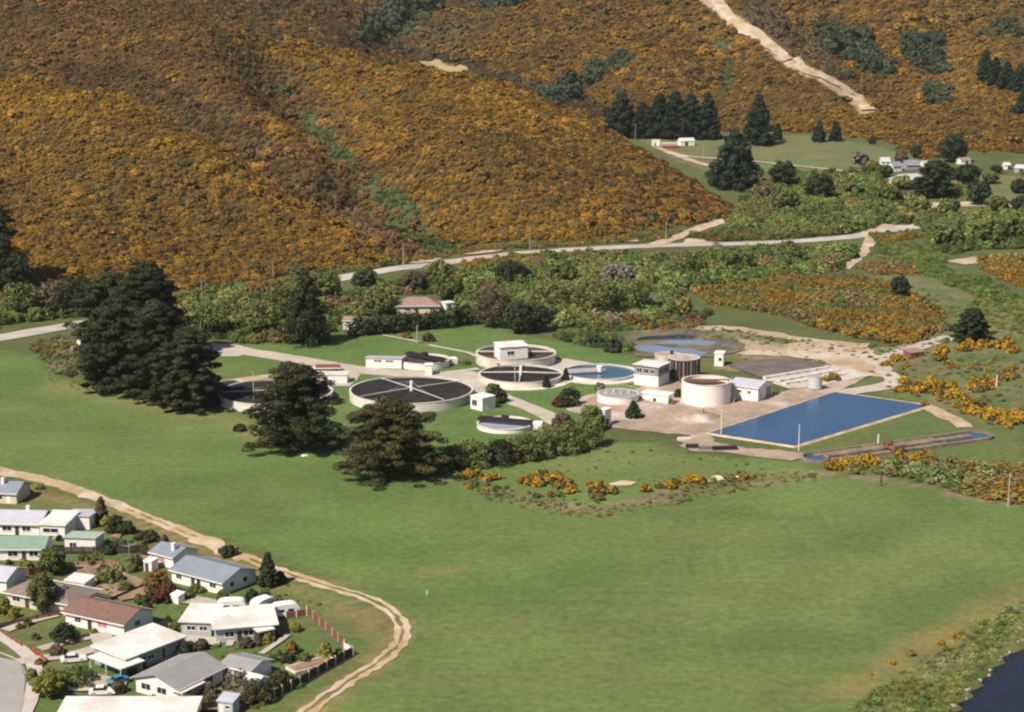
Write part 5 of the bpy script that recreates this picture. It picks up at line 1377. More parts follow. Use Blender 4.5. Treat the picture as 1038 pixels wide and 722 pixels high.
pole(423, 348, 18, 'dark mast on the lawn below the clipped hedge', 'mast', 0, None, 'grey_wall', 0.3)
pole(713, 424, 10, 'dark post beside the gravel heap', 'bollard_post', 0, None, 'dark_timber', 0.16)
pole(893, 493, 13, 'weathered fence strainer post by the field edge gorse', 'strainer_post', 0, 'posts along the field edge', 'dark_timber', 0.2)
pole(1022, 513, 34, 'grey wooden pole in the gorse at the right field corner', 'strainer_post', 0, 'posts along the field edge', 'pole_wood', 0.2)
pole(890, 452, 12, 'short white marker post above the looped channel', 'marker_post', 0, None, 'white_paint', 0.22)
pole(1010, 392, 12, 'short white marker post among scattered gorse on the right', 'marker_post', 0, None, 'white_paint', 0.22)
pole(433, 603, 4, 'white peg standing alone in the playing field', 'field_peg', 0, None, 'white_paint', 0.12)
# white slab boulders at the field edge
for i, (px, py, w) in enumerate(((728, 485, 14), (720, 488, 6), (748, 484, 8), (309, 462, 8))):
    p = at(px, py); s = sc_at(p); rng_ = np.random.default_rng(50 + i)
    bm = bmesh.new(); bmesh.ops.create_icosphere(bm, subdivisions=3, radius=1.0)
    for v in bm.verts:
        f = 1 + 0.35 * (vnoise(v.co.x * 2 + i * 9, v.co.y * 2 + v.co.z * 3, 5) - 0.5); v.co = Vector((v.co.x * f * w / s / 2, v.co.y * f * w / s / 2.4, max(-0.3, v.co.z * f * w / s / 5)))
    me = bpy.data.meshes.new('boulder'); bm.to_mesh(me); bm.free(); me.materials.append(M['concrete_pale'])
    tag(link('boulder', me, None, p), ('widest pale slab boulder on the rough strip at the field edge', 'small pale boulder just left of the widest slab', 'pale boulder just right of the widest slab', 'pale stone under the lone macrocarpa')[i], 'boulder', 'pale boulders at the field edge')
# ------------------------------------------------------------------ the houses at the near left
sheet('street', [(-120, 655), (0, 668), (20, 672), (26, 690), (22, 722), (14, 760), (-200, 780)], M['asphalt'], 0.1)
ribbon('street_pavement', [(-40, 628), (0, 646), (22, 660), (35, 676), (34, 700), (26, 722), (18, 745)], 2.6, M['footpath'], jit=0.06)
def kerb(pix):
    w_ = smooth_path([Vector((p.x, p.y, 0)) for p in (at(*q_) for q_ in pix)], 1.5); mb = MB()
    for a, b in zip(w_[:-1], w_[1:]):
        d = (b - a); L = d.length; mb.box(0, L, -0.09, 0.09, -0.1, 0.13, Matrix.Translation(a) @ Matrix.Rotation(math.atan2(d.y, d.x), 4, 'Z'))
    o = mb.build('street_kerb', M['concrete']); o['kind'] = 'structure'
kerb([(-40, 648), (0, 662), (18, 670), (25, 682), (26, 700), (20, 722), (12, 745)])
ribbon('driveway', [(18, 672), (45, 668), (70, 665), (95, 659), (112, 650)], 3.2, M['path'], jit=0.1)
ribbon('driveway', [(5, 640), (30, 631), (58, 624)], 2.4, M['path'], jit=0.1)
ribbon('driveway', [(40, 659), (66, 652), (95, 646)], 2.4, M['path'], jit=0.1)
sheet('back_garden_soil', [(70, 575), (110, 572), (145, 590), (150, 604), (125, 610), (95, 600), (85, 585)], M['soil'], 0.4, 2)
sheet('back_garden_soil', [(190, 604), (230, 612), (215, 616), (180, 612)], M['path'], 0.3, 2)
sheet('back_garden_soil', [(110, 545), (128, 538), (120, 548)], M['soil'], 0.3, 2)
sheet('back_garden_soil', [(288, 676), (330, 662), (338, 667), (300, 684)], M['soil'], 0.25, 2)
sheet('back_garden_soil', [(245, 700), (285, 680), (300, 690), (270, 708), (240, 722), (200, 722)], M['soil'], 0.4, 2)
sheet('patio', [(185, 645), (222, 648), (222, 656), (190, 654)], M['path'], 0.2, 2)
sheet('patio', [(90, 645), (112, 642), (118, 652), (95, 656)], M['path'], 0.2, 2)
sheet('patio', [(60, 690), (95, 684), (128, 692), (128, 702), (70, 702)], M['path'], 0.2, 2)
ribbon('garden_path', [(232, 656), (236, 648), (240, 642)], 1.4, M['path'], jit=0.08)
ribbon('garden_path', [(265, 664), (285, 650), (292, 644)], 1.2, M['path'], jit=0.08)

H = []
# grey roofed white house by the track
building('house', (174.5, 590), (226, 603.5), 9.6, 2.7, 'white house with a plain blue grey gabled roof, nearest the curving dirt track', 'house', roof='gable', rise=1.55, roofm='roof_grey', over=0.5,
         wins=[('r', 2.0, 1.0, 1.3, 1.1), ('r', 5.8, 1.0, 1.3, 1.1), ('f', 6.9, 0.9, 1.2, 1.3), ('f', 1.2, 1.0, 1.6, 1.1), ('f', 10.5, 1.0, 1.8, 1.1)], doors=[('f', 5.4, 1.0, 2.0)], group='houses of the settlement')
building('cottage', (153, 571), (176, 577), 7.0, 2.5, 'small white house with blue grey roof, pink curtained window and chimney', 'house', roof='gable', rise=1.2, roofm='roof_grey', over=0.35,
         wins=[('f', 1.4, 0.8, 2.8, 1.3, 'pink_curtain')], doors=[('f', 0.3, 0.8, 1.9)], chimney=(4.9, 2.0, 2.2), group='houses of the settlement')
# brown roofed house
building('house', (67, 633), (126, 646), 8.2, 2.7, 'white house with a dark red brown gabled roof in the middle of the settlement', 'house', roof='gable', rise=1.5, roofm='roof_brown', over=0.6,
         wins=[('f', 7.8, 0.9, 2.4, 1.3, 'pink_curtain'), ('f', 2.2, 0.9, 1.6, 1.2), ('r', 3.0, 1.0, 1.6, 1.1)], doors=[('f', 5.4, 1.0, 2.0)], group='houses of the settlement')
# white long house
o, L = building('house', (128, 684), (187, 661), 8.5, 2.9, 'long house with a pale cream flat roof and grey side, beside the teal car', 'house', wall='grey_wall', roof='mono', mono=0.35, roofm='roof_white', over=0.5,  # white wall in shade, painted grey
         wins=[('f', 1.2, 1.1, 1.4, 1.0), ('f', 5.0, 1.0, 1.6, 1.1), ('f', 8.2, 0.2, 1.0, 2.2), ('f', 12.0, 1.1, 1.8, 1.0)], doors=[('f', 3.6, 0.9, 2.0)], group='houses of the settlement')
cpw = at(92, 690)
cp_, crz, cL = frame_of((92, 679), (124, 691.5))
cpo = empty('carport', cp_, crz, 'open carport with a white flat roof at the end of the long cream roofed house', 'carport', None)
MB().box(-0.3, cL + 0.2, -0.3, 5.0, 2.35, 2.55).build('roof', M['roof_white'], cpo)
for x, y in ((0, 0), (cL - 0.3, 0), (0, 4.7), (cL / 2, 0)): MB().box(x - 0.07, x + 0.07, y - 0.07, y + 0.07, -0.1, 2.349).build('post', M['white_paint'], cpo)
MB().box(0.2, cL - 0.4, 4.72, 4.85, -0.1, 2.345).build('back_wall', M['cream_wall'], cpo)
# grey gabled front house
building('house', (181, 713), (226, 690.5), 9.6, 2.7, 'white fronted house with a wide mid grey gabled roof, behind the bottom white roof', 'house', wall='white_wall', roof='gable', rise=1.5, roofm='roof_mid', over=0.6,
         wins=[('f', 7.0, 0.9, 1.8, 1.2), ('f', 2.0, 0.9, 1.4, 1.1), ('l', 1.2, 0.8, 2.2, 1.3), ('l', 4.8, 0.8, 2.2, 1.3)], doors=[('l', 3.6, 0.9, 2.0, 'white_paint')], group='houses of the settlement')
a_, rz_, L_ = frame_of((185, 716), (209, 704))
ver = empty('veranda', a_, rz_, 'small white roofed veranda on the side of the mid grey gabled house', 'veranda')
MB().box(0, L_, 0.0, 2.6, 2.15, 2.3).build('roof', M['roof_white'], ver)
for x in (0.1, L_ - 0.1): MB().box(x - 0.06, x + 0.06, 0.05, 0.17, -0.1, 2.147).build('post', M['white_paint'], ver)
building('garage', (224, 687), (254, 694), 6.0, 2.4, 'low grey roofed garage between the mid grey house and the dark fence', 'garage', wall='white_wall', roof='gable', rise=0.8, roofm='roof_mid', over=0.35,
         wins=[('f', 1.0, 0.9, 1.4, 1.0)], doors=[('f', 3.0, 2.3, 2.0, 'dark_timber')])
# L shaped flat white house
building('house', (219, 652), (279, 647), 9.0, 2.8, 'flat white roofed house with shaded blue grey front, right of the brown roofed house', 'house', wall='blue_grey_wall', roof='mono', mono=0.3, roofm='roof_white', over=0.7,  # shade under the eaves put into the wall colour
         wins=[('f', 1.6, 0.9, 1.8, 1.2), ('f', 5.0, 0.9, 2.0, 1.2), ('f', 8.4, 0.9, 1.8, 1.2)], doors=[('f', 3.9, 0.9, 2.0)], group='houses of the settlement')
building('annexe', (184, 644), (214, 645), 8.2, 2.7, 'square white roofed annexe joined to the left of the flat white house', 'annexe', wall='blue_grey_wall', roof='mono', mono=0.3, roofm='roof_white', over=0.5, wins=[('f', 1.0, 1.0, 1.8, 1.0), ('f', 3.4, 1.0, 1.6, 1.0)])  # annexe front carries the same painted shade
building('porch', (263, 653), (277, 650), 2.4, 2.3, 'small porch with a white roof at the right end of the flat white house', 'porch', wall='dark_timber', roof='flat', roofm='roof_white', over=0.3, doors=[('f', 1.0, 0.9, 2.0, 'red_timber')])
# bottom white roof
building('house', (58, 748), (194, 748), 8.0, 3.0, 'nearest house, seen as a broad plain white roof at the bottom edge', 'house', wall='cream_wall', roof='mono', mono=0.4, roofm='roof_white', over=0.5, wins=[('f', 3, 1, 2, 1.2), ('f', 10, 1, 2, 1.2), ('f', 17, 1, 2, 1.2)], doors=[('f', 7, 1.0, 2.0)], group='houses of the settlement')
# houses at the left
building('house', (-30, 509), (17, 511), 8.0, 2.6, 'tan walled house with a slate grey roof at the left edge by the track', 'house', wall='cream_wall', roof='gable', rise=1.6, roofm='roof_grey', over=0.4, chimney=(7.0, 3.0, 2.6), wins=[('f', 6.0, 0.9, 2.0, 1.2)], doors=[('f', 9.0, 1.0, 2.0, 'white_paint')], group='houses of the settlement')
building('house', (-40, 541), (40, 543), 9.5, 2.7, 'long house with a pale lavender gabled roof above the green roofed one', 'house', roof='gable', rise=1.5, roofm='roof_lavender', over=0.5, wins=[('f', 9.5, 0.9, 2.2, 1.2), ('f', 14.0, 0.9, 2.0, 1.2)], doors=[('f', 12.4, 0.9, 2.0)], chimney=(13.8, 5.0, 2.4), group='houses of the settlement')
building('annexe', (41, 545), (66, 546), 8.5, 2.9, 'bright white roofed annexe at the right end of the lavender roofed house', 'annexe', roof='mono', mono=0.6, roofm='roof_white', over=0.35, wins=[('f', 0.6, 1.2, 3.6, 1.1)])
building('shed', (66, 536), (91, 537), 6.0, 3.0, 'white shed with a pale flat roof and one dark door beside the white annexe', 'shed', roof='mono', mono=-0.4, roofm='roof_lavender', over=0.3, doors=[('f', 0.9, 1.0, 2.1)])
building('house', (-40, 568), (44, 568), 8.0, 2.6, 'house with a long pale green roof at the left edge', 'house', roof='gable', rise=1.4, roofm='roof_green', over=0.5, wins=[('f', 10.0, 0.8, 2.2, 1.3), ('f', 14.5, 0.8, 2.0, 1.3)], doors=[('f', 13.0, 0.9, 2.0)], group='houses of the settlement')
building('shed', (66, 558), (97, 559), 5.5, 2.8, 'white shed with a grey green roof and bright right half, behind the long timber fence', 'shed', roof='mono', mono=-0.4, roofm='roof_palegreen', over=0.3, wins=[('f', 1.0, 0.8, 1.6, 1.1)])
building('house', (5, 612), (70, 625), 9.0, 2.6, 'house with a taupe brown hipped roof partly behind a leafy tree', 'house', wall='cream_wall', roof='hip', rise=1.7, roofm='roof_taupe', over=0.5, wins=[('f', 2.0, 0.9, 2.0, 1.2), ('f', 8.0, 0.9, 1.8, 1.2)], doors=[('f', 5.2, 1.0, 2.0)], group='houses of the settlement')
building('house', (-45, 596), (7, 601), 7.5, 2.7, 'white house with a mauve grey roof cut by the left edge', 'house', roof='gable', rise=1.3, roofm='roof_lavender', over=0.4, wins=[('f', 8.0, 0.9, 1.6, 1.2)], group='houses of the settlement')
# small outbuildings
building('garden_shed', (173.5, 611), (181, 613), 1.7, 1.6, 'tiny white garden shed in front of the maroon bush', 'garden shed', roof='mono', mono=0.3, roofm='white_paint', over=0.15, doors=[('f', 0.3, 0.7, 1.35, 'white_paint')])
building('garden_shed', (221, 724), (236, 726), 2.6, 2.3, 'small pale blue grey garden shed at the bottom by the dark fence', 'garden shed', wall='blue_grey_wall', roof='mono', mono=0.4, roofm='roof_lavender', over=0.2, wins=[('f', 1.3, 1.1, 0.9, 0.7)], doors=[('f', 0.3, 0.8, 1.8, 'white_paint')])
building('garden_shed', (146, 579), (154, 580), 2.6, 2.1, 'small white outhouse left of the pink curtained cottage', 'garden shed', roof='flat', roofm='white_paint', over=0.12, doors=[('f', 0.3, 0.8, 1.8)])
building('garden_shed', (138, 577), (150, 578), 2.8, 1.9, 'low red walled shed left of the pink curtained cottage', 'garden shed', wall='red_timber', roof='flat', roofm='roof_red', over=0.12)
building('garden_shed', (66, 597), (86, 600), 3.5, 1.7, 'pale roofed lean to beside the taupe hipped house', 'lean to', wall='white_wall', roof='mono', mono=0.4, roofm='roof_white', over=0.2)
building('greenhouse', (249, 699), (262, 703), 2.5, 2.0, 'small white framed glasshouse right of the low grey garage, by the dark fence', 'greenhouse', wall='white_paint', roof='gable', rise=0.6, roofm='white_paint', over=0.1, wins=[('f', 0.3, 0.5, 2.0, 1.3)])
# caravans
def caravan(px, py, L, rz, label, group=None, h=2.3, W=2.4):
    o = empty('caravan', at(px, py), rz, label, 'caravan', group)
    n = 10; prof = []
    for k in range(n + 1):
        t = k / n; a = math.pi * t; prof.append((-L / 2 * math.copysign(abs(math.cos(a)) ** 0.55, math.cos(a)), 0.95 + (h - 0.95 + 0.4) * math.sin(a) ** 0.55))
    prof = [(-L / 2, 0.5)] + prof + [(L / 2, 0.5)]
    MB().hull6([(x, -W / 2, z) for x, z in prof], None, (0, W, 0)).build('body', M['white_paint'], o, smooth=True)
    for x in (-L * 0.28, L * 0.06): 
        f = MB().box(x, x + L * 0.22, -W / 2 - 0.04, -W / 2 - 0.004, 1.25, 1.85).build('window', M['steel'], o); MB().box(x + 0.07, x + L * 0.22 - 0.07, -W / 2 - 0.06, -W / 2 - 0.042, 1.32, 1.78).build('pane', M['glass'], f)
    MB().box(L * 0.32, L * 0.43, -W / 2 - 0.04, -W / 2 - 0.004, 0.6, 1.9).build('door', M['cream_wall'], o)
    for s in (-1, 1): MB().tube((0.2, s * W / 2 - s * 0.02, 0.32), (0.2, s * W / 2 - s * 0.25, 0.32), 0.32, 0.32, 14).build('wheel', M['tyre'], o)
    MB().tube((L / 2, 0, 0.5), (L / 2 + 1.0, 0, 0.45), 0.05, 0.05, 6).build('drawbar', M['steel'], o)
    return o
caravan(267, 619, 5.0, 0.9, 'white rounded caravan behind the flat white house, left of a pair', 'caravans by the settlement')
caravan(289, 624.5, 5.4, 0.35, 'white rounded caravan by the red slatted fence, right of a pair', 'caravans by the settlement')
caravan(235, 620.5, 5.6, 0.1, 'white rounded caravan showing over the roof of the square annexe', 'caravans by the settlement')
# cars
def car(px, py, rz, paint, label, L=4.4, name='parked_car', group=None):
    o = empty(name, at(px, py) + Vector((0, 0, 0.06)), rz, label, 'car', group); W = 1.68
    prof = [(-L / 2, 0.35), (-L / 2 - 0.02, 0.75), (-L * 0.42, 0.92), (-L * 0.30, 0.97), (-L * 0.30, 0.97), (L * 0.22, 0.95), (L * 0.45, 0.82), (L / 2, 0.62), (L / 2, 0.35), (L * 0.3, 0.28), (-L * 0.3, 0.28)]
    mb = MB(); mb.hull6([(x, -W / 2, z) for x, z in prof], None, (0, W, 0)); b = mb.build('body', M[paint], o, smooth=False)
    a, t = 0.97, 1.42
    lo = [(-L * 0.36, -W / 2 + 0.06), (L * 0.20, -W / 2 + 0.06), (L * 0.20, W / 2 - 0.06), (-L * 0.36, W / 2 - 0.06)]; hi = [(-L * 0.24, -W / 2 + 0.22), (L * 0.06, -W / 2 + 0.22), (L * 0.06, W / 2 - 0.22), (-L * 0.24, W / 2 - 0.22)]
    mb = MB(); mb.add([(x, y, a) for x, y in lo] + [(x, y, t) for x, y in hi], [(0, 1, 5, 4), (1, 2, 6, 5), (2, 3, 7, 6), (3, 0, 4, 7)]); mb.build('window', M['glass'], o)
    MB().prism([(x * 1.03, y * 1.03) for x, y in hi], t + 0.001, t + 0.06).build('roof', M[paint], o)
    for x in (-L * 0.30, L * 0.30):
        for s in (-1, 1):
            wh = MB().tube((x, s * (W / 2 + 0.02), 0.3), (x, s * (W / 2 - 0.2), 0.3), 0.31, 0.31, 16).build('wheel', M['tyre'], o); MB().tube((x, s * (W / 2 + 0.035), 0.3), (x, s * (W / 2 + 0.022), 0.3), 0.17, 0.17, 12).build('rim', M['steel'], wh)
    for s in (-0.55, 0.55):
        MB().box(L / 2 + 0.002, L / 2 + 0.03, s - 0.17, s + 0.17, 0.5, 0.62).build('headlight', M['white_paint'], o); MB().box(-L / 2 - 0.045, -L / 2 - 0.022, s - 0.15, s + 0.15, 0.55, 0.7).build('tail_light', M['red_paint'], o)
    MB().box(L / 2 + 0.003, L / 2 + 0.09, -W / 2, W / 2, 0.33, 0.45).build('bumper', M['steel'], o)
    return o
car(75, 671, 0.25, 'car_white', 'white car parked on the drive before the open carport', 4.6)
car(121, 693, 0.75, 'car_teal', 'teal car parked on the lawn by the cream roofed house', 3.9)
car(104, 704, 0.1, 'car_white', 'white car peeping over the nearest white roof', 4.4)
car(727, 249.5, 0.03, 'car_grey', 'grey car driving along the far valley road', 4.6, name='moving_car')
car(51, 566, 0.2, 'car_white', 'white car standing before the green roofed house', 4.2)
# fences
def paling(pix, h, m, label, posts='white_paint', gap=2.2, cat='fence', post_h=0.25, group=None, railm=None):
    w_ = [at(*q_) for q_ in pix]
    o = empty('fence', w_[0], 0, label, cat, group); mb = MB(); pm = []
    for a, b in zip(w_[:-1], w_[1:]):
        d = b - a; L = d.length; T = Matrix.Translation(a - w_[0]) @ Matrix.Rotation(math.atan2(d.y, d.x), 4, 'Z')
        n = max(1, int(L / 0.16))
        for k in range(n): mb.box(k * L / n + 0.01, (k + 1) * L / n - 0.012, 0.0, 0.03, 0.05, h * (0.96 + 0.06 * random.random()), T)
        mb.box(0, L, 0.032, 0.09, h * 0.25, h * 0.33, T); mb.box(0, L, 0.032, 0.09, h * 0.75, h * 0.83, T)
        k = max(1, int(round(L / gap)))
        for i in range(k + 1): pm.append((T, i * L / k))
    mb.build('boards', M[m], o)
    for T, x in pm[:95]: MB().box(x - 0.09, x + 0.09, -0.11, 0.14, 0, h + post_h, T).build('post', M[posts], o)
    return o
paling([(311, 622.5), (324, 634), (337, 645), (349, 657)], 1.5, 'red_timber', 'red slatted fence with white posts behind the caravans', gap=2.9, posts='concrete')
paling([(357, 665), (340, 675), (322, 685), (304, 696), (286, 705), (270, 714)], 1.8, 'dark_timber', 'dark board fence with pale posts along the near garden corner', gap=2.6, posts='concrete')
paling([(290, 627), (311, 624)], 1.3, 'red_timber', 'short red fence joining the right caravan to the slatted fence', gap=2.2)
paling([(349, 658), (358, 664)], 1.3, 'white_paint', 'short pale gate panel at the fence corner', gap=2.0)
paling([(50, 562), (95, 562), (150, 560)], 1.7, 'dark_timber', 'long dark timber fence behind the grey green roofed shed', gap=2.4, posts='dark_timber', post_h=0.05)
paling([(66, 575), (118, 573), (124, 580)], 1.1, 'brick', 'low brown fence around the vegetable garden', gap=2.4, posts='dark_timber', post_h=0.05)
paling([(0, 581), (30, 583), (66, 576)], 1.4, 'red_timber', 'red brown fence below the green roofed house', gap=2.4, posts='dark_timber', post_h=0.05)
paling([(0, 637), (25, 631), (62, 624)], 1.0, 'red_timber', 'low brown fence between the front lawn and the red brown roofed house', gap=2.2, posts='dark_timber', post_h=0.05)
paling([(32, 660), (47, 672)], 0.9, 'red_paint', 'short bright red fence beside the pavement', gap=2.0, posts='red_paint', post_h=0.05)
paling([(2, 643), (22, 656)], 0.8, 'red_timber', 'low red brown fence along the pavement by the front lawn', gap=2.0, posts='red_timber', post_h=0.05)
paling([(205, 722), (232, 716), (268, 712)], 1.6, 'dark_timber', 'dark board fence behind the pale blue garden shed', gap=2.2, posts='dark_timber', post_h=0.05)
paling([(112, 610), (135, 600), (150, 594)], 0.8, 'dark_timber', 'low dark fence across the garden behind the red brown roof', gap=2.2, posts='dark_timber', post_h=0.05)
# red gate / garden wall at the corner
o = empty('raised_bed', at(300, 684), math.atan2(1, 1.2), 'pale edged raised vegetable bed beside the dark board fence', 'garden bed')
mb = MB(); mb.box(0, 9, 0, 0.25, 0, 0.45); mb.box(0, 9, 3.2, 3.45, 0, 0.45); mb.box(0, 0.25, 0.252, 3.198, 0, 0.448); mb.box(8.75, 9, 0.252, 3.198, 0, 0.448); mb.build('edging', M['concrete_pale'], o); MB().box(0.26, 8.74, 0.26, 3.19, 0, 0.3).build('soil', M['soil'], o)
o = empty('clothes_line', at(131, 562), 0.3, 'grey rotary clothes line in the yard right of the grey green shed', 'clothes line')
MB().tube((0, 0, 0), (0, 0, 2.2), 0.05, 0.04, 8).build('pole', M['steel'], o)
for k in range(4):
    a = k * math.pi / 2; MB().tube((0, 0, 1.7), (1.6 * math.cos(a), 1.6 * math.sin(a), 2.25), 0.03, 0.03, 5).build('arm', M['steel'], o)
mb = MB()
for r_ in (0.7, 1.1, 1.5):
    for k in range(4):
        a, b = k * math.pi / 2, (k + 1) * math.pi / 2; z = 1.7 + 0.55 * r_ / 1.6
        mb.tube((r_ * math.cos(a), r_ * math.sin(a), z), (r_ * math.cos(b), r_ * math.sin(b), z), 0.012, 0.012, 4)
mb.build('line', M['steel'], o)
# --- far buildings
building('farmhouse', (402, 318.5), (445, 318), 9.0, 3.2, 'white walled house with a dull red hipped roof behind the clipped hedge', 'house', wall='cream_wall', roof='hip', rise=2.3, roofm='roof_red', over=0.6,
         wins=[('r', 1.5, 1.0, 1.6, 1.2), ('r', 4.0, 1.0, 1.6, 1.2), ('f', 12.0, 1.0, 2.0, 1.2), ('f', 3.0, 1.0, 2.0, 1.2)], doors=[('f', 7.0, 1.0, 2.0)])
building('farm_shed', (348, 334), (362, 334.5), 4.0, 3.2, 'small red roofed shed at the left end of the clipped hedge', 'shed', roof='gable', rise=1.0, roofm='roof_red', over=0.3, doors=[('f', 2, 1.2, 2.2)])
building('farm_shed', (452, 315), (461, 314), 4.0, 2.6, 'tiny white shed right of the red roofed house', 'shed', roof='flat', roofm='roof_white', over=0.2, doors=[('f', 1, 1, 2)])
building('farmhouse', (893, 172), (902, 172), 6, 5.0, 'two storey white house beside the yellow green bush on the meadow', 'house', roof='gable', rise=2.0, roofm='roof_lavender', over=0.4, wins=[('f', 0.8, 3.2, 1.2, 1.2), ('f', 3.6, 3.2, 1.2, 1.2), ('f', 1.0, 0.9, 1.4, 1.4)], doors=[('f', 3.4, 1.1, 2.1)], group='houses beyond the meadow')
building('farmhouse', (905, 174), (914, 173.5), 6, 3.6, 'small white house with dark gable next to the two storey house', 'house', roof='gable', rise=1.8, roofm='roof_grey', over=0.4, wins=[('f', 1.2, 1.2, 1.6, 1.4), ('f', 3.8, 1.2, 1.4, 1.4)], group='houses beyond the meadow')
building('farmhouse', (919, 172), (932, 171.5), 7, 3.0, 'house with a slate blue roof at the far edge of the meadow', 'house', wall='grey_wall', roof='gable', rise=2.2, roofm='roof_grey', over=0.5, wins=[('f', 2.0, 1.0, 2.0, 1.4)], group='houses beyond the meadow')
building('farmhouse', (910, 188), (940, 186), 9, 3.2, 'nearest meadow house with a broad pinkish grey roof', 'house', wall='cream_wall', roof='hip', rise=2.6, roofm='roof_lavender', over=0.6, wins=[('f', 3.0, 1.0, 2.0, 1.4), ('f', 9.0, 1.0, 2.0, 1.4)], doors=[('f', 6, 1, 2)], group='houses beyond the meadow')
building('farm_shed', (937, 169), (950, 168.5), 6, 2.6, 'long shed with a white roof above the slate blue house', 'shed', roof='flat', roofm='roof_white', over=0.3, doors=[('f', 3, 2, 2)])
building('farm_shed', (974, 167), (984, 166.5), 6, 2.8, 'red roofed shed at the far end of the meadow houses', 'shed', roof='gable', rise=1.2, roofm='roof_red', over=0.3, doors=[('f', 3, 2, 2)])
building('farm_shed', (1018, 172), (1024, 172), 5, 2.8, 'white shed at the right edge of the far green', 'shed', roof='gable', rise=1.2, roofm='roof_white', over=0.3, doors=[('f', 2, 2, 2)])
building('farm_shed', (1028, 175), (1039, 174.5), 6, 3.0, 'larger grey white barn at the right edge of the far green', 'barn', wall='grey_wall', roof='gable', rise=1.6, roofm='roof_lavender', over=0.3, doors=[('f', 3, 3, 2.6)])
building('farm_shed', (661, 148), (669, 148), 4, 3.6, 'white cabin left of the red and white bus on the meadow', 'cabin', roof='flat', roofm='white_paint', over=0.15, doors=[('f', 1.5, 1, 2)])
building('farm_shed', (690, 148), (704, 147.5), 6, 3.2, 'white barn with a rounded look right of the red and white bus', 'barn', roof='gable', rise=1.6, roofm='roof_white', over=0.2, doors=[('f', 3, 2.2, 2.4)])
p = at(679, 150); o = empty('bus', p + Vector((0, 0, 0.1)), 0.02, 'red and white bus parked at the edge of the far meadow', 'bus')
MB().box(-5.6, 5.6, -1.25, 1.25, 0.5, 1.7).build('lower_body', M['red_paint'], o); MB().box(-5.55, 5.55, -1.22, 1.22, 1.702, 3.3).build('body', M['white_paint'], o)
for k in range(6): MB().box(-5.0 + 1.7 * k, -3.8 + 1.7 * k, -1.27, -1.222, 2.0, 2.9).build('window', M['red_paint'] if k % 2 else M['glass'], o)
for x in (-3.6, 3.6):
    for s in (-1, 1): MB().tube((x, s * 1.27, 0.5), (x, s * 1.0, 0.5), 0.5, 0.5, 14).build('wheel', M['tyre'], o)
# ------------------------------------------------------------------ individual trees and shrubs
# the great macrocarpas
MG = 'big dark macrocarpas at the left of the works'
plant('macrocarpa', 'macrocarpa', 'macrocarpa', 118, 354, 76, 84, 'broad dark macrocarpa at the back left of the dark clump, spreading over the road', 'tree', MG, per=210, q_=1.25)
plant('macrocarpa', 'macrocarpa', 'macrocarpa', 152, 362, 92, 76, 'tallest flat topped macrocarpa in the dark clump at the back', 'tree', MG, per=210, q_=1.25)
plant('macrocarpa', 'macrocarpa', 'macrocarpa', 124, 396, 92, 84, 'macrocarpa at the front left of the dark clump beside the white hut', 'tree', MG, per=210, q_=1.25)
plant('macrocarpa', 'macrocarpa', 'macrocarpa', 163, 404, 96, 70, 'macrocarpa in the middle of the dark clump', 'tree', MG, per=210, q_=1.25)
plant('macrocarpa', 'macrocarpa', 'macrocarpa', 193, 414, 80, 66, 'rounded macrocarpa at the right front of the dark clump', 'tree', MG, per=210, q_=1.25)
plant('macrocarpa', 'macrocarpa', 'macrocarpa_light', 301, 455, 86, 98, 'lone olive green macrocarpa with layered boughs before the half hidden filter', 'tree', None, per=170, leaf=0.27)
plant('macrocarpa', 'macrocarpa', 'macrocarpa_brown', 398, 482, 78, 108, 'lone bronze brown macrocarpa with layered boughs left of the hedge', 'tree', None, per=170, leaf=0.27)
plant('macrocarpa', 'pine', 'macrocarpa', 311, 349, 72, 46, 'single dark conical tree standing before the light green scrub', 'tree', None, per=110)
plant('macrocarpa', 'macrocarpa', 'macrocarpa', 985, 347, 34, 36, 'dark rounded tree alone on the right slope with its shadow under it', 'tree', None, per=90)
plant('small_tree', 'round', 'broad_dark', 912, 302, 22, 21, 'small dark tree with a bare stem above the gorse flat', 'tree', None, per=50)
# edge trees at the far left
plant('macrocarpa', 'macrocarpa', 'broad_dark', -6, 292, 86, 56, 'tall dark tree cut by the left edge under the gorse slope', 'tree', None, per=90)
plant('small_tree', 'round', 'broad_dark', 16, 300, 42, 44, 'dark green tree at the foot of the left gorse slope', 'tree', None, per=70)
plant('small_tree', 'round', 'broad', 22, 322, 34, 46, 'mid green tree beside the road at the left edge', 'tree', None, per=70)
plant('small_tree', 'round', 'dull', 55, 320, 34, 40, 'brownish tree beside the road left of the dark clump', 'tree', None, per=70)
plant('small_tree', 'round', 'broad_dark', 80, 321, 40, 46, 'dark leafy tree between the road and the dark clump', 'tree', None, per=70)
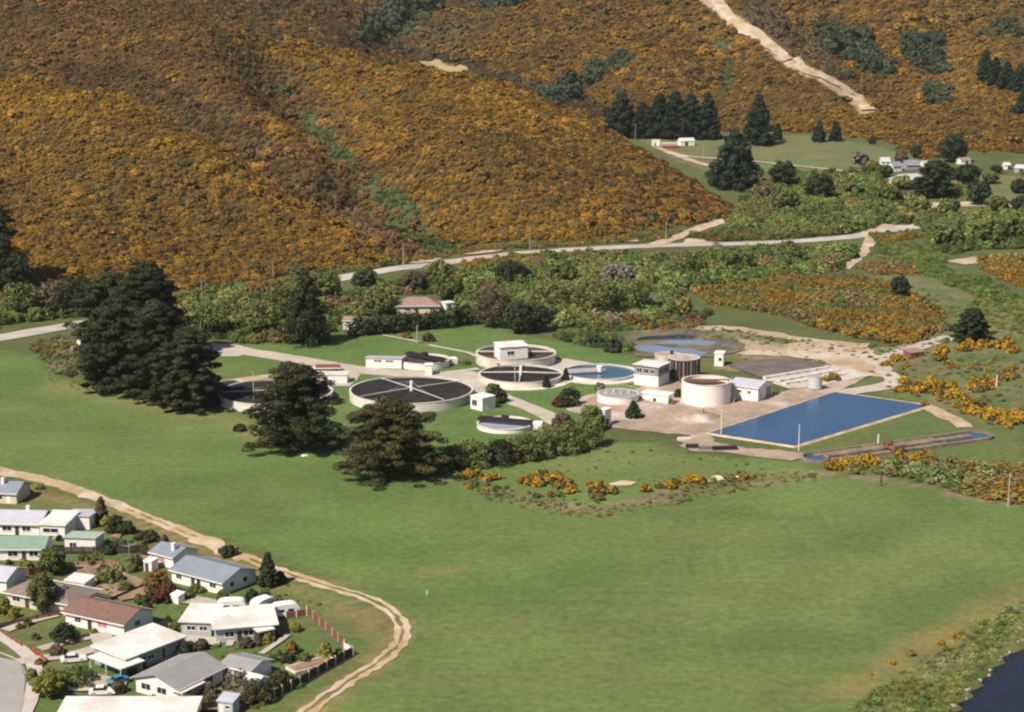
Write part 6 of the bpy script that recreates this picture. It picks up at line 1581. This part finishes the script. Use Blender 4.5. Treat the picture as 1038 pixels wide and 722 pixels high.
# behind the works
VG = 'trees in the green belt behind the works'
for (px, py, h, w, lm, lab) in (
        (213, 342, 34, 44, 'broad', 'leafy green tree just right of the dark clump by the service road'), (240, 330, 34, 50, 'broad_light', 'light green tree above the service road'),
        (262, 340, 36, 46, 'broad_light', 'pale green bushy tree left of the dark conical tree'), (286, 330, 40, 48, 'broad', 'green bushy tree behind the dark conical tree'),
        (330, 310, 36, 40, 'broad', 'bright leafy tree between the road and the conical tree'), (385, 318, 26, 40, 'broad_light', 'light green tree left of the red roofed house'),
        (370, 296, 22, 30, 'broad_dark', 'dark green tree at the roadside above the red roofed house'), (455, 305, 24, 34, 'broad', 'green tree right of the red roofed house'),
        (445, 290, 24, 36, 'broad_light', 'light green roadside tree above the red roofed house'), (420, 296, 20, 30, 'dull', 'brown leaved tree behind the red roofed house'),
        (500, 332, 38, 44, 'dull', 'large brownish tree at the right end of the clipped hedge'), (526, 338, 32, 36, 'broad_dark', 'dark green tree beside the large brownish tree'),
        (545, 336, 26, 36, 'broad_dark', 'dark low tree right of the large brownish tree'), (560, 318, 34, 52, 'broad_light', 'pale green willow above the rear dark tank'),
        (600, 320, 38, 58, 'broad_light', 'broad pale green willow above the blue clarifier'), (640, 318, 34, 52, 'broad', 'green willow left of the ponds'), (628, 296, 26, 44, 'grey_twigs', 'greyish half bare willow in the middle of the green belt'),
        (520, 290, 24, 38, 'broad_dark', 'dark green tree in the belt below the road'), (570, 288, 22, 36, 'broad', 'green tree below the road at the middle of the belt'), (700, 282, 24, 40, 'broad', 'green tree in the belt left of the gorse flat'),
        (745, 276, 22, 44, 'broad', 'green tree in the belt above the gorse flat'), (800, 268, 20, 40, 'broad', 'green tree in the belt left of the dirt track')):
    bare = lm == 'grey_twigs'
    plant('willow' if 'willow' in lab else 'leafy_tree', 'bare' if bare else 'round', lm, px, py, h, w, lab, 'tree', VG, per=60, bark='bark_grey' if bare else 'bark')
# clipped hedge behind the lawn and hedge below the works
def hedge(name, pix, h, wd, leafm, label, per_m=26, leaf=0.35):
    w_ = smooth_path([Vector((p.x, p.y, 0)) for p in (at(*q_) for q_ in pix)], 1.4); rng = np.random.default_rng(len(pix) * 31)
    C, R = [], []
    for p in w_:
        for k in range(5):
            C.append((p.x + rng.uniform(-0.5, 0.5) * wd, p.y + rng.uniform(-0.5, 0.5) * wd, h * (0.12 + 0.16 * k + 0.06 * rng.random()))); R.append(wd * 0.42 * (0.8 + 0.4 * rng.random()))
    o = empty(name, w_[0], 0, label, 'hedge')
    C = np.array(C) - np.array(w_[0])
    me = puffs_mesh('foliage', C, np.array(R), per_m, leaf, rng, F[leafm]); link('foliage', me, o)
    mb = MB()
    for p in w_[::2]: mb.tube(p - w_[0], p - w_[0] + Vector((0.2, 0.1, h * 0.7)), 0.07, 0.03, 5)
    st_ = mb.build('stem', M['bark'], o); st_['kind'] = 'stuff'
    return o
hedge('clipped_hedge', [(360, 341), (390, 338), (420, 335), (450, 332), (479, 328)], 6.2, 4.6, 'broad_dark', 'long dark clipped hedge between the works lawn and the red roofed house', 34, 0.5)
HG = 'shrubs of the leafy hedge below the round tanks'
for i, (px, py, h, w, lm, lab) in enumerate((
        (462, 473, 24, 36, 'broad', 'leafy shrub at the left end of the hedge by the bronze macrocarpa'), (484, 472, 24, 38, 'broad', 'leafy shrub in the left half of the hedge below the low clarifier'),
        (508, 469, 26, 40, 'broad_dark', 'dark leafy shrub in the hedge straight below the low clarifier'), (532, 465, 26, 40, 'broad', 'leafy shrub in the hedge below the service road end'),
        (552, 461, 30, 40, 'broad', 'taller leafy shrub near the middle of the hedge'), (574, 458, 32, 40, 'broad', 'tallest leafy shrub of the hedge near its right end'), (594, 452, 34, 36, 'broad', 'leafy shrub at the right end of the hedge beside the tall white hut'),
        (600, 436, 26, 28, 'broad', 'leafy shrub behind the right end of the hedge'), (570, 440, 22, 30, 'dull', 'brownish shrub behind the hedge by the service road'),
        (520, 461, 20, 32, 'broad_light', 'light green shrub at the back of the hedge'), (474, 463, 18, 32, 'broad_light', 'light green shrub at the back left of the hedge'))):
    plant('hedge_shrub', 'shrub', lm, px, py, h, w, lab, 'shrub', HG, per=110, part='foliage')
SG = 'ornamental shrubs on the works lawn'
for (px, py, h, w, k, lm, lab) in ((504, 408, 19, 20, 'shrub', 'broad_dark', 'dark round shrub beside the white cube hut'), (498, 402, 14, 13, 'shrub', 'broad', 'smaller green shrub behind the dark one by the cube hut'),
        (554, 393, 13, 6, 'pine', 'broad_dark', 'slim dark cypress left of a pair at the low black filter'), (573.5, 386, 12, 5, 'pine', 'broad_dark', 'slim dark cypress right of a pair at the low black filter'),
        (577, 412, 20, 24, 'shrub', 'broad_dark', 'dark green shrub on the lawn by the service road'), (568, 412, 11, 16, 'shrub', 'maroon', 'reddish shrub on the lawn by the service road'),
        (412, 343, 6, 9, 'shrub', 'rust', 'small russet shrub left of the mast'), (434, 346, 9, 12, 'shrub', 'dull', 'grey brown round shrub right of the mast'),
        (642, 424, 17, 15, 'pine', 'broad_dark', 'dark cone shaped shrub on the sandy mound'), (653, 407, 8, 7, 'shrub', 'broad_dark', 'small dark shrub against the low flat roofed hut'), (688, 403, 9, 8, 'shrub', 'broad_dark', 'small dark shrub at the foot of the tall pink tank'),
        (608, 396, 8, 11, 'shrub', 'broad', 'small green shrub on the bank behind the short tank'), (679, 411, 6, 9, 'shrub', 'lime', 'yellow green tuft at the right end of the low flat roofed hut'), (473, 369.5, 5, 8, 'shrub', 'lime', 'yellow bush at the foot of the pump house stair'),
        (243, 437, 7, 12, 'shrub', 'broad_dark', 'low dark shrub on the grass left of the lone macrocarpa'), (845, 386, 8, 14, 'shrub', 'rust', 'russet gorse clump behind the grey drum'), (837, 387, 6, 9, 'shrub', 'gorse', 'small gorse clump behind the grey drum'),
        (602, 350, 12, 22, 'shrub', 'broad_dark', 'low dark shrub above the blue clarifier'), (622, 356, 12, 22, 'shrub', 'broad_dark', 'low dark shrub left of the pond'), (600, 345, 9, 12, 'shrub', 'rust', 'yellowish shrub between two dark shrubs above the blue clarifier'),
        (641, 329, 10, 30, 'shrub', 'rust', 'russet bush patch on the left shore of the pond'), (700, 327, 8, 16, 'shrub', 'maroon', 'reddish bush on the far shore of the pond')):
    plant('garden_shrub' if k == 'shrub' else 'cypress', k, lm, px, py, h, w, lab, 'shrub' if k == 'shrub' else 'tree', SG, per=70, part='foliage')
# beyond the road
FG = 'dark pines standing in a row on the far meadow'
for (px, py, h, w, lab) in ((630, 139, 44, 34, 'dark pine at the left end of the meadow row'), (651, 140, 34, 26, 'shorter dark pine second in the meadow row'), (668, 140, 42, 30, 'dark pine third in the meadow row, behind the red and white bus'),
        (684, 141, 46, 32, 'tall dark pine fourth in the meadow row'), (700, 141, 45, 30, 'tall dark pine fifth in the meadow row'), (717, 141, 44, 26, 'dark pine at the right end of the meadow row')):
    plant('pine_tree', 'pine', 'pine', px, py, h, w, lab, 'tree', FG, per=90, leaf=0.75)
plant('pine_tree', 'pine', 'pine', 768, 147, 48, 30, 'tall dark pine alone on the meadow right of the row', 'tree', None, per=90, leaf=0.75)
plant('macrocarpa', 'pine', 'pine', 744, 191, 56, 54, 'biggest dark rounded tree below the meadow tracks', 'tree', None, per=110, leaf=0.7)
for (px, py, h, w, k, lm, lab) in ((788, 142, 15, 9, 'pine', 'pine', 'small dark pine just right of the tall lone pine'), (830, 144, 20, 12, 'pine', 'pine', 'left one of two small dark pines on the upper meadow'), (847, 143, 18, 11, 'pine', 'pine', 'right one of two small dark pines on the upper meadow'),
        (793, 190, 26, 30, 'round', 'broad_dark', 'dark tree below the meadow track right of the biggest one'), (830, 206, 30, 34, 'round', 'broad_dark', 'dark rounded tree in the far green bush'), (872, 172, 18, 20, 'bare', 'grey_twigs', 'grey leafless tree by the meadow track'),
        (884, 173, 10, 14, 'round', 'lime', 'yellow green bush beside the grey leafless tree'), (947, 200, 36, 38, 'macrocarpa', 'broad_dark', 'large dark tree in front of the pinkish roofed meadow house'), (966, 165, 28, 30, 'round', 'broad_dark', 'dark tree at the gorse edge behind the meadow houses'),
        (980, 188, 20, 30, 'round', 'broad_dark', 'spreading dark tree right of the meadow houses'), (991, 208, 24, 28, 'round', 'broad_dark', 'dark rounded tree by the sandy clearing'), (928, 160, 13, 11, 'round', 'broad_dark', 'small dark tree behind the slate blue house'),
        (1032, 196, 13, 18, 'round', 'broad_dark', 'dark tree at the right edge near the sandy clearing'), (913, 168, 14, 14, 'round', 'dull', 'brown leafed tree between the meadow houses'), (864, 179, 9, 9, 'round', 'dull', 'small brown tree at the end of the meadow track'),
        (884, 146, 5, 7, 'round', 'broad_dark', 'tiny dark bush high on the meadow'), (795, 216, 22, 32, 'round', 'broad', 'green tree below the biggest dark tree'), (860, 200, 18, 30, 'round', 'broad_light', 'light green tree in the far green bush'),
        (775, 205, 16, 26, 'round', 'dull', 'brownish bush under the biggest dark tree'), (900, 208, 18, 30, 'round', 'broad', 'green tree in the far bush before the meadow houses'), (930, 218, 18, 30, 'round', 'broad_light', 'light green tree in the far bush by the sandy clearing'),
        (960, 252, 26, 36, 'round', 'broad', 'green tree at the left end of the right hand bush'), (1000, 250, 28, 42, 'round', 'broad', 'green tree in the middle of the right hand bush'), (1034, 246, 28, 40, 'round', 'broad', 'green tree at the right edge of the right hand bush')):
    plant('small_tree' if k != 'pine' else 'pine_tree', k, lm, px, py, h, w, lab, 'tree', 'trees beyond the valley road', per=55, leaf=0.7, bark='bark_grey' if k == 'bare' else 'bark')
RG = 'dark pines on the upper right gorse slope'
for (px, py, h, w, lab) in ((998, 82, 30, 16, 'dark pine at the left end of the upper right slope clump'), (1008, 86, 26, 18, 'dark pine second from the left on the upper right slope'), (1020, 90, 26, 20, 'dark pine in the middle of the upper right slope clump'), (1033, 93, 26, 20, 'dark pine at the right of the upper right slope clump'), (1036, 116, 22, 18, 'dark pine below the upper right slope clump')):
    plant('pine_tree', 'pine', 'pine', px, py, h, w, lab, 'tree', RG, per=60, leaf=0.8)
# the settlement's trees
TG = 'trees and shrubs in the settlement gardens'
for (px, py, h, w, k, lm, lab) in ((44, 622, 42, 34, 'round', 'broad', 'leafy green tree in front of the taupe hipped roof'), (53, 582, 27, 30, 'round', 'broad', 'round green tree below the green roofed house'), (26, 580, 14, 18, 'shrub', 'lime', 'yellow green shrub below the green roofed house'),
        (161, 604, 30, 32, 'shrub', 'rust', 'large rust coloured bush left of the blue grey gabled house'), (165, 610, 16, 22, 'shrub', 'maroon', 'maroon bush in front of the rust coloured bush'), (272, 594, 34, 18, 'pine', 'broad_dark', 'dark upright tree at the right gable of the blue grey gabled house'), (283, 591, 12, 14, 'shrub', 'broad_dark', 'low dark shrub right of the dark upright tree'),
        (103, 530, 26, 14, 'pine', 'dull', 'slender brown tree beside the track above the white shed'), (118, 540, 19, 20, 'shrub', 'broad_dark', 'round dark shrub near the track'), (129, 541, 14, 16, 'shrub', 'broad_dark', 'dark shrub right of the round one near the track'),
        (108, 535, 13, 10, 'shrub', 'lime', 'yellow shrub beside the round dark shrub'), (150, 548, 10, 26, 'shrub', 'macrocarpa_brown', 'brown scrubby bush at the end of the timber fence'), (167, 552, 10, 8, 'shrub', 'dull', 'small brown bush behind the pink curtained cottage'),
        (232, 563, 10, 22, 'shrub', 'broad_dark', 'low dark bush between the blue grey roof and the track'), (65, 650, 20, 30, 'shrub', 'broad_dark', 'low dark spreading shrub on the front lawn'), (50, 706, 26, 40, 'round', 'lime', 'big yellow green tree by the street'), (78, 692, 16, 40, 'shrub', 'broad', 'green shrub bed before the open carport'),
        (32, 690, 14, 12, 'shrub', 'broad', 'green shrub on the pavement edge'), (4, 622, 18, 14, 'shrub', 'lime', 'yellow green shrub at the left edge below the mauve roof'), (14, 626, 10, 10, 'shrub', 'lime', 'small yellow green shrub right of the edge one'),
        (145, 612, 8, 18, 'shrub', 'broad', 'low green shrub in the garden behind the red brown roof'), (110, 590, 16, 26, 'shrub', 'broad_light', 'light green shrub in the back garden'), (136, 578, 18, 20, 'shrub', 'broad', 'green shrub before the little red shed'), (95, 572, 10, 20, 'shrub', 'broad', 'green shrub behind the brown garden fence'),
        (178, 640, 12, 14, 'shrub', 'broad_light', 'bright green shrub left of the square annexe'), (292, 672, 10, 18, 'shrub', 'broad_dark', 'round dark shrub by the raised bed'), (308, 671, 9, 14, 'shrub', 'broad', 'green shrub behind the raised bed'), (330, 666, 18, 12, 'shrub', 'lime', 'yellow green shrub inside the fence corner'),
        (240, 706, 28, 26, 'bare', 'grey_twigs', 'twiggy brown tree beside the white glasshouse'), (262, 712, 26, 30, 'shrub', 'macrocarpa_brown', 'brown green bush inside the dark board fence'), (285, 693, 14, 26, 'shrub', 'macrocarpa_brown', 'low brown shrub along the dark board fence'), (214, 716, 16, 18, 'shrub', 'dull', 'dull brown shrub behind the pale blue garden shed'),
        (157, 720, 15, 22, 'bare', 'grey_twigs', 'bare twiggy shrub in front of the nearest white roof'), (167, 660, 12, 16, 'shrub', 'rust', 'tan shrub against the grey side of the long house'), (254, 690, 8, 10, 'shrub', 'maroon', 'small reddish shrub by the low grey garage'), (198, 600, 7, 16, 'shrub', 'broad', 'low green shrub along the blue grey gabled house')):
    plant('garden_tree' if k in ('round', 'pine', 'bare') else 'garden_shrub', k, lm, px, py, h, w, lab, 'tree' if k in ('round', 'pine', 'bare') else 'shrub', TG, per=80 if k != 'bare' else 14, part='foliage' if k == 'shrub' else 'crown', bark='bark_grey' if k == 'bare' else 'bark')

PLG = 'small garden plants in the settlement'
_r = random.Random(77)
_src = [plant('garden_plant', 'shrub', lm, 300, 640, h, h * 1.2, 'x', 'shrub', PLG, per=50, part='foliage') for lm, h in (('broad', 6), ('broad_dark', 7), ('rust', 5), ('lime', 5), ('dull', 6))]
_spots = [(20, 637), (28, 634), (36, 648), (88, 646), (96, 643), (58, 664), (64, 662), (40, 674), (112, 700), (120, 702), (134, 684), (186, 664), (194, 660), (204, 658), (250, 656), (262, 655), (272, 652), (283, 646), (300, 640), (282, 664), (276, 670), (256, 676),
          (296, 662), (316, 668), (344, 662), (226, 610), (236, 612), (206, 600), (192, 607), (186, 622), (182, 632), (150, 618), (140, 606), (128, 598), (120, 590), (104, 582), (98, 566), (84, 568), (118, 556), (126, 552), (138, 558), (146, 566), (110, 562), (60, 548), (52, 528), (30, 500), (40, 496),
          (268, 606), (256, 610), (280, 612), (230, 698), (206, 712), (212, 704), (246, 712), (276, 700), (16, 590), (30, 594), (10, 576), (170, 630), (166, 636)]
_what = ('small green plant', 'small dark plant', 'small russet plant', 'small yellow green plant', 'small dull plant')
_used = set()
for _k, (px, py) in enumerate(_spots):
    i = _r.randrange(5)
    lab = _what[i] + ' growing in a settlement garden bed or along a wall'
    if i not in _used: o = _src[i]; _used.add(i); o.location = at(px, py); o['label'] = lab
    else: o = plant_copy(_src[i], px, py, 1.0, lab)
    s_ = _r.uniform(0.8, 1.9); o.scale = (s_, s_, s_ * _r.uniform(0.7, 1.2))
for (px, py, h, w, k, lm, lab) in ((896, 180, 12, 20, 'round', 'broad', 'green tree before the two storey meadow house'), (914, 192, 13, 22, 'round', 'broad_light', 'light green bush before the pinkish roofed house'), (932, 192, 11, 18, 'round', 'broad', 'green bush at the foot of the pinkish roofed house'),
        (958, 182, 14, 20, 'round', 'broad_dark', 'dark bush behind the large dark meadow tree'), (972, 178, 10, 16, 'round', 'lime', 'yellow green bush near the red roofed meadow shed'), (1004, 186, 11, 18, 'round', 'broad', 'green bush on the far green beyond the sandy clearing'), (1012, 214, 14, 24, 'round', 'broad', 'green tree below the sandy clearing'),
        (1036, 216, 16, 26, 'round', 'broad_dark', 'dark tree below the sandy clearing at the right edge'), (962, 218, 16, 26, 'round', 'broad', 'green tree left of the sandy clearing'), (1010, 176, 8, 12, 'round', 'broad_dark', 'small dark bush by the sheds at the right edge'), (942, 178, 9, 14, 'round', 'dull', 'brownish bush between the meadow houses and the large dark tree')):
    plant('small_tree', k, lm, px, py, h, w, lab, 'tree', 'trees beyond the valley road', per=55, leaf=0.7)
# ------------------------------------------------------------------ gorse bushes one can count
protos_g = []
def gproto(i, lm, h, w):
    rng = np.random.default_rng(400 + i)
    C, R, ends, fl = crown('shrub', rng, 1.0)
    C = np.array(C) * [w, w, h]; R = np.array(R) * w * 0.95
    cm = puffs_mesh('foliage', C, R, 60, 0.20, rng, F[lm]); tm = limbs_mesh('stem', [(e[0] * w, e[1] * w, e[2] * h) for e in ends], 0.1, 0.06, rng, M['bark'], top=h * 0.7)
    protos_g.append((cm, tm, lm))
for i in range(4): gproto(i, 'gorse', 1.9, 3.0)
for i in range(3): gproto(4 + i, 'gorse_thin', 1.7, 2.8)
def gorse_line(pix, n, spread, label, group, s0=0.5, s1=1.1, thin=0.3, seed=1):
    r = random.Random(seed * 13); L = [0]
    for a, b in zip(pix[:-1], pix[1:]): L.append(L[-1] + math.hypot(b[0] - a[0], (b[1] - a[1]) * 2))
    for k in range(n):
        d = (k + r.uniform(0.1, 0.9)) / n * L[-1]; i = max(j for j in range(len(L) - 1) if L[j] <= d); t = (d - L[i]) / max(1e-6, L[i + 1] - L[i])
        px = pix[i][0] + (pix[i + 1][0] - pix[i][0]) * t + r.gauss(0, spread); py = pix[i][1] + (pix[i + 1][1] - pix[i][1]) * t + r.gauss(0, spread * 0.35)
        pick = r.choice([4, 5, 6]) if r.random() < thin else r.randrange(4)
        cm, tm, lm = protos_g[pick]; s = r.uniform(s0, s1)
        o = empty('gorse_bush', at(px, py), r.uniform(0, 6.28), label, 'gorse bush', group)
        o.scale = (s * r.uniform(0.85, 1.2), s * r.uniform(0.85, 1.2), s * r.uniform(0.8, 1.15)); link('foliage', cm, o); link('stem', tm, o)
gorse_line([(536, 494), (548, 490), (565, 492), (585, 496), (605, 500), (620, 504)], 24, 9, 'flowering gorse bush in the dense patch at the playing field corner', 'gorse patch at the field corner', 0.6, 1.3, 0.35, 1)
gorse_line([(470, 484), (484, 482), (500, 486)], 6, 4, 'flowering gorse bush in the small patch below the hedge', 'gorse patch below the hedge', 0.6, 1.1, 0.1, 2)
gorse_line([(655, 498), (672, 494), (700, 490), (712, 486)], 7, 6, 'flowering gorse bush on the rough strip left of the pale boulders', 'gorse bushes along the field edge', 0.6, 1.15, 0.3, 3)
gorse_line([(730, 487), (755, 486), (770, 483)], 4, 3, 'flowering gorse bush among the pale boulders', 'gorse bushes among the boulders', 0.5, 1.0, 0.3, 4)
gorse_line([(915, 390), (935, 396), (960, 398), (975, 408), (1000, 420), (1036, 428)], 46, 10, 'bright yellow gorse bush in the chain running down from the gravel road bend', 'gorse chain right of the lagoon', 0.7, 1.55, 0.05, 5)
gorse_line([(940, 364), (960, 356), (985, 354), (1010, 352), (1038, 356)], 22, 6, 'yellow gorse bush on the rise below the dark rounded tree', 'gorse below the dark rounded tree', 0.7, 1.5, 0.2, 6)
gorse_line([(890, 372), (910, 366), (925, 368), (915, 378)], 10, 4, 'gorse bush beside the bend of the gravel road', 'gorse by the gravel road bend', 0.5, 1.1, 0.4, 15)
gorse_line([(960, 372), (985, 376), (1030, 372)], 14, 7, 'gorse bush on the rough grass above the yellow chain', 'gorse on the rough grass', 0.4, 1.1, 0.3, 16)
gorse_line([(985, 394), (1005, 388), (1030, 384)], 16, 7, 'yellow gorse bush in the scattered patch on the right slope', 'scattered gorse on the right slope', 0.6, 1.4, 0.25, 7)
gorse_line([(835, 476), (850, 474), (870, 470), (886, 470)], 12, 4, 'yellow gorse bush just beyond the left end of the looped channel', 'gorse by the looped channel', 0.7, 1.3, 0.2, 8)
gorse_line([(905, 471), (935, 464), (955, 470)], 9, 5, 'yellow gorse bush between the looped channel and the rough corner', 'gorse by the rough corner', 0.5, 1.1, 0.3, 9)
gorse_line([(872, 686), (920, 668), (930, 664), (985, 640), (1030, 612)], 8, 5, 'small flowering gorse bush on the river bank', 'gorse on the river bank', 0.25, 0.55, 0.5, 10)
gorse_line([(460, 490), (500, 500)], 3, 3, 'stunted gorse bush on the rough strip below the hedge', 'stunted gorse below the hedge', 0.4, 0.7, 0.3, 11)
gorse_line([(520, 466), (530, 470)], 2, 2, 'small gorse bush in front of the leafy hedge', 'gorse before the leafy hedge', 0.5, 0.8, 0.0, 12)
gorse_line([(924, 396), (950, 425)], 2, 3, 'single gorse bush on the bank by the lagoon corner', 'gorse at the lagoon corner', 0.6, 0.9, 0.0, 13)
gorse_line([(586, 468), (600, 470), (700, 468), (730, 474), (800, 474)], 6, 5, 'low dull gorse tuft scattered on the rough paddock', 'tufts on the rough paddock', 0.25, 0.5, 0.6, 14)
# rocks of the river bank
RB = random.Random(5)
rock_me = []
for i in range(4):
    bm = bmesh.new(); bmesh.ops.create_icosphere(bm, subdivisions=2, radius=0.5)
    for v in bm.verts: v.co *= 1 + 0.5 * (float(vnoise(v.co.x * 3 + i * 7, v.co.y * 3 + v.co.z * 5, 9)) - 0.5)
    me = bpy.data.meshes.new('rock'); bm.to_mesh(me); bm.free(); me.materials.append(M['rock']); rock_me.append(me)
for k in range(34):
    t = (k + RB.random()) / 34; px = 1038 - 74 * t + RB.gauss(0, 2.0); py = 647 + 74 * t ** 1.05 + RB.gauss(0, 1.5)
    o = link('rock', RB.choice(rock_me), None, at(px, py) + Vector((0, 0, 0.1))); s = RB.uniform(0.3, 0.95); o.scale = (s, s, s * 0.7); o.rotation_euler.z = RB.uniform(0, 6)
    tag(o, 'pinkish grey rock along the edge of the dark river', 'rock', 'rocks along the river edge')
# ------------------------------------------------------------------ thin air between the camera and the far slopes
hz = MB().box(-2600, 2600, -500, 3900, -8, 420).build('haze', None); hz['kind'] = 'stuff'
hm = bpy.data.materials.new('haze'); hm.use_nodes = True; nt = hm.node_tree; nt.nodes.clear()
pv = nt.nodes.new('ShaderNodeVolumePrincipled'); pv.inputs['Density'].default_value = 0.000028; pv.inputs['Color'].default_value = (0.93, 0.93, 0.95, 1); pv.inputs['Anisotropy'].default_value = 0.2
mo = nt.nodes.new('ShaderNodeOutputMaterial'); nt.links.new(pv.outputs[0], mo.inputs['Volume']); hz.data.materials.append(hm)
sc.cycles.volume_bounces = 0
